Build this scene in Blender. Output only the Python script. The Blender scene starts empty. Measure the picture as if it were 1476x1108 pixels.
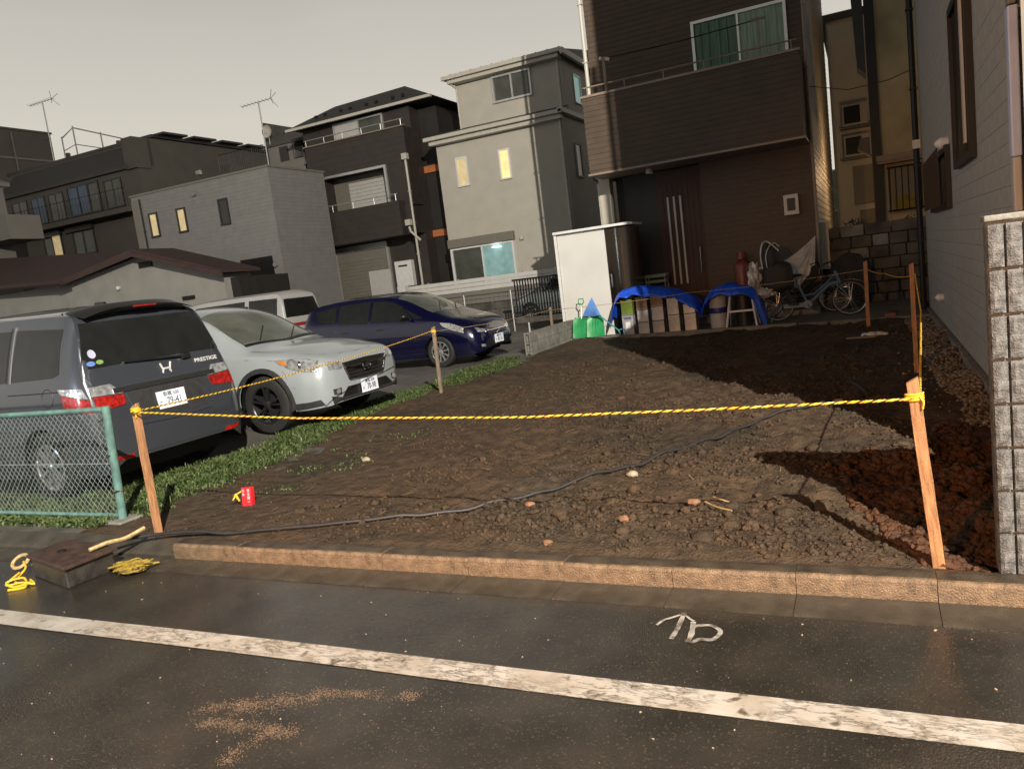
import bpy, bmesh, math, random
import numpy as np
from mathutils import Vector, Matrix, noise
from mathutils.bvhtree import BVHTree
random.seed(7)
rng = np.random.default_rng(7)
PI = math.pi
scene = bpy.context.scene
COL = scene.collection

# ---------------------------------------------------------------- camera
H = 1.68
pitch, yaw, roll = math.radians(7.8), math.radians(25.6), math.atan2(1012, 8018)
hv = Vector((-math.sin(yaw), math.cos(yaw), 0))
Fv = hv * math.cos(pitch) - Vector((0, 0, 1)) * math.sin(pitch)
Rl = Vector((math.cos(yaw), math.sin(yaw), 0))
Ul = Rl.cross(Fv)
Rv = Rl * math.cos(roll) - Ul * math.sin(roll)
Uv = Rl * math.sin(roll) + Ul * math.cos(roll)
cd = bpy.data.cameras.new('camera')
cam = bpy.data.objects.new('camera', cd)
COL.objects.link(cam)
m = Matrix((Rv, Uv, -Fv)).transposed().to_4x4()
m.translation = (0, 0, H)
cam.matrix_world = m
cd.sensor_width = 36
cd.lens = 1109 / 1476 * 36
cd.clip_start = 0.05
cd.clip_end = 800
scene.camera = cam

# ---------------------------------------------------------------- world: light-polluted overcast night sky
world = bpy.data.worlds.new('World')
scene.world = world
world.use_nodes = True
wn = world.node_tree
wn.nodes.clear()
wo = wn.nodes.new('ShaderNodeOutputWorld')
bg = wn.nodes.new('ShaderNodeBackground')
tc = wn.nodes.new('ShaderNodeTexCoord')
sx = wn.nodes.new('ShaderNodeSeparateXYZ')
rp = wn.nodes.new('ShaderNodeValToRGB')
wn.links.new(tc.outputs['Generated'], sx.inputs[0])
nz = wn.nodes.new('ShaderNodeTexNoise')
nz.inputs['Scale'].default_value = 2.2
nz.inputs['Detail'].default_value = 3
wn.links.new(tc.outputs['Generated'], nz.inputs['Vector'])
ma = wn.nodes.new('ShaderNodeMath'); ma.operation = 'MULTIPLY_ADD'
wn.links.new(nz.outputs['Fac'], ma.inputs[0]); ma.inputs[1].default_value = 0.09
wn.links.new(sx.outputs['Z'], ma.inputs[2])
wn.links.new(ma.outputs[0], rp.inputs[0])
cr = rp.color_ramp
cr.elements[0].position = 0.0; cr.elements[0].color = (0.62, 0.565, 0.475, 1)
cr.elements[1].position = 1.0; cr.elements[1].color = (0.014, 0.014, 0.015, 1)
for p, c in ((0.12, (0.63, 0.585, 0.50)), (0.26, (0.59, 0.555, 0.49)), (0.36, (0.50, 0.475, 0.43)), (0.46, (0.35, 0.34, 0.315)),
             (0.60, (0.10, 0.098, 0.094)), (0.78, (0.026, 0.026, 0.025))):
    e = cr.elements.new(p); e.color = (*c, 1)
wn.links.new(rp.outputs[0], bg.inputs[0])
bg.inputs[1].default_value = 0.92
wn.links.new(bg.outputs[0], wo.inputs[0])

vs = scene.view_settings
vs.view_transform = 'Standard'; vs.look = 'None'; vs.exposure = 0.27; vs.gamma = 1.0
vs.use_curve_mapping = False
scene.render.engine = 'CYCLES'

# assumed street lamps, inferred from the light and shadows (out of frame, behind the photographer's side of the road)
ASSUMED_LAMPS = [  # name, position, colour, watts, spot cone degrees (0 = point), aim, label
    ('white', (10.85, -11.7, 14.0), (1.0, 0.91, 0.77), 62000, 0, None, 'assumed tall street lamp with white light set back on the near side of the road'),
    ('cool', (-12.5, -3.6, 2.6), (0.66, 0.82, 1.0), 480, 0, None, 'assumed low lamp with cold white light on the near side of the road'),
    ('orange', (-2.6, -3.9, 3.1), (1.0, 0.44, 0.14), 1600, 66, (0.1, 3.3, 0.0), 'assumed lamp with orange light on the near side of the road'),
]

# ---------------------------------------------------------------- materials
MATS = {}
def mat(name, col=(0.5, 0.5, 0.5), rough=0.6, metal=0.0, var=0.15, vscale=6.0, bump=0.0, bscale=80.0,
        spec=0.5, emit=None, estr=0.0, col2=None, coat=0.0, stretch=None, rvar=0.1, alpha=1.0):
    if name in MATS: return MATS[name]
    m = bpy.data.materials.new(name); m.use_nodes = True
    nt = m.node_tree; N = nt.nodes; L = nt.links
    b = N['Principled BSDF']
    tcn = N.new('ShaderNodeTexCoord')
    vec = tcn.outputs['Object']
    if stretch:
        mp = N.new('ShaderNodeMapping'); mp.inputs['Scale'].default_value = stretch
        L.new(vec, mp.inputs[0]); vec = mp.outputs[0]
    n1 = N.new('ShaderNodeTexNoise'); n1.inputs['Scale'].default_value = vscale; n1.inputs['Detail'].default_value = 6
    L.new(vec, n1.inputs['Vector'])
    r = N.new('ShaderNodeValToRGB')
    r.color_ramp.elements[0].position = 0.3; r.color_ramp.elements[1].position = 0.7
    c2 = col2 if col2 else tuple(min(1, c * (1 + var)) for c in col)
    c1 = col if col2 else tuple(c * (1 - var) for c in col)
    r.color_ramp.elements[0].color = (*c1, 1); r.color_ramp.elements[1].color = (*c2, 1)
    L.new(n1.outputs['Fac'], r.inputs[0]); L.new(r.outputs[0], b.inputs['Base Color'])
    mr = N.new('ShaderNodeMapRange')
    mr.inputs['To Min'].default_value = max(0.02, rough - rvar); mr.inputs['To Max'].default_value = min(1, rough + rvar)
    L.new(n1.outputs['Fac'], mr.inputs['Value']); L.new(mr.outputs[0], b.inputs['Roughness'])
    b.inputs['Metallic'].default_value = metal
    b.inputs['Specular IOR Level'].default_value = spec
    b.inputs['Coat Weight'].default_value = coat
    b.inputs['Coat Roughness'].default_value = 0.05
    if bump:
        n2 = N.new('ShaderNodeTexNoise'); n2.inputs['Scale'].default_value = bscale; n2.inputs['Detail'].default_value = 5
        L.new(vec, n2.inputs['Vector'])
        bp = N.new('ShaderNodeBump'); bp.inputs['Strength'].default_value = bump; bp.inputs['Distance'].default_value = 0.01
        L.new(n2.outputs['Fac'], bp.inputs['Height']); L.new(bp.outputs[0], b.inputs['Normal'])
    if emit:
        b.inputs['Emission Color'].default_value = (*emit, 1); b.inputs['Emission Strength'].default_value = estr
    MATS[name] = m
    return m

def nodes_of(m):
    return m.node_tree.nodes, m.node_tree.links, m.node_tree.nodes['Principled BSDF']

def ramp(N, stops):
    r = N.new('ShaderNodeValToRGB'); e = r.color_ramp.elements
    e[0].position, e[0].color = stops[0][0], (*stops[0][1], 1)
    e[1].position, e[1].color = stops[-1][0], (*stops[-1][1], 1)
    for p, c in stops[1:-1]:
        x = e.new(p); x.color = (*c, 1)
    return r

def tex(N, L, kind, scale, vec, detail=5, **kw):
    n = N.new(kind); n.inputs['Scale'].default_value = scale
    if 'Detail' in n.inputs and kind != 'ShaderNodeTexVoronoi': n.inputs['Detail'].default_value = detail
    L.new(vec, n.inputs['Vector'])
    for k, v in kw.items():
        setattr(n, k, v)
    return n

def mixc(N, L, fac, a, b, blend='MIX'):
    x = N.new('ShaderNodeMix'); x.data_type = 'RGBA'; x.blend_type = blend
    if isinstance(fac, float): x.inputs[0].default_value = fac
    else: L.new(fac, x.inputs[0])
    for i, s in ((6, a), (7, b)):
        if isinstance(s, tuple): x.inputs[i].default_value = (*s, 1)
        else: L.new(s, x.inputs[i])
    return x.outputs[2]

def asphalt_mat(name, dark, light, wet0, wet1, speck=(0.16, 0.12, 0.085)):
    m = bpy.data.materials.new(name); m.use_nodes = True; MATS[name] = m
    N, L, b = nodes_of(m)
    v = N.new('ShaderNodeTexCoord').outputs['Object']
    big = tex(N, L, 'ShaderNodeTexNoise', 0.55, v, 4)
    mid = tex(N, L, 'ShaderNodeTexNoise', 3.2, v, 6)
    vo = tex(N, L, 'ShaderNodeTexVoronoi', 85, v)
    vo2 = tex(N, L, 'ShaderNodeTexVoronoi', 150, v)
    r1 = ramp(N, [(0.32, dark), (0.68, light)]); L.new(mid.outputs['Fac'], r1.inputs[0])
    # aggregate stones lighter, only some of them
    sep = N.new('ShaderNodeSeparateColor'); L.new(vo.outputs['Color'], sep.inputs[0])
    rs = ramp(N, [(0.62, (0, 0, 0)), (0.98, (1, 1, 1))]); L.new(sep.outputs[0], rs.inputs[0])
    rd = ramp(N, [(0.25, (1, 1, 1)), (0.55, (0, 0, 0))]); L.new(vo.outputs['Distance'], rd.inputs[0])
    mm = N.new('ShaderNodeMath'); mm.operation = 'MULTIPLY'
    L.new(rs.outputs[0], mm.inputs[0]); L.new(rd.outputs[0], mm.inputs[1])
    c = mixc(N, L, mm.outputs[0], r1.outputs[0], speck)
    L.new(c, b.inputs['Base Color'])
    rr = N.new('ShaderNodeMapRange'); rr.inputs['From Min'].default_value = 0.38; rr.inputs['From Max'].default_value = 0.62
    rr.inputs['To Min'].default_value = wet0; rr.inputs['To Max'].default_value = wet1
    sy = N.new('ShaderNodeSeparateXYZ'); L.new(v, sy.inputs[0])
    wet = N.new('ShaderNodeMapRange'); wet.inputs['From Min'].default_value = 2.2; wet.inputs['From Max'].default_value = 3.0
    wet.inputs['To Min'].default_value = 0.0; wet.inputs['To Max'].default_value = 0.20 if name == 'wet_asphalt' else 0.0
    L.new(sy.outputs['Y'], wet.inputs['Value'])
    sb = N.new('ShaderNodeMath'); sb.operation = 'SUBTRACT'; L.new(big.outputs['Fac'], sb.inputs[0]); L.new(wet.outputs[0], sb.inputs[1])
    big_out = sb.outputs[0]
    L.new(big_out, rr.inputs['Value']); L.new(rr.outputs[0], b.inputs['Roughness'])
    ad = N.new('ShaderNodeMath'); ad.operation = 'ADD'
    L.new(vo.outputs['Distance'], ad.inputs[0]); L.new(vo2.outputs['Distance'], ad.inputs[1])
    bp = N.new('ShaderNodeBump'); bp.inputs['Distance'].default_value = 0.004
    bs = N.new('ShaderNodeMapRange'); bs.inputs['From Min'].default_value = 0.36; bs.inputs['From Max'].default_value = 0.64
    bs.inputs['To Min'].default_value = 0.14; bs.inputs['To Max'].default_value = 0.9
    L.new(big_out, bs.inputs['Value']); L.new(bs.outputs[0], bp.inputs['Strength'])
    bp.invert = True
    L.new(ad.outputs[0], bp.inputs['Height']); L.new(bp.outputs[0], b.inputs['Normal'])
    b.inputs['Specular IOR Level'].default_value = 0.55
    return m

asphalt_mat('wet_asphalt', (0.019, 0.0172, 0.015), (0.034, 0.030, 0.0245), 0.10, 0.40, (0.060, 0.049, 0.038))
asphalt_mat('lot_asphalt', (0.060, 0.058, 0.052), (0.105, 0.10, 0.09), 0.45, 0.75, (0.2, 0.19, 0.17))

def soil_mat(name, a, b_, c_, rough=0.75):
    m = bpy.data.materials.new(name); m.use_nodes = True; MATS[name] = m
    N, L, b = nodes_of(m)
    v = N.new('ShaderNodeTexCoord').outputs['Object']
    big = tex(N, L, 'ShaderNodeTexNoise', 0.7, v, 5)
    mid = tex(N, L, 'ShaderNodeTexNoise', 9, v, 8)
    fine = tex(N, L, 'ShaderNodeTexNoise', 60, v, 6)
    r1 = ramp(N, [(0.38, a), (0.5, b_), (0.64, c_)]); L.new(big.outputs['Fac'], r1.inputs[0])
    r2 = ramp(N, [(0.3, (0.55, 0.55, 0.55)), (0.7, (1.3, 1.28, 1.25))]); L.new(mid.outputs['Fac'], r2.inputs[0])
    c = mixc(N, L, 1.0, r1.outputs[0], r2.outputs[0], 'MULTIPLY')
    L.new(c, b.inputs['Base Color'])
    rr = N.new('ShaderNodeMapRange'); rr.inputs['To Min'].default_value = rough - 0.25; rr.inputs['To Max'].default_value = rough + 0.15
    L.new(mid.outputs['Fac'], rr.inputs['Value']); L.new(rr.outputs[0], b.inputs['Roughness'])
    ad = N.new('ShaderNodeMath'); ad.operation = 'MULTIPLY_ADD'
    L.new(fine.outputs['Fac'], ad.inputs[0]); ad.inputs[1].default_value = 0.35; L.new(mid.outputs['Fac'], ad.inputs[2])
    bp = N.new('ShaderNodeBump'); bp.inputs['Strength'].default_value = 1.0; bp.inputs['Distance'].default_value = 0.055
    L.new(ad.outputs[0], bp.inputs['Height']); L.new(bp.outputs[0], b.inputs['Normal'])
    b.inputs['Specular IOR Level'].default_value = 0.35
    return m
soil_mat('soil', (0.042, 0.030, 0.019), (0.064, 0.040, 0.023), (0.053, 0.039, 0.025), 0.84)
soil_mat('clod_soil', (0.042, 0.031, 0.021), (0.066, 0.044, 0.026), (0.058, 0.044, 0.030))
soil_mat('red_clod_soil', (0.040, 0.018, 0.008), (0.085, 0.034, 0.013), (0.050, 0.024, 0.012), 0.7)

# worn road paint: cracked, patchy
def paint_mat(name, col, wear, holes=0.5):
    m = bpy.data.materials.new(name); m.use_nodes = True; MATS[name] = m
    N, L, b = nodes_of(m)
    v = N.new('ShaderNodeTexCoord').outputs['Object']
    wr = tex(N, L, 'ShaderNodeTexNoise', 3.0, v, 4)
    vm = mixc(N, L, 0.06, v, wr.outputs['Color'])
    mp = N.new('ShaderNodeMapping'); mp.inputs['Rotation'].default_value = (0, 0, 0.9); mp.inputs['Scale'].default_value = (1.0, 4.0, 1)
    L.new(vm, mp.inputs[0])
    st = tex(N, L, 'ShaderNodeTexNoise', 6.5, mp.outputs[0], 10); st.inputs['Roughness'].default_value = 0.72
    r1 = ramp(N, [(0.46, (0, 0, 0)), (0.495, (1, 1, 1)), (0.50, (1, 1, 1)), (0.53, (0, 0, 0))]); L.new(st.outputs['Fac'], r1.inputs[0])
    nn = tex(N, L, 'ShaderNodeTexNoise', 14, v, 9)
    r2 = ramp(N, [(holes, (0, 0, 0)), (holes + 0.10, (1, 1, 1))]); L.new(nn.outputs['Fac'], r2.inputs[0])
    n3 = tex(N, L, 'ShaderNodeTexNoise', 2.4, v, 4)
    r3 = ramp(N, [(0.42, (0, 0, 0)), (0.60, (1, 1, 1))]); L.new(n3.outputs['Fac'], r3.inputs[0])
    mu = N.new('ShaderNodeMath'); mu.operation = 'MULTIPLY'; L.new(r1.outputs[0], mu.inputs[0]); L.new(r3.outputs[0], mu.inputs[1])
    mx = N.new('ShaderNodeMath'); mx.operation = 'MAXIMUM'; L.new(mu.outputs[0], mx.inputs[0]); L.new(r2.outputs[0], mx.inputs[1])
    dirt = ramp(N, [(0.35, col), (0.7, tuple(c * f for c, f in zip(col, (0.72, 0.66, 0.58))))])
    n4 = tex(N, L, 'ShaderNodeTexNoise', 6, v, 8); L.new(n4.outputs['Fac'], dirt.inputs[0])
    c = mixc(N, L, mx.outputs[0], dirt.outputs[0], wear)
    L.new(c, b.inputs['Base Color'])
    b.inputs['Roughness'].default_value = 0.5
    bp = N.new('ShaderNodeBump'); bp.inputs['Strength'].default_value = 0.6; bp.inputs['Distance'].default_value = 0.003; bp.invert = True
    L.new(mx.outputs[0], bp.inputs['Height']); L.new(bp.outputs[0], b.inputs['Normal'])
    return m
paint_mat('road_paint', (0.42, 0.395, 0.365), (0.10, 0.078, 0.058), 0.575)
paint_mat('spray_paint', (0.40, 0.39, 0.375), (0.09, 0.08, 0.07), 0.50)

mat('concrete', (0.23, 0.20, 0.165), 0.55, var=0.25, vscale=7, bump=0.5, bscale=160)
mat('kerb_concrete', (0.10, 0.064, 0.038), 0.38, vscale=22, col2=(0.21, 0.138, 0.082), bump=0.9, bscale=150)
mat('gutter_concrete', (0.048, 0.041, 0.032), 0.26, var=0.45, vscale=5, bump=0.4, bscale=120)
mat('muddy_concrete', (0.055, 0.042, 0.030), 0.42, var=0.45, vscale=9, bump=0.6, bscale=90)
mat('yard_concrete', (0.10, 0.095, 0.085), 0.7, var=0.3, vscale=3, bump=0.4)
mat('old_concrete', (0.17, 0.165, 0.15), 0.8, var=0.35, vscale=5, bump=0.6, bscale=60)
mat('dark_concrete', (0.08, 0.075, 0.065), 0.85, var=0.5, vscale=2.5, bump=0.6, bscale=40)
mat('split_block', (0.115, 0.113, 0.112), 0.6, var=0.6, vscale=28, bump=1.0, bscale=110)
mat('mortar', (0.16, 0.145, 0.12), 0.8, var=0.2, vscale=20)
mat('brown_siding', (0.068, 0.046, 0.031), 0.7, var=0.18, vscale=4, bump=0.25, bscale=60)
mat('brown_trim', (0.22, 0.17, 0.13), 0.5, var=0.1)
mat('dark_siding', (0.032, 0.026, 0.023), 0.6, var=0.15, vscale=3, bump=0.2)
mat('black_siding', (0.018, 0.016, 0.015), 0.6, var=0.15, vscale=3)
mat('beige_render', (0.40, 0.38, 0.335), 0.8, var=0.06, vscale=2, bump=0.3, bscale=90)
mat('beige_render_low', (0.40, 0.375, 0.32), 0.8, var=0.06, vscale=2, bump=0.3, bscale=90)
mat('grey_siding', (0.19, 0.19, 0.187), 0.7, var=0.08, vscale=3, bump=0.3)
mat('white_plaster', (0.28, 0.275, 0.26), 0.85, var=0.10, vscale=1.5, bump=0.3)
mat('apartment_wall', (0.085, 0.078, 0.066), 0.85, var=0.10, vscale=1.0, bump=0.3)
mat('apartment_light', (0.17, 0.16, 0.145), 0.85, var=0.08, vscale=1.0)
mat('orange_trim', (0.42, 0.14, 0.045), 0.6)
mat('yellow_render', (0.42, 0.36, 0.22), 0.85, var=0.25, vscale=1.2, bump=0.3)
mat('tile_wall', (0.33, 0.325, 0.31), 0.6, var=0.12, vscale=9, bump=0.3, bscale=70)
mat('tile_joint', (0.25, 0.23, 0.20), 0.8)
mat('roof_slate', (0.06, 0.058, 0.055), 0.6, var=0.2, vscale=5, bump=0.3)
mat('roof_red', (0.050, 0.027, 0.025), 0.6, var=0.2, vscale=3, bump=0.4)
mat('white_trim', (0.45, 0.43, 0.38), 0.5, var=0.08)
mat('aluminium', (0.50, 0.50, 0.49), 0.4, metal=0.6, var=0.08)
mat('white_metal', (0.62, 0.62, 0.62), 0.4, var=0.06)
mat('panel_white', (0.55, 0.54, 0.52), 0.45, var=0.05, vscale=2)
mat('black_metal', (0.009, 0.009, 0.009), 0.5, spec=0.3, var=0.2)
mat('dark_frame', (0.02, 0.018, 0.017), 0.4, var=0.2)
mat('dark_glass', (0.012, 0.013, 0.013), 0.08, spec=0.6, var=0.2, rvar=0.02)
mat('dim_glass', (0.006, 0.006, 0.006), 0.35, spec=0.25, var=0.2)
mat('room_dark', (0.05, 0.055, 0.045), 0.25, var=0.3, vscale=2, rvar=0.02)
mat('green_curtain', (0.06, 0.13, 0.085), 0.6, var=0.35, vscale=6, stretch=(6, 1, 0.3))
mat('blue_curtain', (0.09, 0.12, 0.18), 0.6, var=0.4, vscale=5, stretch=(6, 1, 0.3))
mat('pale_curtain', (0.20, 0.27, 0.20), 0.6, var=0.3, vscale=6, stretch=(6, 1, 0.3))
mat('shutter_grey', (0.16, 0.15, 0.125), 0.5, var=0.06)
mat('shutter_light', (0.42, 0.41, 0.40), 0.5, var=0.06)
mat('window_lit', (0.5, 0.42, 0.25), 0.5, emit=(1.0, 0.74, 0.36), estr=0.24, var=0.3, vscale=3)
mat('window_lit_bright', (0.5, 0.42, 0.25), 0.5, emit=(1.0, 0.62, 0.24), estr=0.75, var=0.3, vscale=3)
mat('window_cyan', (0.16, 0.24, 0.24), 0.12, emit=(0.35, 0.75, 0.72), estr=0.17, var=0.4, vscale=2.5, rvar=0.02)
mat('lamp_glow', (0.9, 0.9, 0.9), 0.3, emit=(0.8, 1.0, 1.0), estr=3.0)
mat('bulb_glow', (0.9, 0.8, 0.6), 0.3, emit=(1.0, 0.75, 0.45), estr=1.2)
mat('door_brown', (0.05, 0.018, 0.012), 0.65, var=0.4, vscale=4, stretch=(14, 1, 0.4))
mat('wood', (0.36, 0.17, 0.075), 0.7, var=0.45, vscale=7, bump=0.7, bscale=60, stretch=(9, 9, 0.9))
mat('old_wood', (0.20, 0.15, 0.11), 0.8, var=0.4, vscale=7, bump=0.5, stretch=(9, 9, 0.9))
mat('rope_yellow', (0.72, 0.44, 0.03), 0.6, var=0.2, vscale=40)
mat('rope_black', (0.05, 0.03, 0.012), 0.6, var=0.3, vscale=40)
mat('rope_plain', (0.42, 0.30, 0.14), 0.7, var=0.3, vscale=40)
mat('cable_rubber', (0.018, 0.016, 0.017), 0.6, var=0.3, vscale=20)
mat('fence_paint', (0.10, 0.19, 0.17), 0.5, var=0.35, vscale=12, bump=0.4, bscale=60)
mat('fence_wire', (0.27, 0.32, 0.32), 0.45, var=0.3, vscale=20, metal=0.3)
mat('wet_black_concrete', (0.030, 0.027, 0.024), 0.35, var=0.5, vscale=14, bump=0.5)
mat('rope_old', (0.24, 0.165, 0.02), 0.7, var=0.4, vscale=25)
mat('rust', (0.045, 0.024, 0.017), 0.6, var=0.5, vscale=12, bump=0.6)
mat('red_plastic', (0.62, 0.022, 0.03), 0.35, var=0.15, vscale=8)
mat('white_print', (0.75, 0.6, 0.6), 0.5, var=0.05)
mat('blue_tarp', (0.008, 0.075, 0.62), 0.42, var=0.25, vscale=6, bump=0.4, bscale=30)
mat('tin', (0.44, 0.42, 0.40), 0.35, metal=0.55, var=0.25, vscale=5)
mat('tin_grey', (0.40, 0.40, 0.44), 0.4, metal=0.4, var=0.2, vscale=5)
mat('tin_green', (0.09, 0.13, 0.02), 0.4, var=0.3, vscale=5)
mat('tin_dark', (0.14, 0.09, 0.05), 0.4, metal=0.4, var=0.4, vscale=5)
mat('bucket_white', (0.40, 0.40, 0.43), 0.5, var=0.2, vscale=4)
mat('navy', (0.015, 0.025, 0.16), 0.5)
mat('green_plastic', (0.02, 0.27, 0.09), 0.4, var=0.25, vscale=5)
mat('lightblue_plastic', (0.10, 0.24, 0.60), 0.4, var=0.2, vscale=5)
mat('teal_metal', (0.05, 0.26, 0.28), 0.4)
mat('steel_dark', (0.055, 0.045, 0.036), 0.16, metal=0.85, var=0.15, vscale=1, rvar=0.03)
mat('silver_sheet', (0.52, 0.52, 0.51), 0.38, metal=0.25, var=0.3, vscale=4, bump=0.5, bscale=14)
mat('black_cloth', (0.012, 0.012, 0.012), 0.7, var=0.3)
mat('bike_blue', (0.06, 0.12, 0.20), 0.35, var=0.1)
mat('bike_steel', (0.5, 0.5, 0.5), 0.3, metal=0.8)
mat('tyre', (0.014, 0.014, 0.014), 0.75, var=0.25, vscale=15, bump=0.3)
mat('red_brown_metal', (0.14, 0.03, 0.02), 0.4, var=0.3)
mat('stone', (0.30, 0.24, 0.18), 0.7, var=0.3, vscale=30, bump=0.5)
mat('gravel_stone', (0.15, 0.12, 0.09), 0.75, var=0.5, vscale=18)
mat('tan_grains', (0.125, 0.083, 0.054), 0.8, var=0.3, vscale=30)
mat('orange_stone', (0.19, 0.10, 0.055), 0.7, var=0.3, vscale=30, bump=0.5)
mat('grass_leaf', (0.036, 0.070, 0.016), 0.55, var=0.6, vscale=5, col2=(0.10, 0.125, 0.045))
mat('plant_leaf', (0.03, 0.045, 0.02), 0.6, var=0.5, vscale=3)
mat('straw', (0.30, 0.20, 0.09), 0.8, var=0.3, vscale=10)
mat('galvanised', (0.35, 0.36, 0.36), 0.45, metal=0.5, var=0.2)
mat('pipe_blue_white', (0.42, 0.50, 0.72), 0.4, var=0.08)
mat('yellow_sheet', (0.22, 0.17, 0.02), 0.7, var=0.3)
# cars
mat('van_paint', (0.048, 0.054, 0.068), 0.24, metal=0.35, coat=1.0, var=0.02, rvar=0.0)
mat('white_paint', (0.25, 0.28, 0.30), 0.28, coat=1.0, var=0.02, rvar=0.0)
mat('blue_paint', (0.003, 0.0032, 0.026), 0.22, metal=0.3, coat=1.0, var=0.02, rvar=0.0)
mat('plain_white_paint', (0.36, 0.36, 0.36), 0.35, coat=0.5, var=0.05)
mat('silver_paint', (0.22, 0.25, 0.26), 0.25, metal=0.5, coat=1.0, var=0.05)
mat('car_black', (0.010, 0.010, 0.010), 0.4, var=0.2)
mat('car_trim_black', (0.022, 0.022, 0.024), 0.6, var=0.2, vscale=20)
mat('chrome', (0.62, 0.62, 0.62), 0.12, metal=1.0, var=0.05, rvar=0.03)
mat('bright_metal', (0.75, 0.75, 0.75), 0.4, metal=0.4, var=0.05)
mat('alloy', (0.42, 0.43, 0.45), 0.25, metal=0.8, var=0.1)
mat('alloy_dark', (0.05, 0.05, 0.055), 0.3, metal=0.7, var=0.1)
mat('red_lens', (0.26, 0.010, 0.008), 0.15, coat=1.0, var=0.6, vscale=30, bump=0.5, bscale=60)
mat('clear_lens', (0.55, 0.57, 0.60), 0.1, metal=0.7, coat=1.0, var=0.5, vscale=22, bump=0.8, bscale=30, rvar=0.03)
mat('amber_lens', (0.5, 0.16, 0.02), 0.15, coat=1.0, var=0.2)
mat('plate_white', (0.70, 0.74, 0.85), 0.4, var=0.03)
mat('plate_ink', (0.01, 0.03, 0.05), 0.5)
mat('windscreen', (0.085, 0.092, 0.080), 0.09, coat=1.0, var=0.45, vscale=2.2, rvar=0.02)
mat('sticker_blue', (0.10, 0.18, 0.48), 0.5)
mat('sticker_green', (0.18, 0.30, 0.08), 0.5)
mat('sticker_white', (0.38, 0.40, 0.55), 0.5)
mat('pot_clay', (0.16, 0.07, 0.04), 0.8)

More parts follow.
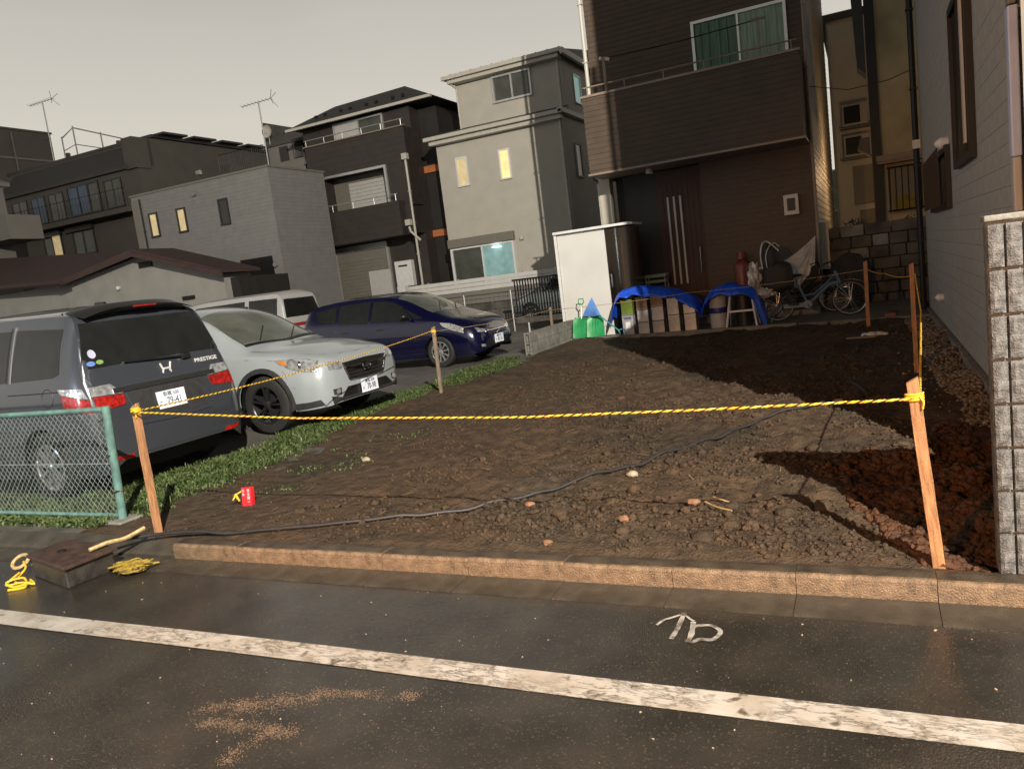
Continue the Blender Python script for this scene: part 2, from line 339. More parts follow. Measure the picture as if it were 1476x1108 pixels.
# ---------------------------------------------------------------- mesh helpers
class MB:
    def __init__(s): s.v = []; s.f = []
    def add(s, vs_, fs):
        o = len(s.v); s.v.extend([tuple(p) for p in vs_]); s.f.extend([tuple(i + o for i in f) for f in fs]); return s
    def box(s, x0, x1, y0, y1, z0, z1, mtx=None):
        if x0 > x1: x0, x1 = x1, x0
        if y0 > y1: y0, y1 = y1, y0
        if z0 > z1: z0, z1 = z1, z0
        v = [Vector(p) for p in ((x0, y0, z0), (x1, y0, z0), (x1, y1, z0), (x0, y1, z0), (x0, y0, z1), (x1, y0, z1), (x1, y1, z1), (x0, y1, z1))]
        if mtx: v = [mtx @ p for p in v]
        return s.add(v, [(0, 3, 2, 1), (4, 5, 6, 7), (0, 1, 5, 4), (1, 2, 6, 5), (2, 3, 7, 6), (3, 0, 4, 7)])
    def prism(s, poly, h0, h1, axis='y'):
        n = len(poly); vs_ = []
        for h in (h0, h1):
            for a, b in poly:
                vs_.append({'y': (a, h, b), 'x': (h, a, b), 'z': (a, b, h)}[axis])
        fs = [tuple(range(n)), tuple(range(2 * n - 1, n - 1, -1))]
        for i in range(n):
            j = (i + 1) % n; fs.append((i, i + n, j + n, j))
        return s.add(vs_, fs)
    def tube(s, pts, r, n=6, cap=True):
        pts = [Vector(p) for p in pts]; o = []; k = len(pts)
        rs = r if hasattr(r, '__len__') else [r] * k
        up = None
        for i, p in enumerate(pts):
            t = (pts[min(i + 1, k - 1)] - pts[max(i - 1, 0)])
            if t.length < 1e-9: t = Vector((0, 0, 1))
            t.normalize()
            if up is None:
                up = Vector((0, 0, 1)) if abs(t.z) < 0.9 else Vector((1, 0, 0))
            a = t.cross(up)
            if a.length < 1e-4: a = t.cross(Vector((1, 0.3, 0)))
            a.normalize(); b = a.cross(t).normalized(); up = b
            for j in range(n):
                th = 2 * PI * j / n
                o.append(p + (a * math.cos(th) + b * math.sin(th)) * rs[i])
        fs = []
        for i in range(k - 1):
            for j in range(n):
                q = (j + 1) % n
                fs.append((i * n + j, i * n + q, (i + 1) * n + q, (i + 1) * n + j))
        if cap:
            fs.append(tuple(range(n - 1, -1, -1))); fs.append(tuple((k - 1) * n + j for j in range(n)))
        return s.add(o, fs)
    def lathe(s, prof, n=24, axis='z', c=(0, 0, 0), closed=False):
        o = []
        for r, h in prof:
            for j in range(n):
                th = 2 * PI * j / n; a, b = r * math.cos(th), r * math.sin(th)
                p = {'z': (a, b, h), 'y': (a, h, b), 'x': (h, a, b)}[axis]
                o.append((p[0] + c[0], p[1] + c[1], p[2] + c[2]))
        k = len(prof); fs = []
        for i in range(k if closed else k - 1):
            i2 = (i + 1) % k
            for j in range(n):
                q = (j + 1) % n; fs.append((i * n + j, i * n + q, i2 * n + q, i2 * n + j))
        return s.add(o, fs)
    def grid(s, pts):  # rows of points
        r, c = len(pts), len(pts[0])
        return s.add([p for row in pts for p in row],
                     [(i * c + j, i * c + j + 1, (i + 1) * c + j + 1, (i + 1) * c + j) for i in range(r - 1) for j in range(c - 1)])
    def xf(s, m):
        s.v = [tuple(m @ Vector(p)) for p in s.v]; return s
    def mesh(s, name, smooth=False):
        me = bpy.data.meshes.new(name); me.from_pydata(s.v, [], s.f); me.update()
        bm = bmesh.new(); bm.from_mesh(me)
        bmesh.ops.recalc_face_normals(bm, faces=bm.faces[:]); bm.to_mesh(me); bm.free()
        if smooth:
            me.shade_smooth()
            try: me.set_sharp_from_angle(angle=math.radians(38))
            except Exception: pass
        return me
    def build(s, name, m, parent=None, smooth=False, bevel=0.0, world=False, loc=None):
        me = s.mesh(name, smooth)
        me.materials.append(MATS[m])
        o = bpy.data.objects.new(name, me); COL.objects.link(o)
        if parent:
            o.parent = parent
            if world:
                q = parent; off = Vector((0, 0, 0))
                while q: off += q.location; q = q.parent
                o.location = -off
        if loc: o.location = loc
        if bevel:
            b = o.modifiers.new('bevel', 'BEVEL'); b.width = bevel; b.segments = 2; b.limit_method = 'ANGLE'
        return o

def tag(o, label=None, cat=None, group=None, kind=None):
    if label: o['label'] = label
    if cat: o['category'] = cat
    if group: o['group'] = group
    if kind: o['kind'] = kind
    return o
def thing(name, label, cat, loc=(0, 0, 0), rz=0, group=None):
    o = bpy.data.objects.new(name, None); COL.objects.link(o)
    o.location = loc; o.rotation_euler = (0, 0, rz); o.empty_display_size = 0.2
    return tag(o, label, cat, group)
def fast_mesh(name, verts, faces_n, nv, m):
    """verts (N,3); faces_n int array (M,nv)"""
    me = bpy.data.meshes.new(name)
    me.vertices.add(len(verts)); me.vertices.foreach_set('co', np.asarray(verts, np.float32).ravel())
    M_ = len(faces_n)
    me.loops.add(M_ * nv); me.loops.foreach_set('vertex_index', np.asarray(faces_n, np.int32).ravel())
    me.polygons.add(M_); me.polygons.foreach_set('loop_start', np.arange(0, M_ * nv, nv, dtype=np.int32))
    me.polygons.foreach_set('loop_total', np.full(M_, nv, np.int32))
    me.update(); me.validate(); me.materials.append(MATS[m])
    return me
def text_obj(s, size, m, mtx, parent, name='lettering', depth=0.002, align='CENTER', bold=0.0, sx_=1.0):
    cu = bpy.data.curves.new(name, 'FONT'); cu.body = s; cu.size = size; cu.extrude = depth; cu.align_x = align; cu.align_y = 'CENTER'
    cu.offset = bold; cu.resolution_u = 3
    t = bpy.data.objects.new(name + '_tmp', cu); COL.objects.link(t)
    dg = bpy.context.evaluated_depsgraph_get()
    me = bpy.data.meshes.new_from_object(t.evaluated_get(dg)); me.name = name
    COL.objects.unlink(t); bpy.data.objects.remove(t)
    me.transform(Matrix.Diagonal((sx_, 1, 1, 1))); me.transform(mtx); me.materials.clear(); me.materials.append(MATS[m])
    o = bpy.data.objects.new(name, me); COL.objects.link(o)
    if parent: o.parent = parent
    return o

# ---------------------------------------------------------------- ground, road, kerb
struct = lambda o: tag(o, kind='structure')
g = MB(); g.grid([[(x, y, -0.02) for x in (-320, -60, -20, 0, 20, 320)] for y in (-120, -12, 3.9, 60, 420)])
struct(g.build('ground', 'dark_concrete'))
g = MB(); g.grid([[(x, y, 0.0) for x in np.linspace(-60, 40, 21)] for y in np.linspace(-3.2, 3.49, 8)])
struct(g.build('road', 'wet_asphalt'))
# white edge line
g = MB(); pts = []
for y in (2.64, 2.80):
    pts.append([(x, y + 0.006 * math.sin(x * 1.7), 0.004) for x in np.linspace(-40, 30, 141)])
g.grid(pts)
struct(g.build('road_line', 'road_paint'))
# sprayed mark (arrow head and a D-like loop), flat on the asphalt
def ribbon(mb, pts, w, z=0.004):
    P = [Vector((p[0], p[1], 0)) for p in pts]; L_, R_ = [], []
    for i, p in enumerate(P):
        t = (P[min(i + 1, len(P) - 1)] - P[max(i - 1, 0)]).normalized(); n = Vector((-t.y, t.x, 0))
        ww = w * (0.8 + 0.25 * noise.noise(p * 23)) * 0.5
        L_.append((p + n * ww)[:2] + (z,)); R_.append((p - n * ww)[:2] + (z,))
    mb.grid([L_, R_])
def smooth_path(pts, n=8):
    P = [Vector(p) for p in pts]; out = []
    for i in range(len(P) - 1):
        p0, p1, p2, p3 = P[max(i - 1, 0)], P[i], P[i + 1], P[min(i + 2, len(P) - 1)]
        for k in range(n):
            t = k / n
            out.append(0.5 * ((2 * p1) + (-p0 + p2) * t + (2 * p0 - 5 * p1 + 4 * p2 - p3) * t * t + (-p0 + 3 * p1 - 3 * p2 + p3) * t ** 3))
    out.append(P[-1]); return out
STROKES = [([(-0.991, 3.297), (-0.972, 3.351), (-0.941, 3.382), (-0.906, 3.42), (-0.89, 3.443)], 0.018), ([(-0.893, 3.442), (-0.89, 3.358), (-0.89, 3.271), (-0.894, 3.175)], 0.03),
           ([(-0.882, 3.418), (-0.855, 3.383), (-0.83, 3.362)], 0.016), ([(-0.832, 3.355), (-0.823, 3.295), (-0.816, 3.224), (-0.818, 3.155)], 0.03),
           ([(-0.82, 3.308), (-0.787, 3.326), (-0.74, 3.328), (-0.698, 3.287), (-0.698, 3.24), (-0.722, 3.196), (-0.769, 3.192), (-0.802, 3.152)], 0.028)]
for k, (pts, w) in enumerate(STROKES):
    if k == 0: g = MB()
    ribbon(g, smooth_path([(p[0], p[1], 0) for p in pts], 6), w, 0.004 + 0.0006 * k)
struct(g.build('sprayed_mark', 'spray_paint'))

gut = thing('gutter', None, None); tag(gut, kind='structure')
krb = thing('kerb', None, None); tag(krb, kind='structure')
km = km2 = gm = None
for i in range(-24, 24):
    x0 = -1.005 + i * 0.6
    if gm is None:
        a = MB(); a.prism([(3.495, -0.03), (3.495, 0.006), (3.70, 0.014), (3.70, -0.03)], 0.0015, 0.5985, 'x')
        b = MB(); b.prism([(3.704, -0.03), (3.704, 0.098), (3.714, 0.112), (3.726, 0.115), (3.80, 0.116), (3.86, 0.104), (3.86, -0.03)], 0.0015, 0.5985, 'x')
        c = MB(); c.prism([(3.704, -0.03), (3.704, 0.03), (3.72, 0.045), (3.86, 0.105), (3.86, -0.03)], 0.0015, 0.5985, 'x')
        gm, km, km2 = a.mesh('gutter_slab'), b.mesh('kerb_stone'), c.mesh('kerb_stone')
        gm.materials.append(MATS['gutter_concrete']); km.materials.append(MATS['kerb_concrete']); km.materials.append(MATS['muddy_concrete'])
        for p in km.polygons: p.material_index = 1 if p.normal.z > 0.7 and p.center.y > 3.722 else 0
        km2.materials.append(MATS['gutter_concrete'])
    o = bpy.data.objects.new('gutter_slab', gm); COL.objects.link(o); o.parent = gut; o.location = (x0, 0.0015 * math.sin(i * 2.1), 0.0015 * math.sin(i * 1.3))
    o = bpy.data.objects.new('kerb_stone', km if x0 > -4.7 else km2); COL.objects.link(o); o.parent = krb
    o.location = (x0, 0.003 * math.sin(i * 1.9), 0.003 * math.sin(i * 2.7))
# strip of old concrete behind the dropped kerb, parking lot surface
g = MB(); g.grid([[(x, y, 0.098 + 0.006 * noise.noise(Vector((x, y, 0)) * 2)) for x in np.linspace(-30, -5.0, 60)] for y in np.linspace(3.862, 4.12, 4)])
struct(g.build('path', 'dark_concrete'))
g = MB(); g.grid([[(x, y, 0.09 + 0.06 * min(1, max(0, (y - 6.5) / 1.3))) for x in np.linspace(-60, -5.4, 30)] for y in [4.1, 5, 5.8, 6.5, 7.0, 7.4, 7.8, 9, 12, 16, 20, 26, 34, 60]])
struct(g.build('parking_lot', 'lot_asphalt'))
g = MB(); g.prism([(-6.9, 16.20), (-1.2, 15.43), (0.9, 15.15), (0.9, 19.0), (0.9, 20), (-6.9, 20)], -0.02, 0.17, 'z')
struct(g.build('yard', 'yard_concrete'))
g = MB(); g.prism([(-6.3, 15.99), (-1.3, 15.32), (-1.3, 15.44), (-6.3, 16.11)], 0.0, 0.19, 'z')
struct(g.build('yard_edge', 'old_concrete', bevel=0.01))
# ---------------------------------------------------------------- bare soil
def dug(x, y):   # >0 inside the freshly dug reddish part beside the block wall
    bx = 0.10 - (y - 3.9) * 0.30 + 0.12 * noise.noise(Vector((x * 2, y * 2, 3)))
    return (x - bx) - max(0, y - 5.5 + 0.35 * noise.noise(Vector((x * 3, 1, 4)))) * 1.2
def soil_h(x, y):
    p = Vector((x, y, 0))
    base = 0.115 + 0.055 * noise.noise(p * 0.45) * min(1, (y - 3.86) * 0.6)
    base += 0.10 * math.exp(-((x + 0.5) ** 2 / 1.2 + (y - 7.2) ** 2 / 1.0))
    rough = min(1, max(0.18, (x + 4.6) * 0.5)) * min(1, 0.25 + (y - 3.9) * 0.9)
    if y > 8: rough = max(rough, 0.6)
    r = 0.055 * noise.noise(p * 1.6) + 0.040 * noise.noise(p * 4.3) + 0.030 * abs(noise.noise(p * 10)) + 0.018 * noise.noise(p * 21)
    h = base + r * rough
    d = dug(x, y)
    if d > 0:
        k = min(1, d / 0.30)
        h = h * (1 - k) + k * (0.055 + 0.085 * noise.noise(p * 3.1) + 0.05 * noise.noise(p * 8) + 0.03 * abs(noise.noise(p * 17)))
    e = min(1, (y - 3.86) / 0.12)
    return 0.100 * (1 - e) + h * e
XS = np.arange(-6.5, 1.0, 0.034); YS = np.concatenate([np.arange(3.862, 9, 0.034), np.arange(9, 16.2, 0.055)])
nx, ny = len(XS), len(YS)
V = np.zeros((ny, nx, 3)); V[..., 0] = XS[None, :]; V[..., 1] = YS[:, None]
for j in range(ny):
    for i in range(nx):
        V[j, i, 2] = soil_h(XS[i], YS[j]) * 1.0 + 0.085 * min(1, max(0, (-4.7 - XS[i]) / 0.8)) * min(1, max(0, (YS[j] - 6.5) / 1.3)) - (0.13 * max(0, min(1, (-5.85 - XS[i]) / 0.4)))
idx = np.arange(nx * ny).reshape(ny, nx)
Fq = np.stack([idx[:-1, :-1], idx[:-1, 1:], idx[1:, 1:], idx[1:, :-1]], -1).reshape(-1, 4)
me = fast_mesh('soil', V.reshape(-1, 3), Fq, 4, 'soil')
me.materials.append(MATS['red_clod_soil'])
cx_ = V[:-1, :-1, 0].ravel(); cy_ = V[:-1, :-1, 1].ravel()
mi = np.array([1 if dug(a, b) > 0.02 else 0 for a, b in zip(cx_, cy_)], np.int32)
me.polygons.foreach_set('material_index', mi)
me.shade_smooth()
o = bpy.data.objects.new('soil', me); COL.objects.link(o); struct(o)

ICO = bmesh.new(); bmesh.ops.create_icosphere(ICO, subdivisions=1, radius=1)
ico_v = np.array([v.co[:] for v in ICO.verts]); ico_f = np.array([[v.index for v in f.verts] for f in ICO.faces]); ICO.free()
ICO = bmesh.new(); bmesh.ops.create_icosphere(ICO, subdivisions=2, radius=1)
ico2_v = np.array([v.co[:] for v in ICO.verts]); ico2_f = np.array([[v.index for v in f.verts] for f in ICO.faces]); ICO.free()
ICO = bmesh.new(); bmesh.ops.create_icosphere(ICO, subdivisions=4, radius=1)
ico3_v = np.array([v.co[:] for v in ICO.verts]); ico3_f = np.array([[v.index for v in f.verts] for f in ICO.faces]); ICO.free()
def lumps(name, pos, size, m, jit=0.36, big=False, flat=0.75, sink=0.2):
    bv, bf = (ico2_v, ico2_f) if big else (ico_v, ico_f)
    n = len(pos); k = len(bv)
    vv = bv[None] * (1 + rng.uniform(-jit, jit, (n, k, 1)))
    sc = size[:, None, None] * rng.uniform([0.7, 0.7, flat * 0.7], [1.3, 1.3, flat * 1.2], (n, 1, 3))
    vv = vv * sc
    a = rng.uniform(0, 2 * PI, n); c, s = np.cos(a), np.sin(a)
    x = vv[..., 0] * c[:, None] - vv[..., 1] * s[:, None]; y = vv[..., 0] * s[:, None] + vv[..., 1] * c[:, None]
    vv = np.stack([x, y, vv[..., 2]], -1) + pos[:, None, :] + np.array([0, 0, 1]) * (size * (0.5 - sink))[:, None, None]
    ff = bf[None] + (np.arange(n) * k)[:, None, None]
    me = fast_mesh(name, vv.reshape(-1, 3), ff.reshape(-1, 3), 3, m)
    o = bpy.data.objects.new(name, me); COL.objects.link(o)
    return tag(o, kind='stuff')
def scatter(n, x0, x1, y0, y1, dens, s0, s1, zf=soil_h, power=3.0):
    P, S = [], []
    while len(P) < n:
        x, y = rng.uniform(x0, x1), rng.uniform(y0, y1)
        if rng.random() > dens(x, y): continue
        P.append((x, y, zf(x, y))); S.append(s0 + (s1 - s0) * rng.random() ** power)
    return np.array(P), np.array(S)
def dn(x, y):
    k = 0.42 + 1.5 * noise.noise(Vector((x * 1.3, y * 1.3, 5))) + 0.6 * noise.noise(Vector((x * 4, y * 4, 8)))
    k *= min(1, max(0.10, (x + 4.5) * 0.45)) if y < 8 else 0.45
    if y < 3.95: k *= 0.2
    return max(0.02, min(1, k)) * (0 if dug(x, y) > 0 else 1)
P, S = scatter(15000, -5.6, 0.3, 3.9, 9.5, dn, 0.004, 0.022, power=3.4)
tag(lumps('soil_clods', P, S, 'soil'), 'loose brown soil clods strewn over the bare lot', 'soil')
P, S = scatter(3200, -5.8, 0.9, 9.0, 15.9, lambda x, y: dn(x, y), 0.008, 0.034)
tag(lumps('soil_clods', P, S, 'soil'), 'brown soil clods on the far half of the bare lot', 'soil')
P, S = scatter(420, -3.9, -0.2, 4.15, 5.3, lambda x, y: math.exp(-((x + 1.9) ** 2) / 1.2 - ((y - 4.55) ** 2) / 0.10), 0.010, 0.034)
tag(lumps('soil_clods', P, S, 'soil', big=True), 'heap of larger earth lumps in the middle of the near edge of the lot', 'soil')
P, S = scatter(4200, -0.9, 0.62, 3.9, 6.9, lambda x, y: 1 if dug(x, y) > 0 else 0, 0.006, 0.036, power=2.2)
P2, S2 = scatter(90, -4.4, 0.2, 4.1, 9.0, dn, 0.022, 0.055, power=2.0)
tag(lumps('soil_clods', P2, S2, 'soil', big=True, jit=0.22, sink=0.35), 'scattered fist-sized earth clods on the bare lot', 'soil')
tag(lumps('red_soil_clods', P, S, 'red_clod_soil', big=True), 'reddish freshly dug earth lumps beside the grey block wall', 'soil')
P, S = scatter(5200, 0.25, 0.94, 6.6, 15.5, lambda x, y: 1 if x > 0.62 + 0.1 * noise.noise(Vector((x, y, 0))) - 0.015 * (y - 6) else 0.03, 0.007, 0.026, power=1.6)
tag(lumps('gravel', P, S, 'gravel_stone', sink=0.35), 'strip of gravel along the foot of the tiled house wall', 'gravel')

# distinct stones lying on the soil
for (x, y, r, mm_, lb) in [
    (-1.66, 5.31, 0.042, 'stone', 'pale round stone on the soil just above the long black cable'),
    (-4.55, 6.01, 0.045, 'stone', 'single pale stone on the smooth left part of the soil'),
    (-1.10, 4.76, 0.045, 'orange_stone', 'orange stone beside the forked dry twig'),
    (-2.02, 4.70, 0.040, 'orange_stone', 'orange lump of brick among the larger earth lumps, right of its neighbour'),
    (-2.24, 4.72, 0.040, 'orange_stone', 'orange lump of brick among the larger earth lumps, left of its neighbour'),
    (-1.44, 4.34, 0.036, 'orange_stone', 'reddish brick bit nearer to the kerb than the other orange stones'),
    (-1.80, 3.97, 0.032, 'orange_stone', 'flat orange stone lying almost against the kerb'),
    (-0.32, 7.30, 0.055, 'stone', 'grey stone at the top of the earth mound by the far end of the cable')]:
    b = MB(); vv = ico2_v * (1 + rng.uniform(-0.16, 0.16, (len(ico2_v), 1))) * np.array([r, r * 0.8, r * 0.6])
    b.add([tuple(q) for q in vv], [tuple(f) for f in ico2_f])
    tag(b.build('stone', mm_, loc=(x, y, soil_h(x, y) + r * 0.3)), lb, 'stone')
tw = MB()
tw.tube(smooth_path([(-1.02, 4.72, soil_h(-1.02, 4.72) + 0.03), (-0.93, 4.62, soil_h(-0.93, 4.62) + 0.03), (-0.83, 4.55, soil_h(-0.83, 4.55) + 0.02)]), 0.006, 5)
tw.tube([(-0.98, 4.78, soil_h(-0.98, 4.78) + 0.03), (-0.86, 4.72, soil_h(-0.86, 4.72) + 0.03)], 0.005, 5)
tag(tw.build('twig', 'straw'), 'forked dry twig on the soil in front of the long black cable', 'twig')
st_v, st_f = [], []
for k in range(70):
    x, y = rng.uniform(-4.5, 0), rng.uniform(4.0, 9.5); a = rng.uniform(0, PI); l = rng.uniform(0.02, 0.06); z = soil_h(x, y) + 0.012
    dx, dy = math.cos(a) * l, math.sin(a) * l; n_ = len(st_v)
    st_v += [(x - dx, y - dy, z), (x + dx, y + dy, z + 0.012), (x + dx * 0.9 - dy * 0.1, y + dy * 0.9 + dx * 0.1, z + 0.012), (x - dx - dy * 0.1, y - dy + dx * 0.1, z)]
    st_f.append((n_, n_ + 1, n_ + 2, n_ + 3))
tag(MB().add(st_v, st_f).build('straw_bits', 'straw'), 'dry straw bits scattered on the soil', 'straw', kind='stuff')

# ---------------------------------------------------------------- weeds
def blades(name, n, x0, x1, y0, y1, dens, h0, h1, zf, label, w=0.010, m='grass_leaf', lean=0.9):
    P = []
    while len(P) < n:
        X_ = rng.uniform(x0, x1, 4000); Y_ = rng.uniform(y0, y1, 4000); R_ = rng.random(4000)
        for x, y, r in zip(X_, Y_, R_):
            if r < dens(x, y): P.append((x, y, zf(x, y)))
            if len(P) >= n: break
    P = np.array(P); n = len(P)
    h = rng.uniform(h0, h1, n); a = rng.uniform(0, 2 * PI, n); l = rng.uniform(0.2, lean, n) * h
    d = np.stack([np.cos(a), np.sin(a), np.zeros(n)], -1); s = np.stack([-np.sin(a), np.cos(a), np.zeros(n)], -1)
    ww = w * rng.uniform(0.6, 1.5, n)[:, None]
    up = np.array([0, 0, 1.0])
    mid = P + d * (l * 0.45)[:, None] + up * (h * 0.65)[:, None]
    tip = P + d * (l * 1.25)[:, None] + up * (h * rng.uniform(0.6, 1.0, n))[:, None]
    vv = np.stack([P, mid + s * ww, tip, mid - s * ww], 1).reshape(-1, 3)
    ff = np.arange(n * 4).reshape(n, 4)
    ff = np.concatenate([ff[:, [0, 1, 3]], ff[:, [1, 2, 3]]])
    o = bpy.data.objects.new(name, fast_mesh(name, vv, ff, 3, m)); COL.objects.link(o)
    return tag(o, label, 'weeds', kind='stuff')
def gd(x, y):   # weed strip between the bare lot and the cars
    c = -6.34 + 0.10 * math.sin(y * 1.3) + 0.05 * (y - 4) * 0.5 - 0.12 * max(0, (8 - y)) * 0
    wd = 0.50 + 0.22 * noise.noise(Vector((0, y * 0.8, 2))) + (0.25 if y < 6 else 0)
    if y > 12.3: wd *= max(0, 1 - (y - 12.3) / 1.2)
    if wd <= 0.02: return 0
    q = 1 - abs(x - c) / wd
    return max(0, min(1, q * 1.9 + 0.9 * noise.noise(Vector((x * 3, y * 3, 7)))))
lowz = lambda x, y: 0.09 + 0.06 * min(1, max(0, (y - 6.5) / 1.3))
blades('weeds', 42000, -7.4, -5.2, 4.0, 13.8, gd, 0.02, 0.075, lowz, 'low green weeds between the parked cars and the bare lot', 0.0065)
blades('weeds', 3500, -7.4, -5.3, 4.0, 13.8, lambda x, y: gd(x, y) * max(0, noise.noise(Vector((x * 1.5, y * 1.5, 3))) * 2), 0.05, 0.12, lowz, 'taller grass tufts among the low weeds beside the cars', 0.005, lean=0.7)
blades('weeds', 11000, -9.5, -5.75, 3.98, 4.75, lambda x, y: 0.35 + 0.9 * noise.noise(Vector((x * 3, y * 5, 1))), 0.02, 0.07, lambda x, y: 0.09, 'low weeds growing along the foot of the green chain-link fence', 0.012)
blades('weeds', 500, -5.7, -4.2, 4.9, 7.6, lambda x, y: 0.9 * max(0, noise.noise(Vector((x * 2.5, y * 2.5, 4)))) * max(0, (-4.3 - x)), 0.012, 0.035, soil_h, 'thin sprouting weeds on the left part of the soil', 0.008)
blades('weeds', 900, -12.5, -8.2, 16.5, 22.5, lambda x, y: max(0, noise.noise(Vector((x, y, 4)) * 0.7)), 0.03, 0.10, lambda x, y: 0.09, 'grass tufts in the far part of the parking lot', 0.02)

# ---------------------------------------------------------------- car builder (local: x forward from the rear bumper, y left, z up)
def pchip(xs, ys, x):
    xs = np.asarray(xs, float); ys = np.asarray(ys, float); h = np.diff(xs); d = np.diff(ys) / h
    m = np.zeros(len(xs)); m[0], m[-1] = d[0], d[-1]
    for i in range(1, len(xs) - 1):
        if d[i - 1] * d[i] > 0:
            w1, w2 = 2 * h[i] + h[i - 1], h[i] + 2 * h[i - 1]
            m[i] = (w1 + w2) / (w1 / d[i - 1] + w2 / d[i])
    i = np.clip(np.searchsorted(xs, x) - 1, 0, len(xs) - 2); t = (x - xs[i]) / h[i]
    return ((1 + 2 * t) * (1 - t) ** 2) * ys[i] + t * (1 - t) ** 2 * h[i] * m[i] + t * t * (3 - 2 * t) * ys[i + 1] + t * t * (t - 1) * h[i] * m[i + 1]
def car_body(ST, wheels, R_arch):
    """ST rows: x, zb, yb, ym, zs, ys, zt, yt, zc ; side belly at half height uses ym"""
    A = np.array(ST, float); L_ = A[-1, 0]
    xs = set(np.linspace(0, L_, 90).tolist()) | set(A[:, 0].tolist())
    for wx, wz in wheels:
        for t in np.linspace(0, PI, 25): xs.add(wx + R_arch * math.cos(t))
    xs = sorted(x for x in xs if 0 <= x <= L_)
    xx = [xs[0]]
    for x in xs[1:]:
        if x - xx[-1] > 0.004: xx.append(x)
    rows = []
    for x in xx:
        zb, yb, ym, zs, ys, zt, yt, zc = [float(pchip(A[:, 0], A[:, k], x)) for k in range(1, 9)]
        z0 = zb
        for wx, wz in wheels:
            if abs(x - wx) < R_arch: z0 = max(z0, wz + math.sqrt(max(0, R_arch ** 2 - (x - wx) ** 2)))
        zm = zb + (zs - zb) * 0.55
        half = []
        for k in range(10):
            z = z0 + (zs - z0) * k / 9
            if z < zm:
                t = (zm - z) / max(1e-4, zm - zb); y = ym - (ym - yb) * t ** 2.2
            else:
                t = (z - zm) / max(1e-4, zs - zm); y = ym - (ym - ys) * t ** 1.8
            half.append((y, z))
        for k in range(1, 7):
            t = k / 6; bul = 0.012 * math.sin(PI * t)
            half.append((ys + (yt - ys) * t + bul, zs + (zt - zs) * t))
        for k in range(1, 8):
            t = k / 7; half.append((yt * (1 - t), zt + (zc - zt) * (1 - (1 - t) ** 2.6)))
        rows.append([(x, y, z) for y, z in half] + [(x, -y, z) for y, z in half[-2::-1]])
    mb = MB(); mb.grid(rows)
    c = len(rows[0])
    mb.f.append(tuple(range(c))); mb.f.append(tuple((len(rows) - 1) * c + j for j in range(c - 1, -1, -1)))
    return mb
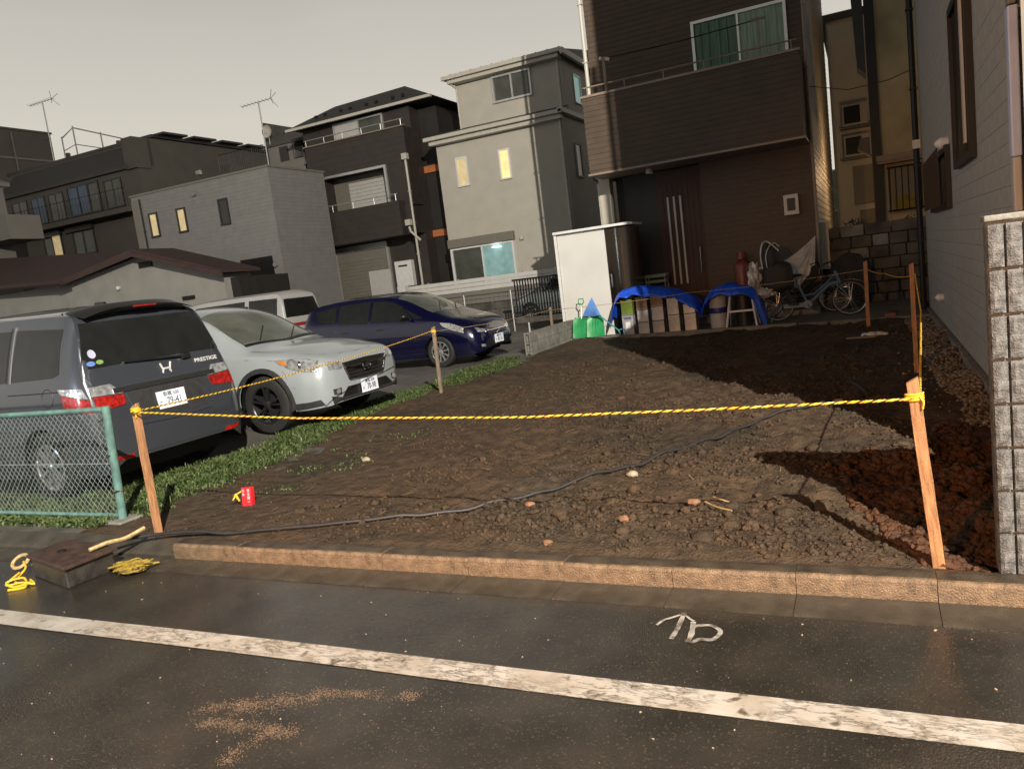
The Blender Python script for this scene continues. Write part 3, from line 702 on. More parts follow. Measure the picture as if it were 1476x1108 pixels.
class Car:
    def __init__(s, name, label, cat, loc, rz, ST, wheels, R_arch, paint, width, group='cars parked beside the bare lot'):
        s.root = thing(name, label, cat, loc, rz, group)
        mb = car_body(ST, wheels, R_arch); s.bvh = BVHTree.FromPolygons([Vector(v) for v in mb.v], mb.f)
        s.body = mb.build('body', paint, s.root, smooth=True); s.W = width; s.L = ST[-1][0]; s.wheels = wheels; s.R = R_arch
        zmin = min(r[1] for r in ST[2:-2])
        u = MB(); u.box(0.25, s.L - 0.3, -width / 2 + 0.28, width / 2 - 0.28, zmin - 0.02, zmin + 0.25)
        u.build('underbody', 'car_black', s.root)
        w = MB()
        for wx, wz in wheels:
            for sd in (-1, 1):
                y1 = sd * (width / 2 - 0.035); y0 = sd * (width / 2 - 0.36)
                n = 17; vv = []
                for yy in (y0, y1):
                    for k in range(n):
                        t = PI * 1.08 * k / (n - 1) - 0.04 * PI; vv.append((wx + s.R * 1.005 * math.cos(t), yy, wz + s.R * 1.005 * math.sin(t)))
                w.add(vv, [(k, k + 1, n + k + 1, n + k) for k in range(n - 1)] + [tuple(range(n))])
        w.build('wheel_arch_liner', 'car_black', s.root)
    def P(s, axis, a, b, off):
        if axis == 'side-': o, d = Vector((a, -3, b)), Vector((0, 1, 0))
        elif axis == 'side+': o, d = Vector((a, 3, b)), Vector((0, -1, 0))
        elif axis == 'rear': o, d = Vector((-2, a, b)), Vector((1, 0, 0))
        elif axis == 'front': o, d = Vector((8, a, b)), Vector((-1, 0, 0))
        else: o, d = Vector((a, b, 4)), Vector((0, 0, -1))
        h = s.bvh.ray_cast(o, d)
        if h[0] is None: return None
        return h[0] - d * off
    def patch(s, name, m, axis, top, bot, nu=16, nv=6, off=0.004, label=None, parent=None, skirt=0.02):
        def at(pl, t):
            ds = [0]
            for i in range(len(pl) - 1): ds.append(ds[-1] + math.dist(pl[i], pl[i + 1]))
            q = t * ds[-1]
            for i in range(len(pl) - 1):
                if q <= ds[i + 1] + 1e-9:
                    f = (q - ds[i]) / max(1e-9, ds[i + 1] - ds[i]); return tuple(a + (b - a) * f for a, b in zip(pl[i], pl[i + 1]))
            return pl[-1]
        rows = []; last = None
        for j in range(nv + 1):
            r = []
            for i in range(nu + 1):
                a, b = at(top, i / nu), at(bot, i / nu); t = j / nv
                p = s.P(axis, a[0] + (b[0] - a[0]) * t, a[1] + (b[1] - a[1]) * t, off)
                if p is None: p = last if last is not None else Vector((0, 0, 0))
                last = p; r.append(p)
            rows.append(r)
        mb = MB(); mb.grid(rows)
        d = {'side-': Vector((0, 1, 0)), 'side+': Vector((0, -1, 0)), 'rear': Vector((1, 0, 0)), 'front': Vector((-1, 0, 0)), 'top': Vector((0, 0, -1))}[axis] * skirt
        ring = rows[0] + [r[-1] for r in rows[1:]] + rows[-1][-2::-1] + [r[0] for r in rows[-2:0:-1]]
        n = len(ring); mb.add(ring + [p + d for p in ring], [(i, (i + 1) % n, n + (i + 1) % n, n + i) for i in range(n)])
        o = mb.build(name, m, parent or s.root, smooth=True)
        if label: o['label'] = label
        return o
    def line(s, name, m, axis, pts, r=0.004, off=0.001, parent=None):
        P_ = [s.P(axis, a, b, off) for a, b in pts]; P_ = [p for p in P_ if p is not None]
        if len(P_) < 2: return None
        mb = MB(); mb.tube(P_, r, 5); return mb.build(name, m, parent or s.root)
    def add_wheels(s, r, w, spokes, rim_mat='alloy', face='multi', inset=0.02):
        for wx, wz in s.wheels:
            for sd in (-1, 1):
                hub = MB(); hub.lathe([(0.0, -0.03), (r * 0.42, -0.03), (r * 0.42, 0.0), (0.0, 0.0)], 20, 'y')
                y = sd * (s.W / 2 - inset - w / 2)
                h = hub.build('wheel', 'rust' if False else 'alloy_dark', s.root, loc=(wx, y, wz))
                t = MB(); rr = r; ri = r * 0.66
                t.lathe([(ri, -w / 2 + .01), (rr * 0.9, -w / 2), (rr * 0.975, -w / 2 + 0.015), (rr, -w / 2 + 0.04), (rr, w / 2 - 0.04), (rr * 0.975, w / 2 - 0.015), (rr * 0.9, w / 2), (ri, w / 2 - .01)], 40, 'y', closed=True)
                t.build('tyre', 'tyre', h, smooth=True)
                f = MB(); q = w / 2 * sd
                f.lathe([(ri, -w / 2 * 0.9), (ri * 1.01, q * 0.96), (ri * 0.95, q * 1.0), (ri * 0.91, q * 0.9), (ri * 0.93, -w / 2 * 0.9)], 40, 'y')
                for k in range(spokes):
                    a = 2 * PI * k / spokes + 0.2
                    arms = ((-0.10, 0.10),) if face == 'multi' else ((-0.17, 0.055), (0.17, 0.055))
                    for da, hw in (((0, 0.095),) if face == 'multi' else arms):
                        a1 = a + da; a0 = a + da * 0.3; hw2 = hw * 1.0
                        c0, s0, c1, s1 = math.cos(a0), math.sin(a0), math.cos(a1), math.sin(a1)
                        i_, o_ = r * 0.10, ri * 0.95
                        v8 = []
                        for dep in (q * 0.92, q * 0.55):
                            for (rad, cc, ss, ww) in ((i_, c0, s0, hw2 * 0.30 * r), (o_, c1, s1, hw2 * 0.62 * r)):
                                dd = dep if rad == i_ else dep + sd * 0.012
                                v8.append((rad * cc - ss * ww, dd, rad * ss + cc * ww)); v8.append((rad * cc + ss * ww, dd, rad * ss - cc * ww))
                        f.add(v8, [(0, 1, 3, 2), (4, 6, 7, 5), (0, 2, 6, 4), (1, 5, 7, 3), (2, 3, 7, 6)])
                f.lathe([(0, q * 1.0), (r * 0.09, q * 0.98), (r * 0.15, q * 0.86), (r * 0.15, q * 0.4)], 16, 'y')
                f.build('rim', rim_mat, h, smooth=True)
    def plate(s, face, x, y, z, top, small, num, tilt=0):
        b = MB(); b.box(-0.165, 0.165, -0.006, 0.006, -0.0825, 0.0825)
        yaw_ = -PI / 2 if face == 'rear' else PI / 2
        M_ = Matrix.Translation((x, y, z)) @ Matrix.Rotation(yaw_, 4, 'Z') @ Matrix.Rotation(tilt, 4, 'X')
        b.xf(M_); o = b.build('number_plate', 'plate_white', s.root)
        T = M_ @ Matrix.Translation((0, -0.0065, 0)) @ Matrix.Rotation(PI / 2, 4, 'X')
        text_obj(top, 0.050, 'plate_ink', T @ Matrix.Translation((0, 0.048, 0)), o)
        text_obj(small, 0.042, 'plate_ink', T @ Matrix.Translation((-0.138, -0.028, 0)), o)
        text_obj(num, 0.100, 'plate_ink', T @ Matrix.Translation((0.024, -0.022, 0)), o, sx_=0.78)
        return o
    def mirror(s, x, z, m, sides=(-1, 1), size=1.0):
        for sd in sides:
            p = s.P('side-' if sd < 0 else 'side+', x, z, 0)
            if p is None: continue
            mb = MB()
            vv = [(v[0] * 0.075 * size, v[1] * 0.105 * size, v[2] * 0.065 * size) for v in ico2_v]
            mb.add([(p.x + a - 0.02, p.y + sd * 0.14 + b, p.z + c + 0.05) for a, b, c in vv], [tuple(f) for f in ico2_f])
            mb.tube([(p.x + 0.02, p.y - sd * 0.02, p.z - 0.01), (p.x, p.y + sd * 0.09, p.z + 0.03)], 0.02, 6)
            mb.build('mirror', m, s.root, smooth=True)

# --- grey minivan, rear towards the bare lot
VAN = [  # x, zb, yb, ym, zs, ys, zt, yt, zc
    (0.00, 0.34, 0.66, 0.70, 0.60, 0.68, 0.63, 0.60, 0.64),
    (0.03, 0.27, 0.76, 0.80, 0.74, 0.76, 0.78, 0.70, 0.80),
    (0.09, 0.24, 0.83, 0.875, 0.92, 0.82, 0.98, 0.76, 1.00),
    (0.15, 0.23, 0.85, 0.895, 1.00, 0.845, 1.14, 0.775, 1.16),
    (0.30, 0.23, 0.86, 0.90, 1.08, 0.865, 1.58, 0.70, 1.62),
    (0.38, 0.23, 0.86, 0.90, 1.10, 0.87, 1.66, 0.66, 1.715),
    (0.60, 0.22, 0.87, 0.91, 1.12, 0.875, 1.69, 0.66, 1.755),
    (1.80, 0.20, 0.88, 0.915, 1.10, 0.88, 1.715, 0.68, 1.79),
    (3.00, 0.20, 0.88, 0.915, 1.07, 0.88, 1.68, 0.67, 1.765),
    (3.45, 0.20, 0.88, 0.915, 1.05, 0.87, 1.50, 0.68, 1.58),
    (3.95, 0.20, 0.88, 0.91, 1.02, 0.86, 1.16, 0.72, 1.20),
    (4.30, 0.20, 0.86, 0.89, 0.95, 0.82, 1.00, 0.70, 1.05),
    (4.70, 0.22, 0.76, 0.80, 0.74, 0.72, 0.80, 0.60, 0.84),
    (4.84, 0.28, 0.50, 0.55, 0.60, 0.50, 0.64, 0.40, 0.66)]
van = Car('minivan', 'dark grey minivan seen from its rear left corner behind the chain-link fence', 'minivan',
          (-6.40, 5.51, 0.09), PI + math.radians(-2.56), VAN, [(0.81, 0.325), (3.78, 0.33)], 0.37, 'van_paint', 1.83)
# seen side is the van's left: local +y
S_ = 'side+'
van.patch('rear_window', 'dark_glass', 'rear', [(-0.66, 1.60), (0.66, 1.60)], [(-0.80, 1.19), (-0.3, 1.20), (0.3, 1.20), (0.80, 1.19)], 20, 8, 0.006)
for sd, ax in ((1, 'side+'), (-1, 'side-')):
    van.patch('quarter_window', 'dark_glass', ax, [(0.46, 1.57), (1.18, 1.61)], [(0.44, 1.18), (0.52, 1.15), (1.18, 1.14)], 14, 6, 0.004)
    van.patch('side_window', 'dark_glass', ax, [(1.28, 1.61), (2.20, 1.63)], [(1.28, 1.14), (2.20, 1.12)], 14, 6, 0.004)
    van.patch('side_window', 'dark_glass', ax, [(2.30, 1.63), (3.05, 1.60), (3.20, 1.55)], [(2.30, 1.12), (3.30, 1.09)], 14, 6, 0.004)
    van.patch('pillar_trim', 'chrome' if sd > 0 else 'car_black', ax, [(1.19, 1.64), (1.215, 1.64)], [(1.185, 1.13), (1.21, 1.13)], 2, 8, 0.006)
    van.patch('quarter_panel_trim', 'car_black', ax, [(1.255, 1.64), (1.27, 1.64)], [(1.255, 1.13), (1.27, 1.13)], 2, 8, 0.003)
    van.line('door_seam', 'car_black', ax, [(1.25, 1.62), (1.25, 0.9), (1.24, 0.5), (1.30, 0.3)], 0.004, -0.001)
    van.line('door_seam', 'car_black', ax, [(2.25, 1.62), (2.25, 0.9), (2.25, 0.28)], 0.004, -0.001)
    van.line('slide_rail', 'car_black', ax, [(0.42, 1.02), (0.8, 1.02), (1.25, 1.02)], 0.006, 0.0)
    van.patch('tail_lamp', 'red_lens', ax, [(0.10, 0.93), (0.40, 0.99)], [(0.07, 0.80), (0.40, 0.885)], 10, 4, 0.008)
    van.patch('tail_lamp', 'clear_lens', ax, [(0.16, 1.03), (0.46, 1.045)], [(0.11, 0.94), (0.42, 0.995)], 10, 3, 0.007)
fc = MB()
for k in range(25):
    a = 2 * PI * k / 24
    p = van.P(S_, 0.62 + 0.085 * math.cos(a), 0.97 + 0.085 * math.sin(a), 0.0005); fc.v.append(tuple(p))
ring = MB(); ring.tube(fc.v, 0.003, 4, cap=False); ring.build('fuel_cap', 'car_black', van.root)
for sy in (-1, 1):
    van.patch('tail_lamp', 'red_lens', 'rear', [(sy * 0.50, 0.925), (sy * 0.80, 0.945)], [(sy * 0.52, 0.835), (sy * 0.80, 0.815)], 10, 4, 0.010)
    van.patch('tail_lamp', 'clear_lens', 'rear', [(sy * 0.60, 1.035), (sy * 0.81, 1.035)], [(sy * 0.50, 0.935), (sy * 0.81, 0.952)], 10, 4, 0.009)
    van.patch('reflector', 'red_lens', 'rear', [(sy * 0.56, 0.385), (sy * 0.76, 0.39)], [(sy * 0.56, 0.345), (sy * 0.76, 0.35)], 6, 2, 0.006)
    van.line('tailgate_seam', 'car_black', 'rear', [(sy * 0.80, 1.13), (sy * 0.77, 1.05), (sy * 0.48, 0.93), (sy * 0.46, 0.80), (sy * 0.42, 0.62), (0.0, 0.60)], 0.004, -0.001)
van.patch('tailgate_garnish', 'chrome', 'rear', [(-0.60, 0.990), (0.60, 0.990)], [(-0.60, 0.945), (0.60, 0.945)], 16, 3, 0.014)
van.patch('plate_recess', 'car_trim_black', 'rear', [(-0.44, 0.925), (0.44, 0.925)], [(-0.40, 0.66), (0.40, 0.66)], 12, 4, 0.002)
van.patch('bumper_lower_trim', 'car_trim_black', 'rear', [(-0.62, 0.365), (0.62, 0.365)], [(-0.62, 0.30), (0.62, 0.30)], 12, 2, 0.004)
van.line('bumper_chrome', 'chrome', 'rear', [(-0.72, 0.335), (-0.3, 0.325), (0.3, 0.325), (0.72, 0.335)], 0.008, 0.006)
sp = MB(); rows = []
for u in np.linspace(-1, 1, 25):
    e_ = abs(u) ** 3; hw_ = 0.63 * u
    rows.append([(x_ + 0.16 * e_ * (1 if i_ in (0, 1, 5) else 0.3), hw_, z_ - 0.075 * e_) for i_, (x_, z_) in enumerate(((0.19, 1.715), (0.21, 1.69), (0.36, 1.66), (0.62, 1.715), (0.60, 1.768), (0.30, 1.762), (0.19, 1.715)))])
sp.grid(rows); sp.f.append(tuple(range(6))); sp.f.append(tuple(24 * 7 + i_ for i_ in range(6)))
sp.build('spoiler', 'car_black', van.root, smooth=True, bevel=0.012)
bl = MB(); bl.box(0.188, 0.21, -0.13, 0.13, 1.70, 1.714); bl.build('brake_lamp', 'red_lens', van.root)
wp = MB(); q0 = van.P('rear', -0.30, 1.17, 0.03); q1 = van.P('rear', 0.38, 1.205, 0.02)
wp.tube([q0, q1], 0.010, 6); wp.tube([van.P('rear', -0.36, 1.17, 0.02), van.P('rear', -0.27, 1.17, 0.035)], 0.03, 8); wp.build('wiper', 'car_black', van.root)
van.plate('rear', -0.005 + van.P('rear', -0.02, 0.79, 0).x, 0.02, 0.795, '板橋 500', 'さ', '79-41', -0.1)
# H-shaped badge in a ring
q = van.P('rear', -0.05, 1.08, 0.012)
em = MB()
for yy, l in ((-0.062, 0.055), (0.062, 0.055)):
    em.tube([(q.x + 0.006, q.y + yy * 0.85, q.z - l), (q.x, q.y + yy * 0.62, q.z - 0.01), (q.x + 0.01, q.y + yy, q.z + l)], 0.010, 6)
em.tube([(q.x, q.y - 0.04, q.z), (q.x, q.y + 0.04, q.z)], 0.011, 6)
em.build('badge', 'bright_metal', van.root)
q = van.P('rear', -0.56, 1.10, 0.012)
text_obj('PRESTIGE', 0.055, 'bright_metal', Matrix.Translation(q) @ Matrix.Rotation(-PI / 2, 4, 'Z') @ Matrix.Rotation(PI / 2 - 0.25, 4, 'X'), van.root, 'badge_lettering', bold=0.001, sx_=1.3)
# stickers at the corner of the rear glass
def disc(cx__, cz_, ry, rz_, m, r_in=0):
    q = van.P('rear', cx__, cz_, 0.010); q2 = van.P('rear', cx__, cz_ + rz_, 0.010); mb = MB(); n = 20; sl = (q2.x - q.x) / rz_
    vv = [(q.x, q.y, q.z)] + [(q.x + sl * rz_ * math.sin(2 * PI * k / n), q.y + ry * math.cos(2 * PI * k / n), q.z + rz_ * math.sin(2 * PI * k / n)) for k in range(n)]
    mb.add(vv, [(0, 1 + k, 1 + (k + 1) % n) for k in range(n)]); return mb.build('sticker', m, van.root)
disc(0.66, 1.32, 0.040, 0.040, 'sticker_white'); disc(0.70, 1.235, 0.045, 0.022, 'sticker_blue'); disc(0.61, 1.24, 0.038, 0.020, 'sticker_green')
van.root.scale = (1, 1, 1.045)
van.mirror(3.35, 1.12, 'van_paint', size=1.3)
van.line('antenna_fin', 'car_black', 'top', [(0.8, 0), (0.95, 0)], 0.02, 0.01)
van.add_wheels(0.33, 0.215, 9, 'alloy')
van.line('roof_rail', 'chrome', 'top', [(0.6, 0.60), (1.6, 0.615), (2.9, 0.60)], 0.010, 0.006)

# --- white crossover, front towards the bare lot
XV = [
    (0.00, 0.40, 0.55, 0.62, 0.70, 0.60, 0.74, 0.50, 0.76),
    (0.06, 0.32, 0.72, 0.78, 0.92, 0.72, 0.97, 0.62, 0.99),
    (0.20, 0.28, 0.82, 0.86, 1.02, 0.80, 1.20, 0.66, 1.23),
    (0.55, 0.26, 0.85, 0.885, 1.03, 0.85, 1.46, 0.60, 1.50),
    (1.20, 0.25, 0.86, 0.89, 1.01, 0.87, 1.52, 0.60, 1.575),
    (2.00, 0.25, 0.86, 0.89, 0.98, 0.87, 1.51, 0.60, 1.575),
    (2.50, 0.25, 0.86, 0.89, 0.96, 0.87, 1.42, 0.62, 1.50),
    (3.05, 0.25, 0.86, 0.89, 0.95, 0.85, 1.13, 0.69, 1.19),
    (3.38, 0.25, 0.86, 0.89, 0.93, 0.84, 0.985, 0.73, 1.035),
    (3.80, 0.25, 0.85, 0.885, 0.89, 0.81, 0.945, 0.69, 0.99),
    (4.10, 0.25, 0.83, 0.87, 0.84, 0.78, 0.885, 0.66, 0.92),
    (4.28, 0.26, 0.78, 0.82, 0.80, 0.73, 0.845, 0.62, 0.87),
    (4.40, 0.27, 0.69, 0.73, 0.745, 0.66, 0.79, 0.56, 0.81),
    (4.45, 0.29, 0.56, 0.60, 0.70, 0.55, 0.735, 0.48, 0.75)]
xv = Car('crossover_car', 'white crossover car with black wheel arches parked beside the grey minivan', 'car',
         (-10.56, 8.11, 0.15), 0.0, XV, [(0.94, 0.345), (3.58, 0.345)], 0.385, 'white_paint', 1.78)
xv.patch('windscreen', 'windscreen', 'top', [(2.44, -0.58), (2.40, 0.0), (2.44, 0.58)], [(3.17, -0.66), (3.27, 0.0), (3.17, 0.66)], 20, 10, 0.005)
xv.patch('cowl', 'car_black', 'top', [(3.18, -0.66), (3.28, 0.0), (3.18, 0.66)], [(3.235, -0.67), (3.345, 0.0), (3.235, 0.67)], 20, 2, 0.004)
for a, b in (((3.22, -0.40), (2.95, -0.02)), ((3.27, 0.12), (3.0, 0.52))):
    xv.line('wiper', 'car_black', 'top', [a, ((a[0] + b[0]) / 2, (a[1] + b[1]) / 2), b], 0.008, 0.018)
for ax, sd in (('side-', -1), ('side+', 1)):
    xv.patch('front_door_window', 'dark_glass', ax, [(2.02, 1.44), (2.42, 1.36), (2.60, 1.26)], [(2.02, 1.00), (2.95, 1.00)], 16, 6, 0.004)
    xv.patch('rear_door_window', 'dark_glass', ax, [(1.10, 1.42), (1.94, 1.45)], [(1.15, 1.04), (1.94, 1.00)], 14, 6, 0.004)
    xv.patch('quarter_window', 'dark_glass', ax, [(0.68, 1.38), (1.02, 1.42)], [(0.75, 1.15), (1.05, 1.06)], 8, 4, 0.004)
    xv.patch('mirror_triangle', 'car_black', ax, [(2.70, 1.15), (2.76, 1.12)], [(2.72, 1.00), (2.99, 0.98)], 6, 4, 0.006)
    xv.line('door_seam', 'car_black', ax, [(2.98, 0.97), (2.97, 0.6), (3.0, 0.35)], 0.003, -0.001)
    xv.line('door_seam', 'car_black', ax, [(1.98, 1.45), (1.98, 0.9), (1.98, 0.32)], 0.003, -0.001)
    xv.line('fender_seam', 'car_black', ax, [(3.35, 0.90), (3.75, 0.86)], 0.003, -0.001)
    xv.patch('sill_cladding', 'car_trim_black', ax, [(1.30, 0.36), (3.20, 0.36)], [(1.28, 0.262), (3.22, 0.262)], 16, 2, 0.012)
    # black cladding round the wheel arches
    for wx, wz in xv.wheels:
        rows = []
        for k in range(25):
            t = -0.10 * PI + 1.2 * PI * k / 24; row = []
            for rr in (0.387, 0.41, 0.445):
                X_, Z_ = wx + rr * math.cos(t), max(0.255, wz + rr * math.sin(t)); Xc = min(4.38, max(0.05, X_))
                p = xv.P(ax, Xc, Z_ if Z_ > 0.27 else 0.27, 0.012 if rr != 0.445 else 0.002)
                if p is None: p = Vector((Xc, sd * 0.87, Z_))
                pp = Vector((p.x, sd * max(0.80, abs(p.y)) if X_ < 4.15 else p.y, p.z)); row.append(pp)
            rows.append(row)
        mb = MB(); mb.grid(rows); mb.build('arch_cladding', 'car_trim_black', xv.root, smooth=True)
    # headlamp wraps from front to side
    hp_t = [(3.76, 0.868), (4.00, 0.865), (4.18, 0.845), (4.31, 0.81)]
    hp_b = [(3.86, 0.81), (4.02, 0.745), (4.20, 0.70), (4.35, 0.685)]
    hl = xv.patch('headlamp', 'clear_lens', ax, hp_t, hp_b, 16, 5, 0.006)
    xv.patch('headlamp', 'clear_lens', 'front', [(sd * 0.46, 0.765), (sd * 0.67, 0.785)], [(sd * 0.46, 0.675), (sd * 0.66, 0.685)], 8, 4, 0.006)
    xv.patch('indicator', 'amber_lens', ax, [(3.82, 0.850), (3.93, 0.848)], [(3.88, 0.812), (3.96, 0.80)], 5, 2, 0.009)
    q = xv.P(ax, 4.12, 0.785, 0.012); b = MB()
    b.lathe([(0.0, 0.012), (0.034, 0.010), (0.045, 0.0), (0.045, -0.02)], 18, 'y' , c=(0, 0, 0))
    b.xf(Matrix.Translation(q) @ Matrix.Rotation(0.9 * sd * (1 if sd < 0 else 1) + (PI if sd < 0 else 0), 4, 'Z')); b.build('lamp_projector', 'chrome', hl, smooth=True)
    # fog lamp in its housing and crease below the headlamp
    fh = xv.patch('fog_lamp_housing', 'car_trim_black', 'front', [(sd * 0.52, 0.455), (sd * 0.655, 0.455)], [(sd * 0.53, 0.375), (sd * 0.645, 0.385)], 6, 4, 0.003)
    q = xv.P('front', sd * 0.585, 0.415, 0.012)
    b = MB(); b.lathe([(0.0, 0.008), (0.030, 0.004), (0.036, -0.01)], 16, 'x'); b.xf(Matrix.Translation(q)); b.build('fog_lamp', 'clear_lens', fh, smooth=True)
    xv.line('bumper_seam', 'car_black', ax, [(3.90, 0.74), (3.95, 0.66), (4.06, 0.52)], 0.003, -0.001)
xv.root.scale = (1.04, 1.04, 1.04)
# grille with wing bar and badge
gr = xv.patch('grille', 'car_black', 'front', [(-0.45, 0.735), (0.0, 0.748), (0.45, 0.735)], [(-0.35, 0.525), (0.0, 0.515), (0.35, 0.525)], 18, 6, 0.006)
xv.line('grille_frame', 'chrome', 'front', [(-0.45, 0.72), (-0.365, 0.54), (-0.33, 0.515), (0.0, 0.505), (0.33, 0.515), (0.365, 0.54), (0.45, 0.72)], 0.010, 0.010, gr)
for sy in (-1, 1):
    xv.line('grille_wing', 'chrome', 'front', [(sy * 0.08, 0.645), (sy * 0.25, 0.652), (sy * 0.41, 0.68)], 0.015, 0.018, gr)
for k in range(4):
    xv.line('grille_bar', 'car_trim_black', 'front', [(-0.37, 0.555 + 0.040 * k), (0, 0.55 + 0.040 * k), (0.37, 0.555 + 0.040 * k)], 0.005, 0.012, gr)
q = xv.P('front', 0, 0.645, 0.016)
b = MB(); vv = [(0.014 * math.cos(t), 0.082 * math.sin(t), 0) for t in ()]
b.tube([(q.x + 0.012, q.y + 0.080 * math.cos(2 * PI * k / 24), q.z + 0.052 * math.sin(2 * PI * k / 24)) for k in range(25)], 0.008, 6, cap=False)
for (yy, zz) in ((0.03, 0.012), (-0.01, 0.016), (-0.035, -0.004), (0.0, -0.018), (0.02, -0.012), (0.045, -0.008)):
    b.add([(q.x + 0.012 + v[0] * 0.004, q.y + yy + v[1] * 0.008, q.z + zz + v[2] * 0.008) for v in ico_v], [tuple(f) for f in ico_f])
b.build('badge', 'chrome', gr, smooth=True)
xv.patch('lower_intake', 'car_black', 'front', [(-0.40, 0.445), (0.40, 0.445)], [(-0.58, 0.30), (0.58, 0.30)], 16, 4, 0.008)
for ax in ('side-', 'side+'):
    xv.patch('bumper_cladding', 'car_trim_black', ax, [(4.02, 0.34), (4.2, 0.345), (4.33, 0.36)], [(4.02, 0.262), (4.2, 0.275), (4.36, 0.29)], 10, 3, 0.012)
xv.patch('bumper_lip', 'car_trim_black', 'front', [(-0.68, 0.375), (-0.5, 0.335), (0.5, 0.335), (0.68, 0.375)], [(-0.66, 0.285), (-0.5, 0.282), (0.5, 0.282), (0.66, 0.285)], 16, 2, 0.016)
xv.line('bonnet_seam', 'car_black', 'top', [(4.25, -0.52), (4.33, -0.3), (4.36, 0), (4.33, 0.3), (4.25, 0.52)], 0.003, -0.001)
for sy in (-1, 1):
    xv.line('bonnet_seam', 'car_black', 'top', [(3.36, sy * 0.735), (3.8, sy * 0.70), (4.12, sy * 0.62), (4.25, sy * 0.52)], 0.003, -0.001)
    xv.line('roof_rail', 'car_trim_black', 'top', [(0.75, sy * 0.545), (1.4, sy * 0.555), (2.2, sy * 0.55)], 0.016, 0.02)
xv.plate('front', xv.P('front', 0, 0.40, 0).x + 0.03, 0.0, 0.405, '練馬 500', 'ら', '70-98', 0.0)
xv.mirror(2.82, 1.00, 'white_paint')
xv.add_wheels(0.345, 0.225, 5, 'alloy_dark', 'twin')

# --- blue estate hatchback behind
SH = [
    (0.00, 0.42, 0.55, 0.60, 0.80, 0.58, 0.86, 0.48, 0.88),
    (0.05, 0.32, 0.68, 0.74, 0.95, 0.70, 1.02, 0.60, 1.04),
    (0.20, 0.26, 0.78, 0.82, 1.02, 0.78, 1.30, 0.62, 1.33),
    (0.55, 0.22, 0.80, 0.84, 1.02, 0.81, 1.44, 0.57, 1.48),
    (1.30, 0.21, 0.82, 0.845, 0.99, 0.82, 1.48, 0.58, 1.535),
    (2.20, 0.20, 0.82, 0.845, 0.95, 0.82, 1.47, 0.57, 1.53),
    (2.70, 0.20, 0.82, 0.845, 0.93, 0.82, 1.36, 0.59, 1.44),
    (3.35, 0.20, 0.82, 0.845, 0.92, 0.81, 1.07, 0.66, 1.12),
    (3.70, 0.20, 0.81, 0.84, 0.89, 0.78, 0.95, 0.66, 0.99),
    (4.05, 0.20, 0.78, 0.815, 0.80, 0.73, 0.86, 0.60, 0.89),
    (4.28, 0.21, 0.70, 0.73, 0.68, 0.64, 0.74, 0.52, 0.77),
    (4.37, 0.23, 0.58, 0.62, 0.58, 0.52, 0.62, 0.42, 0.64),
    (4.41, 0.28, 0.42, 0.46, 0.52, 0.40, 0.54, 0.32, 0.55)]
bc = Car('hatchback_car', 'dark blue hatchback estate parked behind the white crossover', 'car',
         (-11.07, 13.83, 0.15), math.radians(-3.4), SH, [(0.86, 0.30), (3.56, 0.30)], 0.335, 'blue_paint', 1.695)
bc.patch('windscreen', 'windscreen', 'top', [(2.56, -0.56), (2.52, 0.0), (2.56, 0.56)], [(3.38, -0.62), (3.50, 0.0), (3.38, 0.62)], 18, 9, 0.005)
for ax, sd in (('side-', -1), ('side+', 1)):
    bc.patch('front_door_window', 'dark_glass', ax, [(1.98, 1.40), (2.40, 1.37), (2.70, 1.25)], [(1.98, 0.98), (2.98, 0.97)], 14, 6, 0.004)
    bc.patch('rear_door_window', 'dark_glass', ax, [(1.10, 1.40), (1.90, 1.41)], [(1.12, 1.03), (1.90, 0.98)], 12, 6, 0.004)
    bc.patch('quarter_window', 'dark_glass', ax, [(0.42, 1.32), (1.02, 1.39)], [(0.60, 1.10), (1.04, 1.05)], 10, 5, 0.004)
    bc.patch('vent_window', 'dark_glass', ax, [(2.76, 1.20), (2.86, 1.15)], [(3.02, 0.985), (3.24, 0.975)], 6, 4, 0.004)
    bc.line('door_seam', 'car_black', ax, [(1.94, 1.42), (1.94, 0.9), (1.94, 0.28)], 0.004, -0.001)
    bc.line('door_seam', 'car_black', ax, [(1.06, 1.38), (1.05, 0.9), (1.15, 0.6), (1.22, 0.3)], 0.004, -0.001)
    bc.line('door_seam', 'car_black', ax, [(3.05, 0.96), (3.04, 0.6), (3.02, 0.28)], 0.004, -0.001)
    for hx in (1.22, 2.12):
        bc.line('door_handle', 'chrome' if sd < 0 else 'blue_paint', ax, [(hx, 0.83), (hx + 0.07, 0.832), (hx + 0.17, 0.83)], 0.012, 0.016)
    bc.patch('side_skirt', 'blue_paint', ax, [(1.22, 0.29), (3.18, 0.29)], [(1.22, 0.21), (3.18, 0.21)], 16, 2, 0.02)
    bc.patch('headlamp', 'clear_lens', ax, [(3.62, 0.86), (3.85, 0.83), (4.10, 0.73)], [(3.68, 0.79), (3.85, 0.71), (4.12, 0.62)], 14, 5, 0.006)
    bc.patch('headlamp', 'clear_lens', 'front', [(sd * 0.40, 0.64), (sd * 0.63, 0.70)], [(sd * 0.40, 0.58), (sd * 0.62, 0.61)], 8, 4, 0.006)
    bc.patch('fog_lamp', 'clear_lens', 'front', [(sd * 0.50, 0.36), (sd * 0.62, 0.37)], [(sd * 0.50, 0.31), (sd * 0.60, 0.32)], 6, 2, 0.006)
gr = bc.patch('grille', 'car_black', 'front', [(-0.38, 0.585), (0.38, 0.585)], [(-0.34, 0.52), (0.34, 0.52)], 14, 3, 0.006)
bc.line('grille_bar', 'chrome', 'front', [(-0.40, 0.60), (0.0, 0.60), (0.40, 0.60)], 0.012, 0.012, gr)
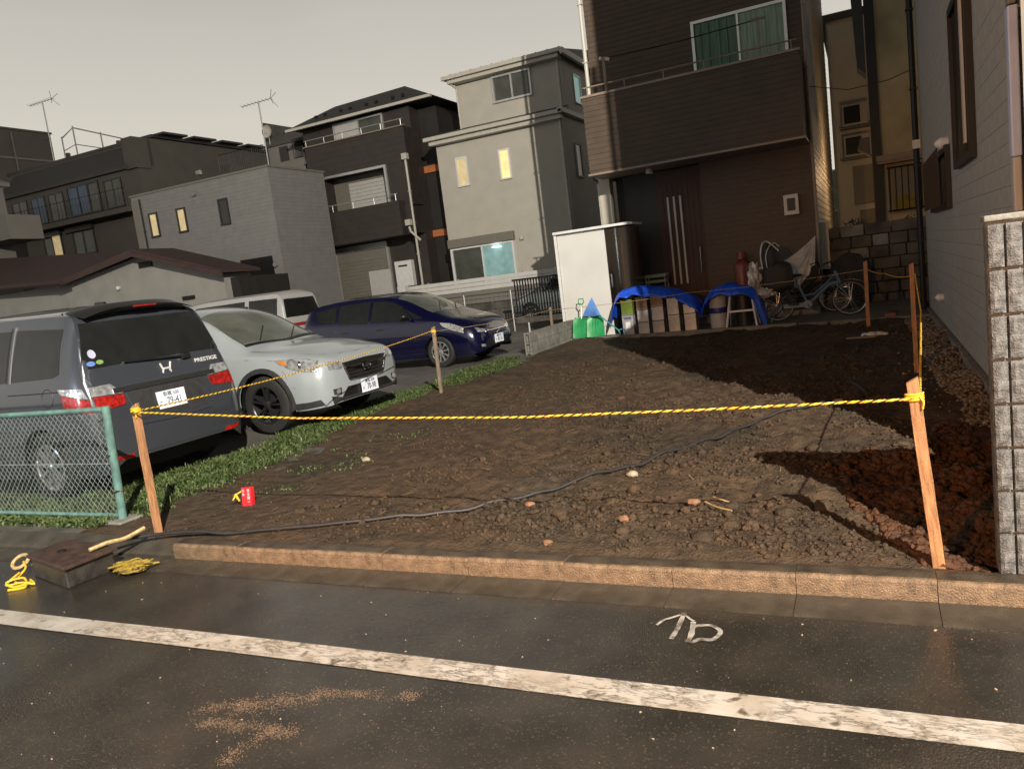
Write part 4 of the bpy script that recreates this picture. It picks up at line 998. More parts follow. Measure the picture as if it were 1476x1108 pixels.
bc.patch('lower_intake', 'car_black', 'front', [(-0.42, 0.42), (0.42, 0.42)], [(-0.50, 0.30), (0.50, 0.30)], 14, 3, 0.005)
q = bc.P('front', 0, 0.56, 0.02); em = MB()
for yy in (-0.04, 0.04): em.tube([(q.x, q.y + yy * 0.85, q.z - 0.035), (q.x, q.y + yy * 0.7, q.z), (q.x, q.y + yy, q.z + 0.035)], 0.008, 5)
em.tube([(q.x, q.y - 0.03, q.z), (q.x, q.y + 0.03, q.z)], 0.008, 5); em.build('badge', 'chrome', gr)
bc.plate('front', bc.P('front', 0, 0.42, 0).x + 0.02, 0, 0.42, '練馬 501', 'の', '83-16', 0.0)
bc.mirror(2.92, 1.00, 'car_black', size=0.9)
bc.add_wheels(0.30, 0.185, 10, 'alloy')
for a, b in (((3.40, -0.38), (3.12, 0.05)), ((3.47, 0.10), (3.2, 0.50))):
    bc.line('wiper', 'car_black', 'top', [a, b], 0.008, 0.016)

# --- white box-shaped van in the second row, silver small car beyond the slat fence
WV = [
    (0.00, 0.35, 0.70, 0.74, 0.90, 0.72, 0.96, 0.66, 0.98),
    (0.06, 0.28, 0.80, 0.83, 1.08, 0.80, 1.20, 0.74, 1.22),
    (0.20, 0.25, 0.82, 0.845, 1.15, 0.82, 1.82, 0.68, 1.87),
    (0.40, 0.25, 0.83, 0.845, 1.16, 0.83, 1.90, 0.66, 1.97),
    (2.50, 0.25, 0.83, 0.845, 1.14, 0.83, 1.91, 0.67, 1.98),
    (3.60, 0.25, 0.83, 0.845, 1.10, 0.83, 1.84, 0.66, 1.92),
    (4.20, 0.25, 0.83, 0.845, 1.05, 0.80, 1.30, 0.70, 1.36),
    (4.50, 0.27, 0.76, 0.80, 0.90, 0.74, 1.00, 0.64, 1.04),
    (4.69, 0.34, 0.60, 0.62, 0.66, 0.58, 0.70, 0.50, 0.72)]
wv = Car('box_van', 'white box-shaped van standing behind the white crossover, its rear to the right', 'van',
         (-14.15, 17.0, 0.15), PI, WV, [(0.95, 0.32), (3.65, 0.32)], 0.36, 'plain_white_paint', 1.69)
wv.patch('rear_window', 'dark_glass', 'rear', [(-0.62, 1.74), (0.62, 1.74)], [(-0.72, 1.24), (0.72, 1.24)], 14, 6, 0.006)
wv.patch('tail_stripe', 'red_lens', 'rear', [(-0.78, 1.07), (0.78, 1.07)], [(-0.78, 0.98), (0.78, 0.98)], 14, 2, 0.006)
for ax in ('side-', 'side+'):
    wv.patch('side_window', 'dark_glass', ax, [(0.30, 1.78), (1.30, 1.80)], [(0.30, 1.26), (1.30, 1.24)], 10, 5, 0.004)
    wv.patch('side_window', 'dark_glass', ax, [(1.45, 1.80), (3.30, 1.78)], [(1.45, 1.24), (3.60, 1.20)], 16, 5, 0.004)
wv.patch('tail_lamp', 'red_lens', 'side+', [(0.06, 1.05), (0.16, 1.06)], [(0.05, 0.8), (0.16, 0.8)], 4, 4, 0.006)
wv.add_wheels(0.32, 0.19, 6, 'alloy')
SV = [(a * 3.85 / 4.41, b, c * 0.99, d * 0.99, e, f * 0.99, g_, h_ * 0.99, i_) for a, b, c, d, e, f, g_, h_, i_ in SH]
sv = Car('compact_car', 'silver compact car behind the black slatted gate, only its front half in view', 'car',
         (-7.45, 25.05, 0.15), PI, SV, [(0.75, 0.30), (3.10, 0.30)], 0.34, 'silver_paint', 1.68)
sv.patch('windscreen', 'windscreen', 'top', [(2.24, -0.56), (2.20, 0), (2.24, 0.56)], [(2.95, -0.62), (3.05, 0, ), (2.95, 0.62)], 14, 6, 0.005)
for ax in ('side-', 'side+'):
    sv.patch('side_window', 'dark_glass', ax, [(0.9, 1.38), (2.30, 1.33)], [(0.95, 1.02), (2.60, 0.98)], 14, 5, 0.004)
    sv.patch('headlamp', 'clear_lens', ax, [(3.20, 0.85), (3.55, 0.74)], [(3.22, 0.77), (3.58, 0.64)], 8, 3, 0.006)
sv.mirror(2.5, 1.0, 'silver_paint', size=0.9)
sv.add_wheels(0.30, 0.185, 9, 'alloy')

# ---------------------------------------------------------------- building helpers
class Face:
    """wall face: u along the wall, z up, d outwards"""
    def __init__(s, kind, pos): s.k, s.p = kind, pos
    def box(s, mb, u0, u1, z0, z1, d0, d1):
        if s.k == '-y': return mb.box(u0, u1, s.p - d1, s.p - d0, z0, z1)
        if s.k == '+x': return mb.box(s.p + d0, s.p + d1, u0, u1, z0, z1)
        return mb.box(s.p - d1, s.p - d0, u0, u1, z0, z1)
    def pt(s, u, z, d):
        return {'-y': (u, s.p - d, z), '+x': (s.p + d, u, z), '-x': (s.p - d, u, z)}[s.k]
    def prof(s, mb, poly_dz, u0, u1):   # profile in (d,z) swept along u
        n = len(poly_dz); v = [s.pt(u, z, d) for u in (u0, u1) for d, z in poly_dz]
        mb.add(v, [(i, (i + 1) % n, n + (i + 1) % n, n + i) for i in range(n)] + [tuple(range(n)), tuple(range(2 * n - 1, n - 1, -1))])
def siding(root, F, u0, u1, z0, z1, pitch_, m, lip=0.012, name='siding', stagger=0.0):
    """lap boards, every course a real step"""
    mb = MB(); z = z0
    while z < z1 - 0.01:
        zt = min(z + pitch_, z1)
        F.prof(mb, [(0.001, z + 0.002), (lip + 0.004, z + 0.002), (lip + 0.004, z + 0.012), (0.006, zt), (0.001, zt)], u0, u1)
        z += pitch_
    o = mb.build(name, m, root, world=True); o['kind'] = 'stuff'
    return o
def window(root, F, u0, u1, z0, z1, frame='aluminium', glass='dark_glass', sashes=2, w=0.05, d=0.05, base=0.0, glass2=None, sill=True, name='window'):
    mb = MB()
    F.box(mb, u0, u1, z1 - w, z1, base, base + d); F.box(mb, u0, u1, z0, z0 + w, base, base + d + (0.03 if sill else 0))
    F.box(mb, u0, u0 + w, z0 + w, z1 - w, base, base + d); F.box(mb, u1 - w, u1, z0 + w, z1 - w, base, base + d)
    fr = mb.build(name, frame, root, world=True)
    n = sashes; du = (u1 - u0 - 2 * w) / n
    for i in range(n):
        a, b = u0 + w + i * du, u0 + w + (i + 1) * du
        dd = base + 0.012 + 0.014 * (i % 2)
        if n > 1 and i < n - 1:
            s_ = MB(); F.box(s_, b - w * 0.35, b + w * 0.35, z0 + w, z1 - w, base + 0.01, base + d - 0.006); s_.build('sash_bar', frame, fr, world=True)
        g_ = MB(); F.box(g_, a + 0.001, b - 0.001, z0 + w, z1 - w, base + 0.002, dd); g_.build('pane', (glass2 if (glass2 and i == n - 1) else glass), fr, world=True)
    return fr
def rail(root, F, u0, u1, z, h, m='aluminium', n=4, base=0.0, name='railing', r=0.02):
    mb = MB(); mb.tube([F.pt(u0, z + h, base), F.pt(u1, z + h, base)], r, 6)
    for i in range(n):
        u = u0 + 0.1 + (u1 - u0 - 0.2) * i / (n - 1); mb.tube([F.pt(u, z, base), F.pt(u, z + h, base)], r * 0.8, 6)
    return mb.build(name, m, root, world=True)
def pipe(root, pts, r=0.035, m='white_trim', name='downpipe', brackets=True):
    mb = MB(); mb.tube(pts, r, 8)
    if brackets:
        a, b = Vector(pts[0]), Vector(pts[-1]); n = max(2, int((a - b).length / 1.2))
        for i in range(1, n):
            p = a.lerp(b, i / n)
            if len(pts) == 2: mb.box(p.x - r * 1.3, p.x + r * 1.3, p.y - r * 1.3, p.y + r * 1.3, p.z - 0.012, p.z + 0.012)
    return mb.build(name, m, root, world=True, smooth=False)
def wallbox(root, x0, x1, y0, y1, z0, z1, m, name='wall'):
    mb = MB(); mb.box(x0, x1, y0, y1, z0, z1); return mb.build(name, m, root, world=True)

# ---------------------------------------------------------------- brown house behind the lot
bh = thing('brown_house', 'brown clapboard house with a deep balcony and a dark front door behind the lot', 'house', (-3.3, 18.0, 0.1))
FY = Face('-y', 18.0)
wallbox(bh, -3.33, -1.0, 18.0, 29.5, 0.0, 11.6, 'brown_siding')
wallbox(bh, -5.62, -3.33, 18.0, 29.5, 3.72, 11.6, 'brown_siding')
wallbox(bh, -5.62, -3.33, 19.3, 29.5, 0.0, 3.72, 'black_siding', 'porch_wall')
siding(bh, FY, -5.62, -1.0, 5.3, 11.6, 0.115, 'brown_siding')
siding(bh, FY, -3.33, -1.0, 0.35, 3.72, 0.115, 'brown_siding')
siding(bh, Face('+x', -1.0), 18.0, 29.5, 0.35, 11.6, 0.15, 'tile_wall', name='side_cladding')
wallbox(bh, -5.66, -5.40, 17.86, 18.14, 0.0, 3.72, 'beige_render_low', 'porch_column')
mb = MB(); mb.box(-5.52, -1.04, 16.9, 17.995, 3.74, 5.36); mb.build('balcony', 'brown_siding', bh, world=True)
siding(bh, Face('-y', 16.9), -5.52, -1.04, 3.80, 5.36, 0.115, 'brown_siding', name='balcony_siding')
siding(bh, Face('-x', -5.52), 16.9, 18.0, 3.80, 5.36, 0.115, 'brown_siding', name='balcony_siding')
mb = MB(); mb.box(-5.56, -1.0, 16.86, 17.0, 5.36, 5.415); mb.box(-5.56, -5.46, 17.0, 17.99, 5.36, 5.415); mb.build('balcony_cap', 'brown_trim', bh, world=True, bevel=0.008)
mb = MB(); mb.box(-5.56, -1.0, 16.86, 17.99, 3.69, 3.738); mb.build('balcony_soffit', 'brown_trim', bh, world=True, bevel=0.008)
rail(bh, Face('-y', 16.93), -5.5, -1.06, 5.415, 0.17, 'brown_trim', 6, name='balcony_rail', r=0.018)
mb = MB(); mb.tube([(-5.0, 17.05, 5.4), (-5.0, 17.05, 6.15)], 0.03, 8); mb.tube([(-5.08, 17.05, 6.15), (-4.85, 17.05, 6.08)], 0.045, 8); mb.build('drying_pole_holder', 'brown_trim', bh, world=True)
mb = MB()
mb.tube([(-1.75, 17.05, 5.4), (-1.75, 17.05, 6.15)], 0.018, 8); mb.tube([(-1.9, 17.05, 6.16), (-1.6, 17.05, 6.16)], 0.03, 6)
mb.build('drying_pole_holder', 'brown_trim', bh, world=True)
mb = MB(); mb.tube([(-4.95, 17.05, 6.13), (-3.4, 17.05, 6.10), (-1.75, 17.05, 6.15)], 0.012, 6); mb.build('drying_pole', 'black_metal', bh, world=True)
w = window(bh, FY, -3.24, -1.28, 5.45, 6.66, 'aluminium', 'green_curtain', 2, 0.06, 0.07, base=0.02, glass2='pale_curtain')
for k in range(9):
    mb = MB(); u = -3.12 + k * 0.195; mb.box(u, u + 0.05, 17.940, 17.952, 5.52, 6.58) if k % 2 else mb.box(u, u + 0.08, 17.940, 17.950, 5.52, 6.58)
    mb.build('curtain_fold', 'green_curtain' if k < 5 else 'pale_curtain', w, world=True)
# door inside the porch
DF = Face('-y', 18.35)
dr = MB(); dr.box(-4.42, -3.34, 18.35, 18.45, 0.30, 3.70); dr = dr.build('front_door', 'door_brown', bh, world=True)
for k in range(9):
    mb = MB(); u = -4.40 + k * 0.117; mb.box(u, u + 0.105, 18.335, 18.348, 0.4, 3.35); mb.build('door_board', 'door_brown', dr, world=True)
for k in range(3):
    mb = MB(); u = -4.20 + k * 0.145; mb.box(u, u + 0.045, 18.30, 18.332, 1.05, 3.08); mb.build('door_inlay', 'white_trim', dr, world=True)
mb = MB(); mb.tube([(-3.52, 18.25, 1.25), (-3.52, 18.25, 1.85)], 0.012, 6); mb.tube([(-3.52, 18.25, 1.3), (-3.52, 18.34, 1.3)], 0.008, 6); mb.tube([(-3.52, 18.25, 1.8), (-3.52, 18.34, 1.8)], 0.008, 6)
mb.build('handle', 'chrome', dr, world=True)
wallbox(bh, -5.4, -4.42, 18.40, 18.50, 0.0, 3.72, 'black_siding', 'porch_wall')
mb = MB(); mb.lathe([(0, 0), (0.07, 0), (0.085, -0.1), (0, -0.1)], 14, 'z', c=(-4.32, 17.4, 3.685)); mb.build('porch_light', 'white_trim', bh, world=True)
mb = MB(); mb.box(-5.4, -1.0, 17.2, 18.0, 0.1, 0.30); mb.build('porch_step', 'old_concrete', bh, world=True, bevel=0.01)
mt = MB(); mt.box(-1.60, -1.30, 17.86, 17.982, 2.27, 2.70); mt = mt.build('electric_meter', 'white_trim', bh, world=True, bevel=0.012)
mb = MB(); mb.box(-1.53, -1.37, 17.84, 17.858, 2.36, 2.62); mb.build('meter_window', 'car_trim_black', mt, world=True)
pipe(bh, [(-5.68, 17.93, 0.3), (-5.68, 17.93, 3.6)], 0.04)
pipe(bh, [(-5.69, 17.96, 3.8), (-5.69, 17.96, 11.5)], 0.045)
pipe(bh, [(-0.96, 17.95, 0.2), (-0.96, 17.95, 11.5)], 0.03, 'brown_trim')
wl = thing('assumed_wall_lamp', 'assumed small orange wall lamp, added out of sight in the gap between the houses', 'lamp', (0.33, 23.9, 3.6))  # assumed lamp, hidden behind the corner board, added to light the side cladding orange
mb = MB(); mb.lathe([(0, 0), (0.05, 0.0), (0.07, 0.1), (0, 0.12)], 12, 'z'); mb.build('lamp_body', 'bulb_glow', wl)
ld = bpy.data.lights.new('assumed_wall_lamp_light', 'POINT'); ld.energy = 75; ld.color = (1.0, 0.62, 0.32); ld.shadow_soft_size = 0.06
lo = bpy.data.objects.new('assumed_wall_lamp_light', ld); COL.objects.link(lo); lo.parent = wl; lo.location = (-0.05, 0, -0.08)
wallbox(bh, -0.98, -0.80, 19.0, 19.5, 1.0, 2.05, 'white_trim', 'meter_box')
mb = MB(); mb.box(-5.75, -0.85, 17.7, 29.7, 11.6, 11.75); mb.build('roof', 'roof_slate', bh, world=True)

# ---------------------------------------------------------------- beige three storey house
be = thing('beige_house', 'beige rendered three storey house with two narrow lit windows and a cyan lit patio door', 'house', (-12.5, 28, 0.1))
FB = Face('-y', 28.0); FX = Face('+x', -10.0)
wallbox(be, -15.45, -10.0, 28.0, 36, 0.0, 7.45, 'beige_render')
wallbox(be, -14.45, -9.98, 28.4, 36, 7.45, 9.62, 'beige_render')
# front of upper storey stands back a little; low lean-to roofs with white gutters
mb = MB(); mb.prism([(27.62, 7.52), (28.42, 7.80), (28.42, 7.62), (27.62, 7.44)], -15.72, -9.85, 'x'); mb.build('lower_roof', 'roof_slate', be, world=True)
mb = MB(); mb.box(-15.74, -9.82, 27.50, 27.615, 7.40, 7.55); mb.box(-15.6, -9.95, 27.68, 27.99, 7.24, 7.42); mb.build('gutter', 'white_trim', be, world=True, bevel=0.02)
mb = MB(); mb.box(-9.985, -9.80, 27.5, 36, 7.42, 7.60); mb.build('gutter', 'white_trim', be, world=True, bevel=0.02)
mb = MB(); mb.prism([(27.98, 9.72), (32, 10.45), (36.2, 9.72), (36.2, 9.62), (27.98, 9.62)], -14.75, -9.78, 'x'); rf = mb.build('roof', 'roof_slate', be, world=True)
mb = MB(); mb.box(-14.78, -9.72, 27.86, 27.975, 9.60, 9.75); mb.box(-14.6, -9.9, 28.0, 28.39, 9.46, 9.615); mb.build('gutter', 'white_trim', be, world=True, bevel=0.02)
mb = MB(); mb.box(-9.775, -9.64, 27.86, 36.2, 9.50, 9.72); mb.build('verge_board', 'white_trim', be, world=True, bevel=0.02)
for k in range(11):
    mb = MB(); u = -14.5 + k * 0.46; mb.box(u, u + 0.05, 28.1, 28.14, 9.75, 9.83); mb.build('snow_guard', 'black_metal', rf, world=True)
FU = Face('-y', 28.4)
window(be, FU, -12.85, -11.20, 8.42, 9.42, 'aluminium', 'room_dark', 2, 0.07, 0.08)
mb = MB(); FU.box(mb, -12.95, -11.1, 9.43, 9.52, 0, 0.1); mb.build('window_hood', 'white_trim', be, world=True)
window(be, FX, 29.6, 30.4, 8.05, 9.15, 'aluminium', 'window_cyan', 1, 0.05, 0.05, base=0.02)
window(be, FB, -14.66, -14.14, 5.50, 6.64, 'white_metal', 'window_lit', 1, 0.06, 0.05)
window(be, FB, -12.76, -12.28, 5.47, 6.62, 'white_metal', 'window_lit_bright', 1, 0.06, 0.05)
window(be, FB, -15.38, -12.55, 1.30, 3.15, 'white_metal', 'room_dark', 2, 0.08, 0.09, glass2='window_cyan', name='patio_door')
mb = MB(); mb.lathe([(0, 0), (0.17, 0), (0.19, -0.05), (0, -0.05)], 16, 'z', c=(-13.3, 27.93, 3.0)); mb.build('ceiling_lamp', 'lamp_glow', be, world=True)
mb = MB(); FB.box(mb, -15.42, -12.48, 3.16, 3.50, 0, 0.20); mb.build('shutter_box', 'shutter_grey', be, world=True, bevel=0.01)
mb = MB(); FB.box(mb, -12.26, -12.10, 3.1, 3.26, 0, 0.12); mb.build('vent_hood', 'white_trim', be, world=True, bevel=0.02)
mb = MB(); FB.box(mb, -15.45, -10.0, 4.18, 4.22, 0, 0.006); mb.build('wall_joint', 'beige_render_low', be, world=True)
pipe(be, [(-10.08, 27.93, 0.2), (-10.08, 27.93, 7.4)], 0.045)
pipe(be, [(-10.08, 28.33, 7.7), (-10.08, 28.33, 9.6)], 0.04); pipe(be, [(-14.38, 28.33, 7.7), (-14.38, 28.33, 9.3), (-14.55, 28.0, 9.55)], 0.04)
for z0, y0 in ((5.2, 29.0), (5.2, 31.0)):
    window(be, FX, y0, y0 + 0.7, z0, z0 + 1.3, 'beige_render_low', 'room_dark', 1, 0.05, 0.05, base=0.01)
mb = MB(); mb.box(-12.2, -11.35, 27.4, 27.75, 1.0, 1.75); mb.build('air_conditioner', 'white_trim', be, world=True, bevel=0.02)

# ---------------------------------------------------------------- dark three storey house
dh = thing('dark_house', 'dark brown three storey house with two balconies and thin orange bands on its side', 'house', (-19.5, 28, 0.1))
FD = Face('-y', 28.0)
wallbox(dh, -22.6, -17.0, 28.9, 37, 0.0, 9.3, 'dark_siding')
wallbox(dh, -22.6, -17.0, 28.0, 28.9, 4.05, 5.2, 'dark_siding', 'balcony')
wallbox(dh, -22.0, -16.9, 28.1, 28.9, 6.95, 8.35, 'dark_siding', 'balcony')
wallbox(dh, -23.0, -17.3, 27.6, 28.3, 4.0, 5.40, 'dark_siding', 'lower_balcony')
siding(dh, Face('-y', 28.1), -22.0, -16.9, 6.95, 8.35, 0.25, 'dark_siding')
siding(dh, Face('-y', 27.6), -23.0, -17.3, 4.0, 5.40, 0.25, 'dark_siding')
wallbox(dh, -22.0, -21.3, 28.1, 28.9, 5.2, 6.95, 'dark_siding'); wallbox(dh, -18.0, -16.9, 28.1, 28.9, 5.2, 6.95, 'dark_siding')
wallbox(dh, -16.99, -16.1, 29.6, 37, 0.0, 9.2, 'black_siding', 'side_wall')
for z in (6.55, 3.85):
    mb = MB(); mb.box(-17.0, -16.06, 29.50, 29.597, z, z + 0.28); mb.box(-16.095, -16.02, 29.597, 37, z, z + 0.28); mb.build('orange_band', 'orange_trim', dh, world=True)
mb = MB(); mb.box(-22.05, -16.85, 28.02, 28.16, 8.352, 8.40); mb.build('parapet_cap', 'brown_trim', dh, world=True)
rail(dh, Face('-y', 28.1), -22.0, -16.9, 8.40, 0.25, 'aluminium', 6); rail(dh, Face('-y', 27.65), -22.9, -17.35, 5.40, 0.28, 'aluminium', 6)
mb = MB(); mb.box(-22.95, -22.4, 27.62, 27.66, 5.4, 5.7); mb.build('railing_panel', 'old_wood', dh, world=True)
FD2 = Face('-y', 28.9)
window(dh, FD2, -20.9, -18.3, 8.2, 9.25, 'aluminium', 'room_dark', 2, 0.08, 0.08)
mb = MB(); FD2.box(mb, -20.8, -19.6, 8.3, 9.15, 0.06, 0.09); mb.build('curtain', 'shutter_light', dh, world=True)
mb = MB(); FD2.box(mb, -21.3, -18.0, 5.2, 6.94, 0.0, 0.05); mb.build('recess_wall', 'shutter_grey', dh, world=True)
mb = MB()
for k in range(9): FD2.box(mb, -20.5, -18.5, 5.25 + k * 0.155, 5.395 + k * 0.155, 0.055, 0.08)
mb.build('shutter', 'shutter_light', dh, world=True)
mb = MB(); mb.box(-21.35, -21.25, 27.98, 28.08, 5.2, 6.95); mb.box(-21.35, -17.95, 27.98, 28.08, 6.88, 6.98); mb.box(-18.05, -17.95, 27.98, 28.08, 5.2, 6.88); mb.build('recess_frame', 'aluminium', dh, world=True)
FG = Face('-y', 28.9)
mb = MB(); FG.box(mb, -21.7, -19.0, 0.3, 3.7, 0.02, 0.10); gs = mb.build('garage_shutter', 'shutter_grey', dh, world=True)
for k in range(20):
    mb = MB(); FG.box(mb, -21.62, -19.08, 0.4 + k * 0.15, 0.54 + k * 0.15, 0.105, 0.125); mb.build('slat', 'shutter_grey', gs, world=True)
mb = MB(); FG.box(mb, -21.8, -21.705, 0.3, 3.8, 0.02, 0.16); FG.box(mb, -18.995, -18.9, 0.3, 3.8, 0.02, 0.16); FG.box(mb, -21.8, -18.9, 3.705, 3.95, 0.02, 0.2); mb.build('shutter_frame', 'aluminium', gs, world=True)
mb = MB(); FG.box(mb, -20.05, -18.95, 0.6, 2.75, 0.17, 0.20); mb.build('side_door', 'shutter_light', dh, world=True)
mb = MB(); FG.box(mb, -18.6, -17.75, 1.9, 3.0, 0.02, 0.30); wh = mb.build('water_heater', 'white_metal', dh, world=True, bevel=0.02)
mb = MB(); FG.box(mb, -18.4, -17.95, 2.75, 2.82, 0.302, 0.31); mb.build('flue', 'black_metal', wh, world=True)
mb = MB(); FG.box(mb, -22.5, -21.9, 0.3, 3.4, 0.02, 0.08); mb.build('entrance_door', 'black_siding', dh, world=True)
pipe(dh, [(-16.95, 28.0, 7.0), (-16.95, 28.0, 0.6)], 0.05); pipe(dh, [(-17.15, 27.9, 4.3), (-17.10, 27.9, 4.1), (-16.75, 28.0, 3.7)], 0.05, brackets=False)
for p in ((-16.95, 28.0, 7.0), (-17.15, 27.9, 4.35)):
    mb = MB(); mb.box(p[0] - 0.12, p[0] + 0.12, p[1] - 0.12, p[1] + 0.12, p[2], p[2] + 0.25); mb.build('rain_hopper', 'white_trim', dh, world=True, bevel=0.02)
mb = MB()   # hipped roof
mb.add([(-22.9, 28.2, 9.32), (-15.75, 28.6, 9.45), (-15.75, 37.3, 9.4), (-22.9, 37.3, 9.32), (-21.6, 30.2, 10.35), (-17.8, 30.2, 10.45), (-17.8, 35.5, 10.45), (-21.6, 35.5, 10.35)],
       [(0, 1, 5, 4), (1, 2, 6, 5), (2, 3, 7, 6), (3, 0, 4, 7), (4, 5, 6, 7), (3, 2, 1, 0)])
rf = mb.build('roof', 'roof_slate', dh, world=True)
mb = MB(); mb.add([(-22.92, 28.1, 9.2), (-15.7, 28.5, 9.33), (-15.7, 28.5, 9.44), (-22.92, 28.1, 9.31), (-22.92, 28.25, 9.2), (-15.7, 28.65, 9.33), (-15.7, 28.65, 9.44), (-22.92, 28.25, 9.31)],
                  [(0, 1, 2, 3), (4, 7, 6, 5), (0, 4, 5, 1), (3, 2, 6, 7), (0, 3, 7, 4), (1, 5, 6, 2)]); mb.build('gutter', 'white_trim', rf, world=True)
for k in range(8):
    mb = MB(); u = -21.8 + (k // 2) * 1.35 + (k % 2) * 0.5; mb.box(u, u + 0.12, 28.85, 28.95, 9.68, 9.80); mb.build('snow_guard', 'black_metal', rf, world=True)

# ---------------------------------------------------------------- grey sided two storey house
gh = thing('grey_house', 'grey sided flat-topped house with two small lit windows and a black shutter', 'house', (-24, 24, 0.1))
FG = Face('-y', 24.0)
wallbox(gh, -28.3, -20.7, 24.0, 27.4, 0.0, 7.05, 'grey_siding')
siding(gh, FG, -28.0, -20.7, 0.3, 7.05, 0.152, 'grey_siding', lip=0.006)
siding(gh, Face('+x', -20.7), 24.0, 27.4, 0.3, 7.05, 0.152, 'grey_siding', lip=0.006)
mb = MB(); mb.box(-28.35, -20.65, 23.95, 27.45, 7.05, 7.13); mb.build('parapet_cap', 'shutter_grey', gh, world=True)
window(gh, FG, -27.42, -26.90, 5.24, 6.26, 'dark_frame', 'window_lit', 1, 0.07, 0.05, base=0.01)
window(gh, FG, -25.80, -25.28, 5.22, 6.22, 'dark_frame', 'window_lit', 1, 0.07, 0.05, base=0.01)
window(gh, FG, -23.46, -22.94, 5.20, 6.24, 'dark_frame', 'dark_glass', 1, 0.06, 0.05, base=0.01)
mb = MB(); FG.box(mb, -22.75, -21.15, 1.2, 3.72, 0.012, 0.10); bs = mb.build('black_shutter', 'black_metal', gh, world=True)
for k in range(16):
    mb = MB(); FG.box(mb, -22.70, -21.20, 1.25 + k * 0.15, 1.385 + k * 0.15, 0.102, 0.116); mb.build('slat', 'black_metal', bs, world=True)
mb = MB(); FG.box(mb, -20.95 - 0.25, -20.85, 2.2, 2.9, 0.012, 0.2); mb.build('meter_box', 'grey_siding', gh, world=True, bevel=0.02)
mb = MB(); mb.lathe([(0, 0), (0.09, 0), (0.09, -0.12), (0, -0.12)], 12, 'y', c=(-21.0, 23.98, 3.35)); mb.lathe([(0, 0), (0.1, 0), (0.1, -0.12), (0, -0.12)], 12, 'y', c=(-24.6, 23.98, 6.65)); mb.build('vent', 'grey_siding', gh, world=True)
mb = MB(); FG.box(mb, -28.3, -28.0, 0, 6.9, 0.0, 0.03); mb.build('corner_trim', 'shutter_grey', gh, world=True)
pipe(gh, [(-27.75, 23.93, 0.2), (-27.75, 23.93, 6.9)], 0.04, 'dark_frame')
mb = MB(); mb.box(-27.8, -24.0, 24.6, 24.7, 7.13, 7.30); mb.build('roof_step', 'dark_frame', gh, world=True)
# roof terrace behind with iron railing and stair tower
rt = thing('roof_terrace_house', 'grey house with railed roof terrace and sloped stair tower behind the grey sided house', 'house', (-25, 30, 0.1))
wallbox(rt, -32.5, -23.6, 30.0, 38, 0.0, 8.45, 'apartment_light')
wallbox(rt, -25.9, -24.3, 30.3, 33, 8.45, 9.3, 'apartment_light', 'stair_tower')
mb = MB(); mb.prism([(-25.95, 9.3), (-25.95, 10.5), (-23.0, 9.55), (-23.0, 9.2), (-24.3, 9.3)], 30.2, 33.1, 'y'); mb.build('tower_roof', 'roof_slate', rt, world=True)
mb = MB(); mb.box(-25.2, -24.7, 30.24, 30.29, 8.5, 9.2); mb.build('terrace_door', 'dark_frame', rt, world=True)
def bars(root, p0, p1, z0, z1, n, m='black_metal', r=0.012, name='railing'):
    mb = MB(); a, b = Vector(p0), Vector(p1)
    for z in (z0 + 0.05, z1):
        mb.tube([(a.x, a.y, z), (b.x, b.y, z)], r * 1.4, 5)
    for i in range(n + 1):
        p = a.lerp(b, i / n); mb.tube([(p.x, p.y, z0), (p.x, p.y, z1)], r if i % 6 else r * 1.8, 4)
    return mb.build(name, m, root, world=True)
bars(rt, (-28.9, 30.05), (-25.95, 30.05), 8.45, 9.45, 24)
bars(rt, (-24.2, 30.05), (-23.65, 30.05), 8.45, 9.35, 6)
ds = MB(); ds.lathe([(0.0, 0.0), (0.15, -0.02), (0.28, -0.09), (0.285, -0.10), (0.15, -0.035), (0, -0.02)], 20, 'y', c=(0, 0, 0)); ds.tube([(0, 0, -0.6), (0, 0.02, 0)], 0.02, 6); ds.tube([(0, 0, -0.1), (0, -0.3, -0.02)], 0.01, 5)
tag(ds.build('satellite_dish', 'white_trim', loc=(-25.3, 29.8, 9.9)), 'white satellite dish beside the stair tower on the roof terrace', 'satellite dish')
def tv_antenna(x, y, z0, z1, label, s=1.0, rz=0.0):
    r = thing('tv_antenna', label, 'antenna', (x, y, z0), rz)
    mb = MB(); mb.tube([(0, 0, 0), (0, 0, z1 - z0)], 0.03 * s, 6); mb.build('mast', 'galvanised', r)
    mb = MB(); h = z1 - z0
    mb.tube([(-0.75 * s, 0, h - 0.08), (0.55 * s, 0, h + 0.10 * s)], 0.016 * s, 5)
    for k in range(9):
        t = k / 8; xx_ = (-0.75 + 1.3 * t) * s; mb.tube([(xx_, -0.22 * s, h - 0.08 + 0.18 * s * t), (xx_, 0.22 * s, h - 0.08 + 0.18 * s * t)], 0.009 * s, 4)
    for a in (-1, 1):
        mb.tube([(0.55 * s, 0.0, h + 0.10 * s), (0.72 * s, 0.30 * s, h + (0.10 + a * 0.30) * s)], 0.012 * s, 4); mb.tube([(0.55 * s, 0.0, h + 0.10 * s), (0.72 * s, -0.30 * s, h + (0.10 + a * 0.30) * s)], 0.012 * s, 4)
    mb.build('aerial', 'galvanised', r)
    return r
tv_antenna(-23.35, 27.2, 6.9, 10.45, 'tv antenna on a tall mast at the corner of the grey sided house', 1.0, 0.4)
tv_antenna(-49.6, 36.5, 12.98, 17.2, 'tv antenna standing left of the railings on the apartment roof', 1.3, 0.3)

